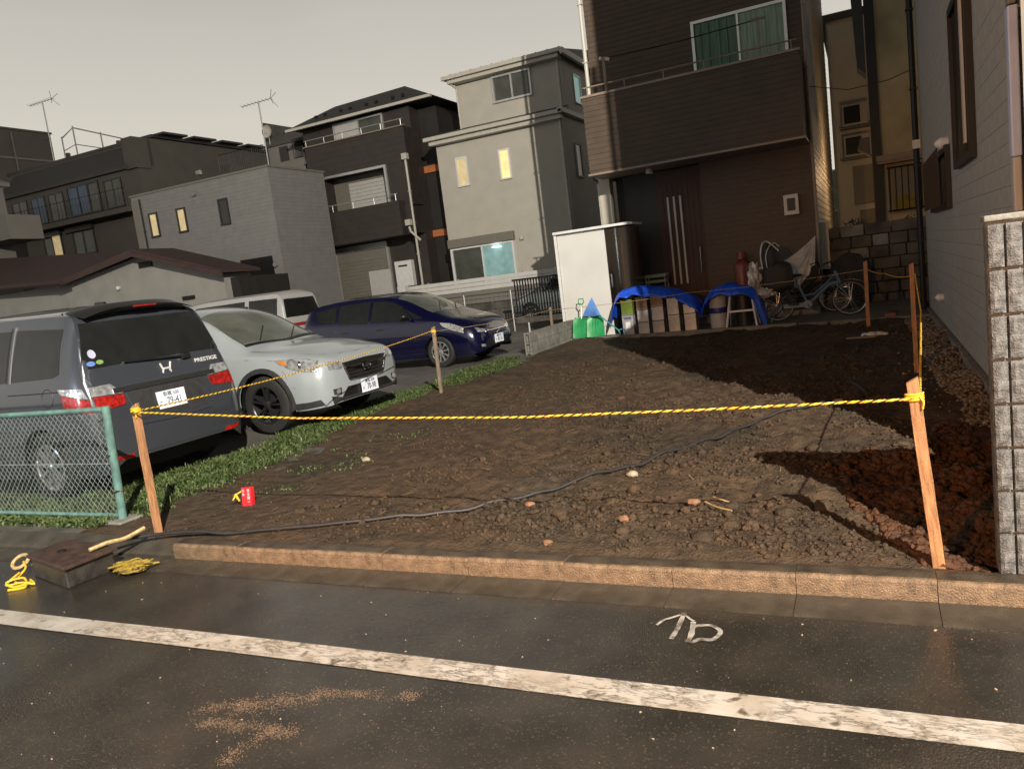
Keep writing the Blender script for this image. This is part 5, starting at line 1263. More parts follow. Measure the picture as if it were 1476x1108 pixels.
# ---------------------------------------------------------------- low house with the red-brown roof
lh = thing('low_house', 'low white plastered house with a red-brown gabled roof behind the minivan', 'house', (-24, 20, 0.1))
mb = MB(); mb.prism([(-27.6, 0.0), (-19.9, 0.0), (-19.9, 3.05), (-23.45, 4.15), (-27.6, 3.60)], 20.0, 21.3, 'y'); mb.build('wall', 'white_plaster', lh, world=True)
mb = MB(); mb.prism([(-27.75, 3.68), (-23.5, 4.36), (-19.5, 3.16), (-19.5, 3.06), (-23.5, 4.23), (-27.75, 3.56)], 19.55, 21.4, 'y'); mb.build('roof', 'roof_red', lh, world=True)
mb = MB(); mb.prism([(-27.8, 3.62), (-23.5, 4.25), (-19.45, 3.10), (-19.45, 2.95), (-23.5, 4.09), (-27.8, 3.46)], 19.48, 19.546, 'y'); mb.build('verge_board', 'roof_red', lh, world=True)
mb = MB(); mb.box(-38, -27.6, 20.3, 23.7, 0.0, 3.6); mb.build('wing_wall', 'white_plaster', lh, world=True)
mb = MB(); mb.add([(-27.4, 19.5, 3.72), (-39, 19.5, 4.35), (-39, 23.2, 5.75), (-27.4, 23.2, 4.75), (-27.4, 19.5, 3.58), (-39, 19.5, 4.21), (-39, 23.2, 5.61), (-27.4, 23.2, 4.61)],
                  [(0, 1, 2, 3), (7, 6, 5, 4), (0, 4, 5, 1), (1, 5, 6, 2), (2, 6, 7, 3), (3, 7, 4, 0)]); mb.build('wing_roof', 'roof_red', lh, world=True)
mb = MB(); mb.tube([(-27.4, 19.45, 3.60), (-39, 19.45, 4.23)], 0.09, 8); mb.build('wing_gutter', 'roof_red', lh, world=True)
mb = MB(); mb.box(-23.75, -23.1, 19.93, 19.997, 3.70, 3.90); mb.build('gable_vent', 'black_metal', lh, world=True)
mb = MB(); mb.lathe([(0, 0), (0.06, 0), (0.08, -0.1), (0, -0.13)], 12, 'y', c=(-25.0, 19.99, 3.12)); mb.build('wall_light', 'white_metal', lh, world=True)
for u, z in ((-25.4, 2.45), (-21.9, 2.35)):
    mb = MB(); mb.box(u, u + 0.55, 19.93, 19.997, z, z + 0.13); mb.build('air_vent', 'black_metal', lh, world=True)
mb = MB(); mb.box(-19.89, -19.5, 20.3, 22.8, 0.5, 2.9); mb.build('side_porch', 'black_siding', lh, world=True)

# ---------------------------------------------------------------- apartment block, far-left buildings
ap = thing('apartment_building', 'dark olive apartment block with a slate mansard roof and curtained balcony windows', 'building', (-46, 34, 0.1))
FA = Face('-y', 34.0)
wallbox(ap, -52.5, -39.0, 34.0, 52, 0.0, 11.1, 'apartment_wall')
wallbox(ap, -52.5, -39.0, 35.2, 52, 11.1, 12.75, 'apartment_wall')
mb = MB(); mb.prism([(33.7, 11.15), (35.6, 13.05), (35.6, 12.88), (33.75, 10.95)], -52.0, -39.6, 'x'); mb.build('mansard_roof', 'roof_slate', ap, world=True)
mb = MB(); mb.box(-53, -38.9, 35.3, 52.2, 12.8, 12.98); mb.build('roof_edge', 'dark_frame', ap, world=True)
wallbox(ap, -39.8, -38.9, 33.8, 34.9, 10.9, 12.7, 'apartment_wall')
mb = MB(); mb.box(-52, -39.2, 32.9, 33.1, 8.35, 8.65); mb.box(-52, -39.2, 33.1, 33.99, 8.4, 8.6); mb.build('balcony_floor', 'apartment_wall', ap, world=True)
bars(ap, (-52, 32.95), (-39.2, 32.95), 8.65, 9.75, 44, name='balcony_railing')
for u0, u1, gl in ((-51.2, -49.6, 'room_dark'), (-49.2, -47.8, 'blue_curtain'), (-47.5, -46.0, 'room_dark'), (-42.2, -40.6, 'room_dark')):
    window(ap, FA, u0, u1, 8.9, 10.65, 'dark_frame', gl, 2, 0.08, 0.06)
window(ap, FA, -45.6, -42.6, 8.9, 10.8, 'dark_frame', 'blue_curtain', 3, 0.12, 0.08, glass2='room_dark')
window(ap, FA, -48.8, -46.9, 6.5, 8.25, 'dark_frame', 'room_dark', 2, 0.10, 0.08, glass2='window_lit')
window(ap, FA, -45.9, -43.8, 6.5, 8.25, 'dark_frame', 'room_dark', 2, 0.10, 0.08)
for u0, u1 in ((-49.0, -46.7), (-46.1, -43.6)):
    mb = MB(); FA.box(mb, u0, u1, 8.0, 8.33, 0.1, 0.3); mb.build('awning', 'dark_frame', ap, world=True)
FAX = Face('+x', -39.0)
wallbox(ap, -38.99, -38.6, 41.0, 52, 0, 11.6, 'apartment_wall', 'stair_bay')
window(ap, FAX, 42.2, 43.4, 9.0, 10.8, 'white_trim', 'apartment_light', 1, 0.10, 0.5, base=0.4)
for z, y in ((10.9, 38.5), (10.7, 46.5)):
    mb = MB(); mb.lathe([(0, 0), (0.15, 0), (0.15, 0.3), (0, 0.3)], 10, 'x', c=(-39.0 if y < 41 else -38.6, y, z)); mb.build('vent', 'white_trim', ap, world=True)
for k in range(7):
    mb = MB(); y = 35.8 + k * 2.4; mb.box(-39.3, -38.4, y, y + 1.9, 12.985, 13.10); mb.build('parapet_tile', 'dark_frame', ap, world=True)
fm = MB()
for (x, y, zt) in ((-47.2, 35.6, 14.3), (-46, 35.6, 14.75), (-46, 37.6, 14.6), (-46, 40.0, 14.35), (-46, 42.5, 14.2), (-46, 45, 14.0)):
    fm.tube([(x, y, 12.98), (x, y, zt + 0.1)], 0.05, 5)
fm.tube([(-47.2, 35.6, 14.3), (-46, 35.6, 14.75), (-46, 45, 14.0)], 0.04, 5); fm.tube([(-47.2, 35.6, 13.5), (-46, 35.6, 13.7), (-46, 45, 13.4)], 0.03, 5)
fm.build('roof_fence', 'galvanised', ap, world=True)
for (x, h) in ((-49.0, 0.9), (-44, 0.8)):
    mb = MB(); mb.box(x, x + 0.22, 37, 37.2, 12.9, 12.9 + h); mb.build('roof_post', 'apartment_wall', ap, world=True)
lw = thing('grey_building', 'plain grey building block rising behind the apartment roof at far left', 'building', (-68, 38, 0.1))
wallbox(lw, -80, -61.0, 30, 45, 0.0, 18.2, 'apartment_wall')
mb = MB(); mb.box(-80.2, -60.9, 29.8, 45.1, 18.2, 18.35); mb.build('roof_edge', 'apartment_wall', lw, world=True)
mb = MB(); mb.box(-60.998, -60.9, 30, 45, 15.9, 16.05); mb.build('cornice', 'apartment_light', lw, world=True)
mb = MB(); mb.tube([(-60.9, 41.6, 14.2), (-60.9, 41.6, 18)], 0.06, 5); mb.build('pipe', 'apartment_light', lw, world=True)
wh = thing('white_house', 'white plastered house edge with a box balcony at the far left of the picture', 'house', (-40, 24, 0.1))
wallbox(wh, -52, -41.1, 23.0, 27, 0.0, 9.9, 'apartment_light')
mb = MB(); mb.prism([(-52, 14.6), (-40.9, 9.95), (-40.9, 9.75), (-52, 14.4)], 22.8, 27.3, 'y'); mb.build('roof', 'shutter_grey', wh, world=True)
wallbox(wh, -41.09, -38.6, 25.2, 27.0, 6.71, 7.92, 'apartment_light', 'balcony')
mb = MB(); mb.box(-41.097, -41.03, 23.8, 25.0, 4.2, 6.6); mb.build('window', 'dark_glass', wh, world=True)

# ---------------------------------------------------------------- buildings in the gap on the right
ac = thing('narrow_house', 'tall cream house in the gap with two air conditioners hung on its wall', 'house', (0, 30, 0.1))
mat('cream_wall', (0.60, 0.57, 0.50), 0.8, var=0.06, vscale=1.5)
wallbox(ac, -0.92, 3.0, 30.0, 40, 0.0, 8.9, 'cream_wall')
mb = MB(); mb.box(-1.1, 3.2, 29.8, 40.2, 8.9, 9.1); mb.build('roof', 'roof_slate', ac, world=True)
mb = MB(); mb.tube([(-0.85, 29.93, 0.2), (-0.85, 29.93, 8.8)], 0.05, 6); mb.build('downpipe', 'white_trim', ac, world=True)
for z in (5.32, 4.30):
    b = MB(); b.box(-0.58, 0.22, 29.55, 29.85, z, z + 0.72); a_ = b.build('air_conditioner', 'shutter_light', ac, world=True, bevel=0.02)
    b = MB(); b.box(-0.52, -0.02, 29.53, 29.548, z + 0.08, z + 0.64); b.build('fan_grille', 'black_metal', a_, world=True)
    b = MB(); b.box(-0.65, 0.3, 29.5, 30.0, z - 0.08, z - 0.03); b.build('bracket', 'shutter_grey', ac, world=True)
for u0, u1, z0, z1 in ((-0.35, 0.35, 2.7, 4.0), (-0.2, 0.4, 1.2, 2.5)):
    mb = MB(); mb.box(u0, u1, 29.9, 29.998, z0, z1); mb.build('window_shutter', 'shutter_grey', ac, world=True)
bw = thing('gap_building', 'pale tall building glimpsed through the gap beside the brown house', 'building', (-1.5, 44, 0.1))
wallbox(bw, -4.5, -1.0, 44, 50, 0.0, 3.8, 'apartment_light')
window(bw, Face('-y', 44), -1.7, -1.15, 3.0, 5.1, 'white_metal', 'pale_curtain', 1, 0.08, 0.05)
yh = thing('yellow_house', 'yellow rendered house with dark eaves standing on the stone retaining wall', 'house', (0.9, 22, 0.1))
wallbox(yh, 0.42, 4.5, 22.0, 29, 1.8, 3.35, 'yellow_render'); wallbox(yh, 0.42, 4.5, 22.0, 29, 3.35, 9.5, 'yellow_render')
mb = MB(); mb.box(0.30, 1.6, 21.55, 21.998, 3.30, 3.40); mb.box(0.28, 1.6, 21.5, 21.56, 3.36, 3.50); mb.build('canopy', 'brown_trim', yh, world=True)
mb = MB(); mb.box(0.20, 0.415, 21.7, 22.4, 1.8, 9.2); mb.build('corner_board', 'black_siding', yh, world=True)
mb = MB(); mb.prism([(-0.02, 5.85), (0.178, 5.65), (0.178, 8.9), (-0.12, 8.9)], 22.5, 23.3, 'y'); mb.build('bay', 'dark_frame', yh, world=True)
mb = MB(); mb.prism([(-0.12, 3.85), (0.17, 3.65), (0.17, 4.1), (-0.05, 4.1)], 22.5, 23.3, 'y'); mb.build('eaves', 'dark_frame', yh, world=True)
gr = MB()
for k in range(7): gr.tube([(0.55 + k * 0.14, 21.85, 2.15), (0.55 + k * 0.14, 21.85, 3.2)], 0.014, 5)
gr.tube([(0.5, 21.85, 2.15), (1.5, 21.85, 2.15)], 0.018, 5); gr.tube([(0.5, 21.85, 3.2), (1.5, 21.85, 3.2)], 0.018, 5)
gr.build('window_grille', 'black_metal', yh, world=True)
mb = MB(); mb.box(0.62, 1.5, 21.9, 21.998, 2.1, 3.2); mb.build('window', 'shutter_grey', yh, world=True)
mb = MB(); mb.box(0.66, 1.4, 21.86, 21.898, 2.15, 2.5); mb.build('hanging_sheet', 'yellow_sheet', yh, world=True)
pipe(yh, [(0.50, 21.9, 1.8), (0.50, 21.9, 3.3)], 0.03, 'white_trim')

# retaining wall of stones, each stone its own piece
rw = thing('retaining_wall', 'dark stone retaining wall below the yellow house', 'wall', (0.2, 19, 0.1))
wallbox(rw, -0.9, 4.5, 19.25, 30.5, 0.0, 1.55, 'dark_concrete', 'core')
wallbox(rw, -0.9, 4.5, 20.5, 30.5, 1.55, 1.78, 'dark_concrete', 'terrace')
z = 0.08; row = 0
while z < 1.72:
    h = 0.26; x = -0.92 + (0.18 if row % 2 else 0)
    while x < 2.4:
        w_ = random.uniform(0.30, 0.55); b = MB(); d = random.uniform(0, 0.05)
        b.box(x + 0.01, x + w_ - 0.01, 19.0 - d + z * 0.08, 19.26, z + 0.008, z + h - 0.008); b.build('stone', random.choice(['dark_concrete', 'dark_concrete', 'old_concrete' if random.random() < 0.4 else 'dark_concrete']), rw, world=True, bevel=0.02); x += w_
    z += h; row += 1
def bush(name, label, x, y, z, r, n, cat='plant', pot=False):
    root = thing(name, label, cat, (x, y, z))
    if pot:
        b = MB(); b.lathe([(0, 0), (0.11, 0), (0.15, 0.24), (0.16, 0.26), (0.14, 0.26), (0.13, 0.22), (0, 0.22)], 16, 'z'); b.build('pot', 'pot_clay', root); zz = 0.24
    else: zz = 0
    b = MB()
    for k in range(9):
        a = rng.uniform(0, 2 * PI); b.tube([(0, 0, zz), (r * 0.4 * math.cos(a), r * 0.4 * math.sin(a), zz + r * 0.8), (r * 0.8 * math.cos(a), r * 0.8 * math.sin(a), zz + r * 1.3)], [0.012, 0.008, 0.004], 5)
    b.build('stem', 'old_wood', root)
    vv, ff = [], []
    for k in range(n):
        p = Vector(rng.normal(0, 1, 3)).normalized() * r * rng.uniform(0.4, 1); p.z = abs(p.z) * 1.2 + zz + r * 0.25
        a = Vector(rng.normal(0, 1, 3)).normalized() * 0.045; c = a.cross(Vector(rng.normal(0, 1, 3))).normalized() * 0.018; i = len(vv)
        vv += [p - a, p + c, p + a, p - c]; ff.append((i, i + 1, i + 2, i + 3))
    b = MB().add(vv, ff).build('foliage', 'plant_leaf', root); b['kind'] = 'stuff'
    return root
bush('shrub', 'small leafy shrub on top of the stone retaining wall', -0.25, 19.6, 1.55, 0.35, 420)
bush('shrub', 'low dark shrub at the right end of the retaining wall, under the barred window', 0.9, 20.2, 1.55, 0.30, 300)

# ---------------------------------------------------------------- tiled house on the right
th = thing('tiled_house', 'tall house with a beige tiled side wall along the right edge of the lot', 'house', (3, 10, 0.1))
wallbox(th, 0.965, 7.0, 6.35, 16.1, 0.0, 14.0, 'tile_joint')
FT = Face('-x', 0.965)
th_, tw_ = 0.152, 0.455
tile = MB(); tile.box(-0.010, 0.0, 0.002, tw_ - 0.002, 0.0015, th_ - 0.0015); tmesh = tile.mesh('tile'); tmesh.materials.append(MATS['tile_wall'])
cells = []
r_ = 0; z = 0.22
while z + th_ < 14.0:
    y = 6.35 - (r_ % 3) * tw_ / 3
    while y < 16.1:
        a, b = max(y, 6.35), min(y + tw_, 16.1)
        hole = any(a < h1 and b > h0 and z < v1 and z + th_ > v0 for h0, h1, v0, v1 in ((8.5, 10.1, 2.35, 3.9), (11.0, 13.9, 1.9, 2.6)))
        if b - a > 0.05: cells.append((a, b, z))
        y += tw_
    z += th_; r_ += 1
full = [c for c in cells if abs(c[1] - c[0] - tw_) < 1e-6]; part_ = [c for c in cells if abs(c[1] - c[0] - tw_) >= 1e-6]
full.sort(key=lambda c: c[0] ** 2 + (c[2] - 1.7) ** 2)
for a, b, z in full[:290]:
    o = bpy.data.objects.new('tile', tmesh); COL.objects.link(o); o.parent = th
    o.location = (0.963 - 3 - random.uniform(0, 0.0015), a - 10, z - 0.1)
mb = MB()
for a, b, z in full[290:] + part_: mb.box(0.953, 0.963, a + 0.004, b - 0.004, z + 0.0015, z + th_ - 0.0015)
tag(mb.build('tile_courses', 'tile_wall', th, world=True), kind='stuff')
FF = Face('-y', 6.35); mb = MB(); z = 0.22
while z < 13.8:
    mb.box(0.97, 7.0, 6.338, 6.349, z + 0.003, z + th_ - 0.003); z += th_
tag(mb.build('front_cladding', 'tile_wall', th, world=True), kind='stuff')
mb = MB(); mb.box(0.90, 0.962, 6.36, 16.1, 0.0, 0.20); mb.build('footing', 'old_concrete', th, world=True)
pipe(th, [(0.86, 16.0, 0.1), (0.86, 16.0, 9.4)], 0.05, 'black_metal')
mb = MB(); mb.box(0.80, 0.92, 15.9, 16.1, 3.05, 3.2); mb.build('pipe_joint', 'white_trim', th, world=True)
wn1 = window(th, FT, 8.50, 10.05, 2.25, 3.92, 'black_metal', 'dim_glass', 2, 0.09, 0.06, base=0.013, sill=False)
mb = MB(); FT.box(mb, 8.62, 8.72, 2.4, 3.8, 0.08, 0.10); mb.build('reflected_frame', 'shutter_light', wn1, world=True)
wn2 = window(th, FT, 11.0, 13.85, 1.86, 2.62, 'black_metal', 'dim_glass', 2, 0.08, 0.06, base=0.013, sill=False)
mb = MB()
for k in range(12): FT.box(mb, 11.1 + k * 0.23, 11.12 + k * 0.23, 1.9, 2.6, 0.14, 0.16)
mb.build('window_bars', 'black_metal', wn2, world=True)
mb = MB(); mb.lathe([(0, 0), (0.07, 0), (0.075, -0.08), (0.03, -0.14), (0, -0.15)], 14, 'x', c=(0.953, 11.25, 2.66)); mb.build('vent_cap', 'white_metal', th, world=True, smooth=True)
mb = MB(); mb.lathe([(0, 0), (0.05, 0), (0.06, -0.07), (0, -0.12)], 14, 'x', c=(0.953, 12.94, 0.62)); mb.build('vent_cap', 'white_metal', th, world=True, smooth=True)
mat('wing_wall', (0.16, 0.14, 0.115), 0.7, var=0.1)
mb = MB(); mb.prism([(0.81, 5.2), (7.0, 5.2), (7.0, 6.20), (0.985, 6.20)], 0.0, 5.3, 'z'); mb.build('front_wing', 'wing_wall', th, world=True)
mb = MB(); mb.box(0.895, 0.955, 6.225, 6.33, 2.06, 3.02); mb.box(0.885, 0.960, 6.215, 6.335, 1.62, 1.70); mb.build('pipe_cover', 'pipe_blue_white', th, world=True, bevel=0.01)
mb = MB(); mb.box(0.90, 0.95, 6.23, 6.33, 1.70, 2.058); mb.build('pipe_cover', 'shutter_light', th, world=True, bevel=0.01)
mb = MB(); mb.box(0.90, 0.95, 6.24, 6.335, 3.03, 9.3); mb.build('downpipe', 'shutter_grey', th, world=True, bevel=0.01)
mb = MB(); mb.box(0.7, 7.2, 6.05, 16.4, 14.0, 14.15); mb.build('roof', 'roof_slate', th, world=True)
mb = MB(); mb.tube([(-0.9, 17.5, 4.75), (-0.2, 17.6, 4.55), (0.5, 16.6, 4.42), (0.9, 15.9, 4.42)], 0.009, 5)
tag(mb.build('overhead_cable', 'cable_rubber'), 'thin black cable strung between the brown house and the tiled house', 'cable')

# split-face block wall by the road
bwl = thing('block_wall', 'grey split-face block wall at the right edge, its end lit orange', 'wall', (0.45, 3.84, 0.1))
def block_mesh(L_):
    b = MB(); n = 6; rw_ = L_ / n
    b.box(0.0, L_, 0.03, 0.12, 0.003, 0.187)
    for k in range(n):   # six rough split ribs with grooves between them
        x0, x1 = k * rw_ + 0.005, (k + 1) * rw_ - 0.005
        gx, gz = 5, 9; pts = []
        for j in range(gz):
            rowp = []
            for i in range(gx):
                u, v = i / (gx - 1), j / (gz - 1); edge = (0 < i < gx - 1) * (0 < j < gz - 1)
                rowp.append((x0 + (x1 - x0) * u, 0.004 - edge * 0.0045 * rng.random() - (0.002 if edge else -0.004), 0.005 + 0.180 * v))
            pts.append(rowp)
        b.grid(pts)
        ring = pts[0] + [r[-1] for r in pts[1:]] + pts[-1][-2::-1] + [r[0] for r in pts[-2:0:-1]]; m_ = len(ring)
        b.add(ring + [(p[0], 0.031, p[2]) for p in ring], [(i, (i + 1) % m_, m_ + (i + 1) % m_, m_ + i) for i in range(m_)])
    me = b.mesh('block'); me.materials.append(MATS['split_block']); return me
bms = [block_mesh(0.395) for _ in range(4)]
for r in range(8):
    for c_ in range(6):
        o = bpy.data.objects.new('block', bms[(r * 3 + c_ * 5) % 4]); COL.objects.link(o); o.parent = bwl
        o.location = (0.002 + c_ * 0.40, 0.0, 0.0 + r * 0.195)
mb = MB(); mb.box(0.454, 2.85, 3.872, 3.955, 0.1, 1.66); mb.build('mortar', 'mortar', bwl, world=True)
mb = MB(); mb.box(0.444, 2.85, 3.848, 3.965, 1.664, 1.69); mb.build('coping', 'old_concrete', bwl, world=True, bevel=0.006)

# ---------------------------------------------------------------- stakes, ropes, chain-link fence
def stake(name, label, base, top, w, d, m='wood', grp='wooden stakes holding the yellow rope'):
    b, t = Vector(base), Vector(top); ax = (t - b).normalized(); h = (t - b).length
    q = Vector((0, 0, 1)).rotation_difference(ax)
    mb = MB(); n = 8
    for k in range(n):
        pass
    rings = []
    for k in range(n + 1):
        z = -0.06 + (h + 0.06) * k / n; j = 0.0015
        rings.append([(sx_ * w / 2 + random.uniform(-j, j), sy_ * d / 2 + random.uniform(-j, j), z + (0.012 * sx_ if k == n else 0)) for sx_, sy_ in ((-1, -1), (1, -1), (1, 1), (-1, 1))])
    v = [p for r in rings for p in r]; f = [(3, 2, 1, 0), tuple(n * 4 + i for i in range(4))]
    for k in range(n):
        for i in range(4): f.append((k * 4 + i, k * 4 + (i + 1) % 4, (k + 1) * 4 + (i + 1) % 4, (k + 1) * 4 + i))
    mb.add(v, f); o = mb.build(name, m, bevel=0.002, loc=b); o.rotation_mode = 'QUATERNION'; o.rotation_quaternion = q
    return tag(o, label, 'stake', grp)
stake('wooden_stake', 'orange-brown wooden stake at the right end of the near rope, leaning left', (0.215, 3.90, 0.10), (0.145, 3.88, 1.0), 0.052, 0.035)
stake('wooden_stake', 'brown wooden stake next to the corner post of the chain-link fence', (-4.965, 3.90, 0.10), (-5.005, 3.94, 1.10), 0.055, 0.035)
stake('wooden_stake', 'thin grey-brown stake standing in front of the dark blue hatchback', (-5.61, 9.36, 0.08), (-5.60, 9.37, 1.14), 0.045, 0.035, 'old_wood')
stake('wooden_stake', 'tall brown stake standing in the shade near the tiled house wall', (0.40, 9.40, 0.08), (0.40, 9.38, 1.30), 0.045, 0.035)
stake('wooden_stake', 'far wooden stake in front of the bicycle front wheel', (-0.08, 14.42, 0.08), (-0.07, 14.40, 1.22), 0.06, 0.035)
stake('wooden_stake', 'dark stake in the back left corner of the lot by the white cabinet', (-6.33, 15.6, 0.05), (-6.33, 15.6, 0.95), 0.05, 0.04, 'old_wood')

def rope(pts, r=0.006, pitch_=0.055, sag=0.0, label='', grp='yellow and black ropes fencing the lot', mats=('rope_yellow', 'rope_yellow', 'rope_black'), name='rope', knots=()):
    P = [Vector(p) for p in pts]; path = []
    for a, b in zip(P[:-1], P[1:]):
        L_ = (b - a).length; n = max(2, int(L_ / (pitch_ / 8)))
        for k in range(n):
            t = k / n; p = a.lerp(b, t); p.z -= sag * 4 * t * (1 - t) * min(1, L_ / 5); path.append(p)
    path.append(P[-1])
    root = thing(name, label, 'rope', P[0], 0, grp)
    s = 0.0; frames = []
    for i, p in enumerate(path):
        t = (path[min(i + 1, len(path) - 1)] - path[max(0, i - 1)]).normalized()
        a = t.cross(Vector((0, 0, 1)))
        if a.length < 1e-3: a = Vector((1, 0, 0))
        a.normalize(); b = a.cross(t).normalized()
        if i: s += (path[i] - path[i - 1]).length
        frames.append((p, a, b, 2 * PI * s / pitch_))
    for k, m in enumerate(mats):
        off = 2 * PI * k / len(mats); mb = MB()
        pp = [p + (a * math.cos(th + off) + b * math.sin(th + off)) * r * 0.55 - Vector(P[0]) for p, a, b, th in frames]
        mb.tube(pp, r * 0.62, 4, cap=True); mb.build('strand', m, root)
    for kx in knots:   # turns round a stake
        c = Vector(kx); mb = MB(); q = []
        for i in range(61):
            th = 2 * PI * 3 * i / 60; q.append(c + Vector((0.036 * math.cos(th), 0.030 * math.sin(th), -0.018 + 0.036 * i / 60)) - Vector(P[0]))
        mb.tube(q, 0.0058, 5)
        mb.tube([c + Vector((0.02, -0.03, 0.01)) - Vector(P[0]), c + Vector((0.035, -0.035, -0.02)) - Vector(P[0]), c + Vector((0.03, -0.03, -0.05)) - Vector(P[0])], 0.0055, 5)
        mb.build('knot', 'rope_yellow', root)
    return root
rope([(-4.99, 3.885, 1.055), (-3.4, 3.865, 0.955), (-1.84, 3.855, 0.905), (-0.8, 3.86, 0.905), (0.15, 3.86, 0.915)], sag=0.0, label='near twisted yellow rope running along the kerb between the two front stakes', knots=((-5.0, 3.935, 1.06), (0.15, 3.885, 0.92)))
rope([(-5.03, 3.96, 1.05), (-5.30, 6.5, 1.02), (-5.62, 9.35, 1.09)], sag=0.03, label='left rope running from the fence corner stake past the white crossover', knots=((-5.61, 9.37, 1.08),), r=0.0055)
rope([(-5.62, 9.38, 1.08), (-6.0, 12.5, 0.95), (-6.33, 15.57, 0.90)], sag=0.02, label='rope running on from the thin grey stake towards the white cabinet', mats=('rope_plain', 'rope_plain', 'rope_black'), r=0.005)
rope([(-6.33, 15.57, 0.90), (-3.2, 15.0, 0.98), (-0.1, 14.38, 1.08)], sag=0.05, label='back rope passing in front of the blue tarp and the bicycle', mats=('rope_plain', 'rope_plain', 'rope_black'), r=0.005)
rope([(-0.06, 14.38, 1.10), (0.18, 12.0, 1.10), (0.40, 9.40, 1.17)], sag=0.06, label='short rope between the far stake and the tall shaded stake', r=0.005)
rope([(0.43, 9.36, 1.19), (0.33, 6.6, 1.05), (0.175, 3.92, 0.93)], sag=0.02, label='right rope coming forward from the tall shaded stake to the front right stake', r=0.0055)

cf = thing('chainlink_fence', 'pale green chain-link fence with rusty frame in front of the minivan', 'fence', (-6.5, 4.17, 0.1))
mb = MB(); mb.tube([(-5.70, 4.17, 0.08), (-5.64, 4.17, 1.07)], 0.034, 10); mb.build('post', 'fence_paint', cf, world=True, smooth=True)
mb = MB(); mb.tube([(-11, 4.17, 1.045), (-8.0, 4.17, 1.045), (-5.65, 4.17, 1.045)], 0.022, 8); mb.build('top_rail', 'fence_paint', cf, world=True, smooth=True)
mb = MB(); mb.tube([(-11, 4.17, 0.15), (-5.70, 4.17, 0.15)], 0.018, 8); mb.build('bottom_rail', 'fence_paint', cf, world=True, smooth=True)
mb = MB(); mb.tube([(-11, 4.175, 0.60), (-5.67, 4.175, 0.59)], 0.004, 4); mb.build('tension_wire', 'fence_wire', cf, world=True)
mb = MB(); mb.box(-5.80, -5.58, 4.05, 4.28, -0.02, 0.13); mb.build('footing', 'old_concrete', cf, world=True, bevel=0.01)
v0, e = [], []
wm = MB(); p_ = 0.062
for k in range(-18, 92):
    for sgn in (1, -1):
        pts = []; x = -11 + k * p_; n = 15
        for j in range(n + 1):
            z = 0.16 + 0.875 * j / n; xx_ = x + sgn * (z - 0.16) * 0.92 + (0 if sgn > 0 else 0.85)
            if -11 < xx_ < -5.69 + 0.05 * (z - 0.1): pts.append((xx_, 4.172 + sgn * 0.003, z))
        if len(pts) > 1: wm.tube([pts[0], pts[-1]], 0.0027, 3, cap=False)
w = wm.build('wire_mesh', 'fence_wire', cf, world=True); w['kind'] = 'stuff'
mb = MB()
for z in (0.35, 0.65, 0.95):
    mb.tube([(-5.70, 4.13, z), (-5.66, 4.13, z + 0.02), (-5.65, 4.20, z)], 0.006, 5)
mb.build('wire_tie', 'rust', cf, world=True)

# ---------------------------------------------------------------- black cable over the soil
cp = [(-5.35, 3.50, 0.16), (-5.15, 3.60, 0.15), (-4.87, 3.78, 0.15), (-4.35, 3.90, 0.145), (-3.8, 4.04, 0), (-3.35, 4.20, 0), (-2.97, 4.39, 0), (-2.55, 4.70, 0), (-2.18, 5.06, 0), (-1.85, 5.50, 0), (-1.58, 5.90, 0), (-1.25, 6.40, 0), (-0.85, 6.95, 0), (-0.45, 7.30, 0), (-0.10, 7.9, 0), (-0.3, 9.0, 0)]
pts = smooth_path(cp, 10); pts = [Vector((p.x, p.y, p.z if (p.y < 3.9) else soil_h(p.x, p.y) + 0.022 + 0.01 * noise.noise(Vector((p.x * 3, p.y * 3, 0))))) for p in pts]
for i in range(2): pts = [pts[0]] + [(pts[k - 1] + pts[k] * 2 + pts[k + 1]) / 4 for k in range(1, len(pts) - 1)] + [pts[-1]]
mb = MB(); mb.tube(pts, 0.0135, 8); mb.tube([p + Vector((0.012, 0.022, -0.004)) for p in pts[30:]], 0.007, 6)
tag(mb.build('cable', 'cable_rubber', smooth=True), 'long black rubber cable snaking over the soil from the kerb to the mound', 'cable')

# red label block with a yellow cord
rb = thing('red_weight', 'small red plastic block with white print and a knotted yellow cord on the soil', 'weight', (-4.76, 4.63, soil_h(-4.76, 4.63)), 0.15)
mb = MB(); mb.box(-0.045, 0.045, -0.028, 0.028, -0.01, 0.150); mb.xf(Matrix.Rotation(-0.14, 4, 'X')); bd = mb.build('body', 'red_plastic', rb, bevel=0.006)
T = Matrix.Rotation(-0.14, 4, 'X') @ Matrix.Translation((0, -0.029, 0)) @ Matrix.Rotation(PI / 2, 4, 'X')
for xx_, s_, tx in ((0.024, 0.030, '安全第一'), (-0.024, 0.024, '注意')):
    for k, ch_ in enumerate(tx):
        text_obj(ch_, s_ * 0.95, 'white_print', T @ Matrix.Translation((xx_, 0.122 - k * 0.031, 0)), rb)
mb = MB(); mb.tube([(-0.05, 0, 0.12), (-0.09, -0.01, 0.10), (-0.13, -0.02, 0.055)], 0.008, 5); mb.tube([(-0.11, 0, 0.10), (-0.085, -0.02, 0.075), (-0.06, -0.03, 0.045)], 0.008, 5); mb.tube([(-0.12, 0.0, 0.085), (-0.10, -0.01, 0.082)], 0.010, 5)
mb.build('cord', 'rope_yellow', rb)

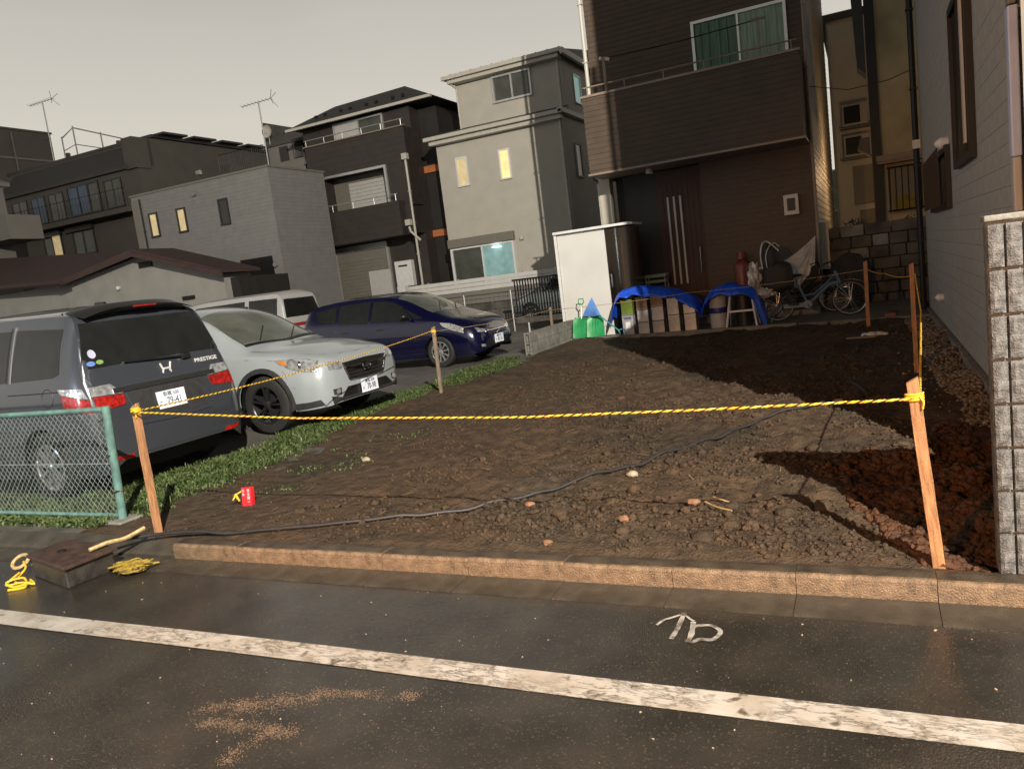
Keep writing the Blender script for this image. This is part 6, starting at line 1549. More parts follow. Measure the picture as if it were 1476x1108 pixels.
# low rusty-topped kerb ramp box at the left edge of the road, with its ropes
pb = thing('kerb_ramp', 'rusty dark metal kerb ramp standing at the road edge by the yellow ropes', 'ramp', (-5.3, 3.42, 0))
TPV = [(-5.57, 3.27), (-4.93, 3.11), (-4.90, 3.50), (-5.58, 3.60)]
c_ = Vector((-5.24, 3.37))
mb = MB(); n = 4
mb.add([(x, y, 0.165) for x, y in TPV] + [(x, y, 0.14) for x, y in TPV], [(0, 1, 2, 3), (7, 6, 5, 4)] + [(i, i + 4, (i + 1) % 4 + 4, (i + 1) % 4) for i in range(4)]); tp = mb.build('top_plate', 'rust', pb, world=True, bevel=0.005)
ins = [tuple(c_ + (Vector(p) - c_) * 0.90) for p in TPV]
mb = MB(); mb.add([(x, y, 0.138) for x, y in ins] + [(x, y, 0.0) for x, y in ins], [(0, 1, 2, 3), (7, 6, 5, 4)] + [(i, i + 4, (i + 1) % 4 + 4, (i + 1) % 4) for i in range(4)]); mb.build('body', 'wet_black_concrete', pb, world=True, bevel=0.01)
mb = MB(); mb.lathe([(0.028, 0), (0.028, 0.012), (0.012, 0.012), (0.012, 0)], 14, 'z', c=(-5.30, 3.36, 0.166), closed=True); mb.build('lifting_ring', 'black_metal', tp, world=True)
rr = thing('rope_coil', 'loose pile of yellow and black rope on the road beside the kerb ramp', 'rope', (-4.86, 3.5, 0.0))
for q_, m in enumerate(('rope_old', 'rope_old', 'rope_black', 'rope_old', 'rope_old')):
    pts = []
    for k in range(60):
        v_ = Vector((k * 0.37, q_ * 3.1, 0)); pts.append((-4.78 + 0.24 * noise.noise(v_ * 0.9) + 0.05 * math.sin(k * 1.9), 3.50 + 0.15 * noise.noise(v_ * 0.9 + Vector((9, 9, 9))) + 0.04 * math.cos(k * 1.7), 0.014 + 0.035 * abs(noise.noise(v_ + Vector((5, 0, 0)))) + 0.004 * q_))
    mb = MB(); mb.tube(smooth_path(pts, 5), 0.0062, 4); mb.build('strand', m, rr, world=True)
mb = MB(); mb.tube(smooth_path([(-5.00, 3.36, 0.19), (-4.97, 3.48, 0.20), (-4.94, 3.60, 0.19), (-4.90, 3.74, 0.22)], 5), [0.014] * 16, 6); mb.build('rope_end', 'rope_plain', rr, world=True)
hl = thing('tufted_loop', 'pale loop handle with a tuft of yellow rope left of the kerb ramp', 'rope', (-5.85, 3.3, 0))
pts = [(-5.80 + 0.075 * math.cos(a), 3.36 + 0.045 * math.sin(a), 0.07 + 0.035 * math.sin(a)) for a in np.linspace(0, 2 * PI, 17)]
mb = MB(); mb.tube(pts, 0.013, 6); mb.build('loop', 'rope_plain', hl, world=True, smooth=True)
mb = MB()
mb.tube(smooth_path([(-5.73, 3.34, 0.08), (-5.62, 3.28, 0.06), (-5.60, 3.20, 0.02), (-5.52, 3.14, 0.012), (-5.40, 3.16, 0.015), (-5.46, 3.08, 0.012), (-5.56, 3.10, 0.03), (-5.48, 3.17, 0.04), (-5.36, 3.10, 0.012), (-5.44, 3.03, 0.012)], 5), 0.0075, 5)
mb.tube(smooth_path([(-5.60, 3.22, 0.05), (-5.54, 3.08, 0.02), (-5.42, 3.12, 0.03), (-5.34, 3.15, 0.012), (-5.44, 3.19, 0.02)], 5), 0.0075, 5)
mb.build('tuft', 'rope_yellow', hl, world=True)
# orange-brown grains strewn on the road along short streaks
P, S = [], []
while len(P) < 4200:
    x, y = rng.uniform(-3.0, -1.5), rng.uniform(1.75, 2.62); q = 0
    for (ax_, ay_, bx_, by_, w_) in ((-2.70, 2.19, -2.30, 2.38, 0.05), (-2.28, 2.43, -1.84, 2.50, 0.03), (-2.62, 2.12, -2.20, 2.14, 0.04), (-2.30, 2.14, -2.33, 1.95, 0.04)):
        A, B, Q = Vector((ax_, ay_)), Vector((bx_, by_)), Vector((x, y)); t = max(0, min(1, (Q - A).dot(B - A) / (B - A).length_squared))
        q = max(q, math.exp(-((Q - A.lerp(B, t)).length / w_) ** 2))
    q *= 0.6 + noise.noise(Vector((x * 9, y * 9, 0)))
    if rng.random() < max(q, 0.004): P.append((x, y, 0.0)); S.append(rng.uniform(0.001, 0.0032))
tag(lumps('grit', np.array(P), np.array(S), 'tan_grains', flat=0.5), 'streaks of tiny orange-brown grains on the road in front of the white line', 'grit')
P, S = [], []
for _ in range(420):
    P.append((rng.uniform(-7, 1.4), rng.uniform(1.2, 3.68), 0.0)); S.append(0.0015 + 0.005 * rng.random() ** 4)
tag(lumps('grit', np.array(P), np.array(S), 'stone', flat=0.6), 'tiny pale stones strewn over the wet road', 'grit')

# ---------------------------------------------------------------- low hollow-block wall, gate, fences in the mid distance
hb = thing('hollow_block_wall', 'low unfinished wall of hollow concrete blocks between the lot and the parking area', 'wall', (-6.2, 14.9, 0.0))
for r in range(3):
    for k in range(7):
        y0 = 13.78 + k * 0.395; mb = MB(); z0, z1 = 0.02 + r * 0.19, 0.02 + r * 0.19 + 0.186
        mb.box(-6.22, -6.08, y0 + 0.05, y0 + 0.39, z0, z1)
        # open end with a recess
        mb.box(-6.22, -6.185, y0, y0 + 0.05, z0, z1); mb.box(-6.115, -6.08, y0, y0 + 0.05, z0, z1); mb.box(-6.185, -6.115, y0, y0 + 0.05, z1 - 0.035, z1)
        mb.build('block', 'old_concrete', hb, world=True, bevel=0.004)
mb = MB(); mb.tube([(-6.15, 13.95, 0.5), (-6.15, 13.95, 0.78)], 0.02, 6); mb.build('pipe_stub', 'galvanised', hb, world=True)
mf = thing('mesh_fence', 'thin green wire mesh fence between the parking area and the white fence', 'fence', (-10.5, 20.5, 0.1))
x = -12.6
while x < -6.0:
    mb = MB(); mb.tube([(x, 20.5, 0.1), (x, 20.5, 1.35)], 0.022, 6); mb.build('post', 'galvanised', mf, world=True); x += 1.55
mb = MB()
for z in (0.35, 0.85, 1.3): mb.tube([(-12.6, 20.5, z), (-4.8, 20.5, z)], 0.006, 4)
for k in range(52): mb.tube([(-12.6 + k * 0.15, 20.5, 0.35), (-12.6 + k * 0.15, 20.5, 1.3)], 0.003, 3)
tag(mb.build('wire_mesh', 'black_metal', mf, world=True), kind='stuff')
wf = thing('white_fence', 'white horizontal board fence in front of the beige house', 'fence', (-13.5, 27, 0.1))
mb = MB(); mb.box(-17.6, -9.0, 26.95, 27.10, 0.0, 0.85); mb.build('base_wall', 'dark_concrete', wf, world=True)
for k in range(6):
    mb = MB(); mb.box(-17.5, -9.1, 26.97, 27.0, 0.88 + k * 0.165, 0.88 + k * 0.165 + 0.15); mb.build('board', 'panel_white' if k > 2 else 'apartment_light', wf, world=True)
for k in range(7):
    mb = MB(); mb.box(-17.5 + k * 1.38, -17.44 + k * 1.38, 27.002, 27.06, 0.85, 1.90); mb.build('post', 'aluminium', wf, world=True)
sf = thing('slat_gate', 'black vertical slatted gate in front of the silver car', 'gate', (-9.9, 23.6, 0.1))
for k in range(22):
    mb = MB(); x = -10.78 + k * 0.10; mb.box(x, x + 0.035, 23.6, 23.64, 0.50, 1.62); mb.build('slat', 'black_metal', sf, world=True)
for z in (0.50, 1.60):
    mb = MB(); mb.box(-10.84, -8.5, 23.58, 23.66, z - 0.03, z + 0.03); mb.build('rail', 'black_metal', sf, world=True)
mb = MB(); mb.box(-10.84, -8.5, 23.55, 23.7, 0.05, 0.34); mb.build('plinth', 'dark_concrete', sf, world=True)
cb = MB(); cb.add([(-10.0, 23.72, 1.20), (-8.6, 23.72, 1.55), (-8.6, 23.72, 1.72), (-9.2, 23.72, 1.72), (-10.0, 24.2, 1.15), (-8.6, 24.3, 1.50), (-8.6, 24.2, 1.70), (-9.3, 24.1, 1.70)],
                  [(0, 1, 2, 3), (7, 6, 5, 4), (0, 4, 5, 1), (1, 5, 6, 2), (2, 6, 7, 3), (3, 7, 4, 0)])
pl = thing('mailbox', 'small white box on a pole at the corner of the dark house', 'mailbox', (-16.9, 26.4, 0.1))
mb = MB(); mb.tube([(0, 0, 0), (0, 0, 1.5)], 0.03, 6); mb.build('post', 'galvanised', pl)
mb = MB(); mb.box(-0.2, 0.15, -0.15, 0.15, 1.45, 1.80); mb.build('box', 'panel_white', pl, bevel=0.02)

# ---------------------------------------------------------------- things along the back of the lot
YB = 16.55
cbn = thing('cabinet', 'tall white outdoor cabinet with a dark polished steel front at its right', 'cabinet', (-5.5, 16.6, 0.17))
mb = MB(); mb.box(-6.30, -5.19, 16.40, 17.3, 0.17, 2.50); mb.build('side_panel', 'panel_white', cbn, world=True, bevel=0.006)
mb = MB(); prof = [(-5.185, 16.42)] + [(-5.185 + 0.55 * t, 16.42 - 0.07 * math.sin(PI * t) ) for t in np.linspace(0.02, 0.98, 17)] + [(-4.635, 16.42), (-4.635, 17.2), (-5.185, 17.2)]
mb.prism(prof, 0.22, 2.47, 'z'); mb.build('steel_front', 'steel_dark', cbn, world=True, smooth=True)
mb = MB(); mb.box(-6.36, -4.58, 16.30, 17.34, 2.502, 2.56); mb.build('lid', 'white_metal', cbn, world=True, bevel=0.01)
mb = MB(); mb.box(-6.36, -6.305, 16.36, 16.46, 0.17, 2.50); mb.build('corner_post', 'white_metal', cbn, world=True)
mb = MB(); mb.box(-6.2, -4.7, 16.5, 17.2, 0.171, 0.215); mb.build('foot', 'black_metal', cbn, world=True)
mb = MB(); mb.box(-5.12, -5.09, 16.33, 16.36, 1.2, 1.5); mb.build('handle', 'chrome', cbn, world=True)

def snow_shovel(label, x, y, tilt, hgt, rz):
    r = thing('snow_shovel', label, 'shovel', (x, y, 0.20), rz, 'green snow shovels leaning on the white cabinet')
    Rm = Matrix.Rotation(tilt, 4, 'X'); pts = []
    for j in range(9):
        t = j / 8; row = []
        for i in range(9):
            u = -1 + 2 * i / 8; wv_ = 0.20 * (1 - 0.10 * t - (0.25 * max(0, t - 0.8) / 0.2))
            row.append(Rm @ Vector((u * wv_, -0.05 * u * u - 0.03 * math.sin(PI * t) * (1 - u * u) + 0.0, 0.46 * t)))
        pts.append(row)
    mb = MB(); mb.grid(pts); mb.grid([[p + Vector((0, 0.012, 0)) for p in row] for row in pts])
    for i in range(5):
        u = -0.14 + 0.07 * i; mb.tube([Rm @ Vector((u, -0.012, 0.05)), Rm @ Vector((u * 0.9, -0.04, 0.25)), Rm @ Vector((u * 0.8, -0.012, 0.42))], 0.007, 4)
    mb.build('blade', 'green_plastic', r, smooth=True)
    if hgt:
        mb = MB(); mb.tube([Rm @ Vector((0, 0, 0.38)), Rm @ Vector((0, 0, hgt))], 0.016, 8); mb.build('shaft', 'galvanised', r)
        mb = MB(); mb.tube([Rm @ Vector(p) for p in ((0, 0, hgt - 0.02), (-0.06, 0, hgt + 0.06), (-0.055, 0, hgt + 0.14), (0.055, 0, hgt + 0.14), (0.06, 0, hgt + 0.06), (0, 0, hgt - 0.02))], 0.014, 6)
        mb.build('grip', 'green_plastic', r)
    return r
snow_shovel('left green snow shovel with its D-grip handle up, leaning on the white cabinet', -5.80, 15.95, -0.22, 0.72, 0.0)
snow_shovel('right green snow shovel whose grip is hidden by the blue snow pusher', -5.45, 15.90, -0.22, 0.0, 0.1)
sp_ = thing('snow_pusher', 'light blue snow pusher lying diagonally against the green shovels', 'snow pusher', (-5.3, 15.98, 0.2))
mb = MB()
a, b = Vector((-5.62, 15.98, 0.86)), Vector((-5.32, 15.86, 0.66)); dd = (b - a).normalized(); n_ = dd.cross(Vector((0, -1, 0))).normalized()
pts = []
for j in range(6):
    t = j / 5; wv_ = 0.20 * (1 - t) + 0.03; pts.append([a + (b - a) * t + n_ * (u * wv_) + Vector((0, -0.03 * (1 - u * u), 0)) for u in (-1, -0.5, 0, 0.5, 1)])
mb.grid(pts); mb.grid([[p + Vector((0, 0.012, 0)) for p in r] for r in pts]); mb.build('blade', 'lightblue_plastic', sp_, world=True)
mb = MB(); mb.tube([a.lerp(b, 0.8), (-4.86, 15.70, 0.30)], 0.014, 8); mb.build('shaft', 'teal_metal', sp_, world=True)
mb = MB(); mb.tube([(-4.88, 15.70, 0.32), (-4.76, 15.70, 0.34), (-4.72, 15.70, 0.22), (-4.84, 15.70, 0.20), (-4.88, 15.70, 0.32)], 0.014, 6); mb.build('grip', 'teal_metal', sp_, world=True)

def tin(x, z, w, h, m, label, y=16.50, d=0.26, lbl=None):
    x = x * 0.968; r = thing('square_can', label, 'can', (x + w / 2, 15.45 + (-1.2 - x) * 0.135 + 0.03 + d / 2, z), random.uniform(-0.03, 0.03), 'square metal cans stacked under the blue tarp')
    mb = MB(); mb.box(-w / 2, w / 2, -d / 2, d / 2, 0.0, h - 0.004); mb.build('body', m, r, bevel=0.006)
    mb = MB()
    for zz in (0.006, h - 0.014): 
        mb.box(-w / 2 - 0.004, w / 2 + 0.004, -d / 2 - 0.004, d / 2 + 0.004, zz, zz + 0.008)
    mb.build('rim', 'tin', r)
    mb = MB(); mb.tube([(-0.04, 0, h), (-0.03, 0, h + 0.02), (0.03, 0, h + 0.02), (0.04, 0, h)], 0.004, 4); mb.build('handle', 'black_metal', r)
    if lbl:
        mb = MB(); mb.box(-0.055, 0.055, -d / 2 - 0.004, -d / 2 - 0.001, 0.14, 0.28); mb.build('label', 'white_metal', r)
        mb = MB()
        for k in range(3): mb.box(-0.08, 0.08, -d / 2 - 0.004, -d / 2 - 0.001, 0.335 + k * 0.016, 0.345 + k * 0.016)
        mb.build('print', 'navy', r)
    return r
tin(-5.02, 0.17, 0.245, 0.42, 'tin_grey', 'grey can with a white label, bottom of the leftmost stack', lbl=True)
tin(-5.02, 0.595, 0.245, 0.33, 'tin_green', 'green can on top of the leftmost stack')
tin(-4.66, 0.17, 0.235, 0.25, 'tin_grey', 'low grey can at the bottom of the second stack from the left')
tin(-4.66, 0.425, 0.235, 0.26, 'tin_grey', 'grey can in the middle of the second stack from the left')
tin(-4.66, 0.69, 0.235, 0.26, 'tin_dark', 'dark brown can topping the second stack from the left')
tin(-4.32, 0.17, 0.245, 0.26, 'tin', 'shiny can at the bottom of the middle stack')
tin(-4.32, 0.435, 0.245, 0.29, 'tin_grey', 'grey can in the middle stack, between two others')
tin(-4.32, 0.73, 0.245, 0.22, 'tin_dark', 'brown can with a bright round reflection topping the middle stack')
tin(-3.96, 0.17, 0.235, 0.35, 'tin', 'tan can at the bottom of the second stack from the right')
tin(-3.96, 0.525, 0.235, 0.35, 'tin', 'bright tan can on top of the second stack from the right')
tin(-3.61, 0.17, 0.235, 0.35, 'tin', 'tan can at the bottom of the rightmost stack')
tin(-3.61, 0.525, 0.235, 0.19, 'tin', 'short bright can on top of the rightmost stack')

def tarp(label, ctrl, depth=0.7, name='tarp', folds=5, droop=()):
    pts = smooth_path([(a, 0, b) for a, b in ctrl], 12); rows = []
    for j in range(13):
        t = j / 12; row = []
        for i, p in enumerate(pts):
            s = i / len(pts); y = 15.32 + (-1.2 - p.x) * 0.135 + depth * t
            zz = p.z + 0.05 * math.sin(PI * t) - (0.13 + 0.10 * noise.noise(Vector((p.x * 3.3, 0, 9)))) * max(0, 0.28 - t) / 0.28 + 0.055 * noise.noise(Vector((p.x * 4, t * 3, 1))) - 0.035 * abs(noise.noise(Vector((p.x * 8 + t * 2, t * 3, 5)))) + 0.012 * noise.noise(Vector((p.x * 17, t * 9, 1)))
            row.append((p.x * 0.968 + 0.02 * noise.noise(Vector((p.x * 6, t * 3, 6))), y + 0.07 * noise.noise(Vector((p.x * 7, t * 3, 2))), zz))
        rows.append(row)
    mb = MB(); mb.grid(rows); o = mb.build(name, 'blue_tarp', smooth=True)
    so = o.modifiers.new('solid', 'SOLIDIFY'); so.thickness = 0.006
    return tag(o, label, 'tarp', 'blue tarps over the stacked things')
tarp('crumpled blue tarp draped over the row of square cans, sagging at its right end', [(-5.27, 0.50), (-5.20, 0.80), (-5.08, 1.04), (-4.75, 1.13), (-4.4, 1.12), (-4.0, 1.05), (-3.55, 0.90), (-3.32, 0.72), (-3.24, 0.55)])
tarp('blue tarp hung over the white bucket and the stepladder', [(-3.22, 0.56), (-3.12, 0.78), (-2.95, 0.95), (-2.65, 0.99), (-2.3, 0.92), (-2.12, 0.78), (-2.00, 0.50), (-1.92, 0.25)])
bk = thing('white_bucket', 'tall white drum with a dark blue band under the right tarp', 'drum', (-2.83, 15.95, 0.17))
mb = MB(); mb.lathe([(0, 0), (0.155, 0), (0.165, 0.02), (0.17, 0.30), (0.165, 0.31), (0.17, 0.32), (0.172, 0.68), (0.15, 0.72), (0.05, 0.74), (0, 0.74)], 28, 'z'); mb.build('body', 'bucket_white', bk, smooth=True)
mb = MB(); mb.lathe([(0.173, 0.30), (0.176, 0.31), (0.176, 0.40), (0.173, 0.41)], 28, 'z'); mb.build('band', 'navy', bk, smooth=True)
db = thing('dark_bucket', 'dark grey drum standing behind the stepladder under the tarp', 'drum', (-2.34, 16.05, 0.17))
mb = MB(); mb.lathe([(0, 0), (0.15, 0), (0.17, 0.55), (0.18, 0.56), (0.18, 0.59), (0, 0.60)], 24, 'z'); mb.build('body', 'dark_frame', db, smooth=True)
mb = MB(); mb.tube([(0.18, 0, 0.5), (0.0, -0.19, 0.36), (-0.18, 0, 0.5)], 0.006, 5); mb.build('handle', 'galvanised', db)
sl = thing('stepladder', 'short white metal stepladder under the right end of the tarp', 'stepladder', (-2.34, 15.68, 0.17))
for sx_ in (-1, 1):
    mb = MB(); mb.tube([(sx_ * 0.29, -0.08, 0.0), (sx_ * 0.20, 0.10, 0.66)], 0.021, 8); mb.build('leg', 'white_metal', sl)
    mb = MB(); mb.tube([(sx_ * 0.29, 0.42, 0.0), (sx_ * 0.20, 0.12, 0.66)], 0.015, 8); mb.build('leg', 'white_metal', sl)
mb = MB(); mb.box(-0.255, 0.255, -0.035, 0.02, 0.30, 0.335); mb.build('step', 'white_metal', sl)
mb = MB(); mb.box(-0.22, 0.22, 0.05, 0.20, 0.665, 0.69); mb.build('top_step', 'white_metal', sl)
stl = thing('stool', 'pale padded stool in the dark porch behind the tarp', 'stool', (-4.45, 17.65, 0.30))
mb = MB(); mb.box(-0.26, 0.26, -0.18, 0.18, 0.98, 1.06); mb.box(-0.24, 0.24, -0.16, 0.16, 0.86, 0.93); mb.build('seat', 'pale_curtain', stl, bevel=0.02)
for a, b in ((-1, -1), (1, -1), (-1, 1), (1, 1)):
    mb = MB(); mb.tube([(a * 0.24, b * 0.16, 0), (a * 0.22, b * 0.14, 0.97)], 0.014, 6); mb.build('leg', 'galvanised', stl)
ht = thing('gas_cylinder', 'red-brown cylinder standing by the house wall behind the bicycle', 'gas cylinder', (-2.55, 17.7, 0.17))
mb = MB(); mb.lathe([(0, 0), (0.15, 0), (0.17, 0.04), (0.17, 1.15), (0.12, 1.26), (0.05, 1.30), (0.05, 1.42), (0, 1.42)], 22, 'z'); mb.build('body', 'red_brown_metal', ht, smooth=True)
mb = MB(); mb.lathe([(0.085, 1.30), (0.09, 1.30), (0.09, 1.45), (0.085, 1.45)], 16, 'z', closed=True); mb.build('collar', 'red_brown_metal', ht)

# bicycle, side on to the camera, front wheel to the right
def bicycle(label, x, y, rz, frame_m, with_seat=True, s=1.0):
    r = thing('bicycle', label, 'bicycle', (x, y, 0.17), rz, 'bicycles parked in front of the brown house')
    R_ = 0.335
    for cx__, nm in ((0.0, 'rear_wheel'), (1.18, 'front_wheel')):
        h = MB(); h.lathe([(0, -0.04), (0.022, -0.04), (0.022, 0.04), (0, 0.04)], 12, 'y'); w = h.build('wheel', 'bike_steel', r, loc=(cx__, 0, R_))
        t = MB(); t.lathe([(R_ - 0.018 + 0.018 * math.cos(a), 0.018 * math.sin(a)) for a in np.linspace(0, 2 * PI, 9)[:-1]], 44, 'y', closed=True); t.build('tyre', 'tyre', w, smooth=True)
        t = MB(); t.lathe([(R_ - 0.036, -0.012), (R_ - 0.030, -0.014), (R_ - 0.030, 0.014), (R_ - 0.036, 0.012), (R_ - 0.048, 0)], 44, 'y', closed=True); t.build('rim', 'bike_steel', w, smooth=True)
        t = MB()
        for k in range(28):
            a = 2 * PI * k / 28; a2 = a + (0.5 if k % 2 else -0.5); t.tube([(0.022 * math.cos(a2), 0.03 * (1 if k % 4 < 2 else -1), 0.022 * math.sin(a2)), ((R_ - 0.04) * math.cos(a), 0, (R_ - 0.04) * math.sin(a))], 0.0016, 3, cap=False)
        t.build('spoke', 'bike_steel', w)['kind'] = 'stuff'
    mb = MB()
    bb, seat_, head, hd2 = Vector((0.50, 0, 0.29)), Vector((0.34, 0, 0.74)), Vector((0.98, 0, 0.83)), Vector((1.02, 0, 0.66))
    mb.tube([bb, (0.60, 0, 0.36), (0.85, 0, 0.62), hd2], 0.030, 8)
    mb.tube([(0.44, 0, 0.46), (0.62, 0, 0.48), (0.82, 0, 0.66), head], 0.017, 8)
    mb.tube([bb, seat_], 0.018, 8); mb.tube([head + Vector((-0.02, 0, 0.05)), hd2 + Vector((0.01, 0, -0.02))], 0.024, 8)
    for q in (-0.055, 0.055):
        mb.tube([bb, (0, q, R_)], 0.011, 6); mb.tube([seat_ - Vector((0, 0, 0.06)), (0, q, R_)], 0.009, 6)
    mb.build('frame', frame_m, r, smooth=True)
    mb = MB()
    for q in (-0.055, 0.055): mb.tube([(1.03, 0, 0.66), (1.04, q, 0.62), (1.07, q, 0.5), (1.18, q, R_)], 0.012, 6)
    mb.build('fork', frame_m, r, smooth=True)
    mb = MB(); mb.tube([head, (0.94, 0, 1.00)], 0.013, 6); mb.tube([(0.80, -0.27, 1.03), (0.92, -0.22, 1.06), (0.95, 0, 1.00), (0.92, 0.22, 1.06), (0.80, 0.27, 1.03)], 0.012, 6); mb.build('handlebar', 'black_metal', r, smooth=True)
    mb = MB(); mb.tube([seat_, (0.32, 0, 0.84)], 0.013, 6)
    mb.add([(0.32 + v[0] * (0.14), v[1] * (0.09 if v[0] < 0.2 else 0.04), 0.87 + v[2] * 0.035) for v in ico2_v], [tuple(f) for f in ico2_f]); mb.build('saddle', 'black_cloth', r, smooth=True)
    mb = MB()
    for cx__ in (0.0, 1.18):
        a0, a1 = (0.15 * PI, 1.05 * PI) if cx__ == 0 else (0.25 * PI, 1.02 * PI)
        rows = [[(cx__ + (R_ + 0.025) * math.cos(a), yy, R_ + (R_ + 0.025 - (0.008 if abs(yy) > 0.02 else 0)) * math.sin(a)) for yy in (-0.028, -0.01, 0.01, 0.028)] for a in np.linspace(a0, a1, 22)]
        mb.grid(rows)
    mb.build('mudguard', 'bike_steel', r, smooth=True)
    mb = MB(); mb.lathe([(0.0, -0.05), (0.075, -0.05), (0.085, -0.04), (0.085, -0.025), (0, -0.025)], 20, 'y', c=(0.50, 0, 0.29)); mb.box(0.10, 0.50, -0.045, -0.028, 0.245, 0.33)
    mb.tube([(0.50, -0.06, 0.29), (0.58, -0.07, 0.16)], 0.010, 6); mb.box(0.54, 0.63, -0.15, -0.07, 0.145, 0.165); mb.build('chain_case', frame_m, r)
    mb = MB(); mb.box(-0.24, 0.18, -0.07, 0.07, 0.70, 0.712); mb.tube([(-0.2, 0.06, 0.70), (0, 0.06, R_)], 0.007, 5); mb.tube([(-0.2, -0.06, 0.70), (0, -0.06, R_)], 0.007, 5); mb.build('rack', 'black_metal', r)
    mb = MB(); mb.lathe([(0, 0.05), (0.03, 0.045), (0.035, 0.0), (0.02, -0.04), (0, -0.045)], 12, 'x', c=(1.12, 0.0, 0.55)); mb.build('headlamp', 'chrome', r, smooth=True)
    mb = MB(); mb.tube([(0.0, -0.06, R_), (-0.12, -0.10, 0.02)], 0.008, 5); mb.tube([(0.0, 0.06, R_), (-0.12, 0.10, 0.02)], 0.008, 5); mb.tube([(-0.12, -0.10, 0.01), (-0.12, 0.10, 0.01)], 0.008, 5); mb.build('kickstand', 'bike_steel', r)
    for ch in r.children:
        if ch.name.startswith('wheel'):
            ch.location.x *= 1.12
        else: ch.scale.x = 1.12
    return r
bicycle('blue city bicycle with black child seat, its front wheel behind the far stake', -1.70, 16.15, 0.02, 'bike_blue')
cs = thing('child_seat', 'black hooded child seat with grey rain cover mounted on the rear of the bicycle', 'child seat', (-1.72, 16.15, 0.88))
def blob(c, r, amp, fr, seed, sq=1.0):
    vv = []
    for v in ico3_v:
        q = Vector(v); q = Vector([math.copysign(abs(t) ** sq, t) for t in q]); k = 1 + amp * noise.noise(Vector(v) * fr + Vector((seed, 0, 0)))
        vv.append((c[0] + q.x * r[0] * k, c[1] + q.y * r[1] * k, c[2] + q.z * r[2] * k))
    return MB().add(vv, [tuple(f) for f in ico3_f])
b = blob((0.06, 0, 0.16), (0.30, 0.20, 0.30), 0.12, 1.6, 3, 0.62); b.build('shell', 'black_cloth', cs, smooth=True)
b = blob((-0.05, 0, 0.56), (0.17, 0.19, 0.30), 0.10, 1.5, 5, 0.85); b.build('hood', 'black_cloth', cs, smooth=True)
mb = MB()
mb.tube(smooth_path([(-0.19, -0.15, 0.36), (-0.21, -0.17, 0.62), (-0.17, -0.14, 0.84), (-0.10, -0.05, 0.89), (0.02, -0.12, 0.80), (0.13, -0.15, 0.68)], 6), 0.013, 6)
mb.tube(smooth_path([(-0.10, -0.19, 0.38), (-0.11, -0.205, 0.60), (-0.04, -0.18, 0.78), (0.05, -0.10, 0.84), (0.14, -0.10, 0.76)], 6), 0.009, 6)
mb.build('hood_piping', 'silver_sheet', cs)
b = blob((-0.38, -0.03, 0.20), (0.12, 0.17, 0.30), 0.55, 2.4, 7); b.build('rain_cover', 'silver_sheet', cs, smooth=True)
b = blob((-0.22, -0.12, -0.10), (0.26, 0.12, 0.09), 0.6, 2.6, 11); b.build('rain_cover', 'silver_sheet', cs, smooth=True)
mb = MB(); mb.tube([(0.22, -0.16, -0.1), (0.30, -0.17, -0.36)], 0.035, 8); mb.box(0.24, 0.42, -0.22, -0.12, -0.40, -0.36); mb.build('foot_rest', 'black_cloth', cs)
# silver sheet over a second bicycle, pulled up to the corner downpipe
bicycle('black bicycle mostly hidden under the silver sheet', -2.0, 17.15, 0.03, 'black_metal', False)
mb = MB(); apex = Vector((-0.98, 17.2, 1.76)); rows = []
edge = smooth_path([(-2.28, 17.0, 1.20), (-2.0, 16.85, 1.24), (-1.75, 16.75, 1.08), (-1.52, 16.72, 0.92), (-1.35, 16.72, 0.78), (-1.18, 16.80, 0.95), (-1.02, 16.95, 1.2)], 8)
for i, e_ in enumerate(edge):
    f = math.sin(i * 1.15) * 0.035; row = []
    for t in np.linspace(0, 1, 16):
        p = apex.lerp(e_, float(t)); p.z -= 0.16 * math.sin(PI * t) * (1 if i < 30 else 0.3); p.y += f * t; p.z += f * 0.5 * t; p.x += 0.02 * math.sin(i * 0.8) * t; row.append(p)
    rows.append(row)
mb.grid(rows); o = mb.build('silver_sheet', 'silver_sheet', smooth=True); o.modifiers.new('s', 'SOLIDIFY').thickness = 0.006
tag(o, 'silver-grey sheet gathered up to the house corner over the second bicycle', 'cover')
dk = thing('scooter_cover', 'dark covered bundle standing behind the bicycle handlebar against the retaining wall', 'bundle', (-0.4, 18.0, 0.17))
vv = [(v[0] * 0.42 * (1 + 0.2 * noise.noise(Vector(v) * 2)), v[1] * 0.35, max(0, 0.55 + v[2] * 0.62 * (1 + 0.2 * noise.noise(Vector(v) * 3)))) for v in ico2_v]
MB().add(vv, [tuple(f) for f in ico2_f]).build('cover', 'black_cloth', dk, smooth=True)
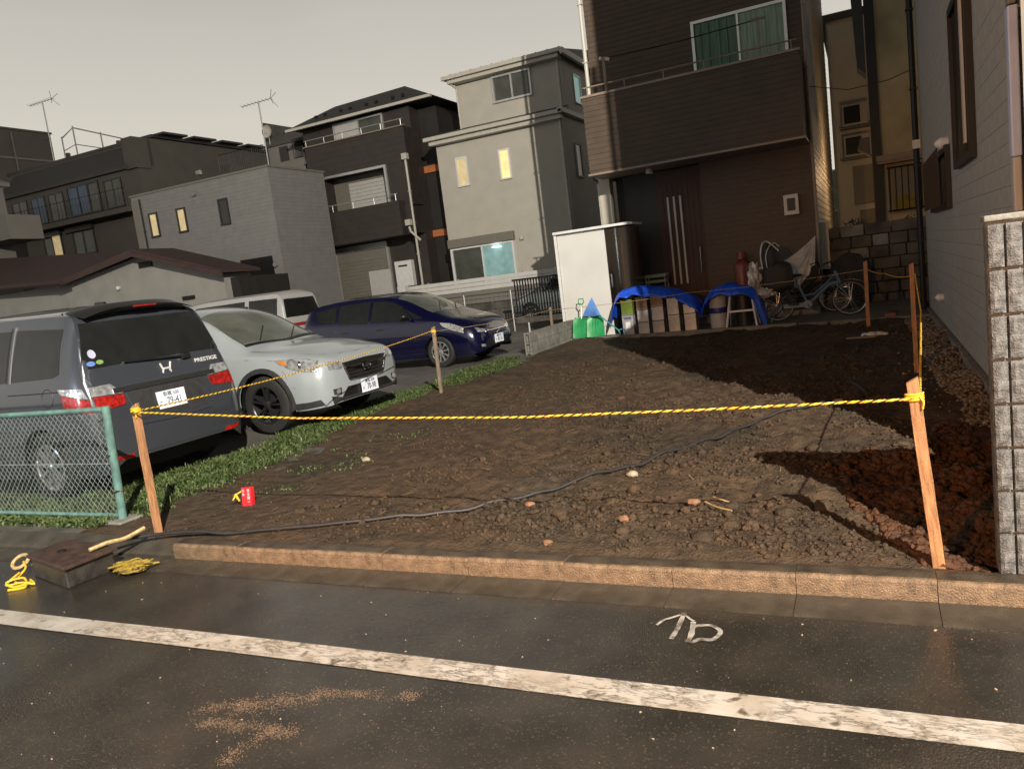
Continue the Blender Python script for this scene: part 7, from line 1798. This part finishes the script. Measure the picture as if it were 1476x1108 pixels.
# debris in the back right corner
rbk = thing('rag', 'crumpled white rag lying in the dark in front of the bicycle', 'rag', (-0.03, 12.9, 0.1)); x_, y_ = -0.03, 12.9
for k, (dx, dy, s_) in enumerate(((0, 0, 0.09), (0.10, 0.02, 0.08), (-0.09, 0.01, 0.07), (0.18, -0.01, 0.05))):
    vv = [(dx + v[0] * s_ * (1 + 0.35 * noise.noise(Vector(v) * 2.3 + Vector((k, 0, 0)))), dy + v[1] * s_ * 0.8, 0.05 + v[2] * s_ * 0.55 * (1 + 0.35 * noise.noise(Vector(v) * 3))) for v in ico2_v]
    MB().add(vv, [tuple(f) for f in ico2_f]).build('fold', 'shutter_light', rbk, smooth=True)
mb = MB(); mb.box(-0.28, 0.20, -0.05, 0.05, 0.0, 0.02)
tag(mb.build('board', 'old_wood', loc=(-0.10, 12.65, soil_h(-0.1, 12.65) + 0.015)), 'short flat board on the soil in front of the white rag', 'board')
mb = MB(); mb.box(-0.09, 0.09, -0.05, 0.05, 0.0, 0.11)
tag(mb.build('brick', 'red_brown_metal', bevel=0.008, loc=(0.28, 15.4, 0.12)), 'dull red brick in the dark corner by the retaining wall', 'brick')

# ---------------------------------------------------------------- the assumed, unseen street lamps (poles stand on the near side of the road)
def assumed_street_lamp(kind, pos, col, watts, cone, aim, label):
    x, y, z = pos
    r = thing('assumed_street_lamp', label, 'street lamp', (x, y - 1.0, 0), 0)
    mb = MB(); mb.tube([(0, 0, 0), (0, 0, z * 0.96), (0, 0.25, z + 0.16), (0, 0.9, z + 0.20)], [0.09, 0.06, 0.05, 0.04], 10); mb.build('pole', 'galvanised', r, smooth=True)
    mb = MB(); mb.box(-0.14, 0.14, 0.72, 1.28, 0.14 + z, 0.26 + z); hd = mb.build('lamp_head', 'galvanised', r, bevel=0.03)
    mb = MB(); mb.box(-0.10, 0.10, 0.80, 1.20, 0.125 + z, 0.138 + z)
    mname = 'lamp_lens_' + kind; mat(mname, col, 0.3, emit=col, estr=6.0); mb.build('lamp_lens', mname, hd)
    ld = bpy.data.lights.new('lamp_light', 'SPOT' if cone else 'POINT'); ld.energy = watts; ld.color = col; ld.shadow_soft_size = 0.09
    lo = bpy.data.objects.new('lamp_light', ld); COL.objects.link(lo); lo.parent = r; lo.location = (0, 1.0, z + 0.0)
    if cone:
        ld.spot_size = math.radians(cone); ld.spot_blend = 0.35
        d = Vector(aim) - Vector(pos); lo.rotation_euler = d.to_track_quat('-Z', 'Y').to_euler()
for L in ASSUMED_LAMPS: assumed_street_lamp(*L)
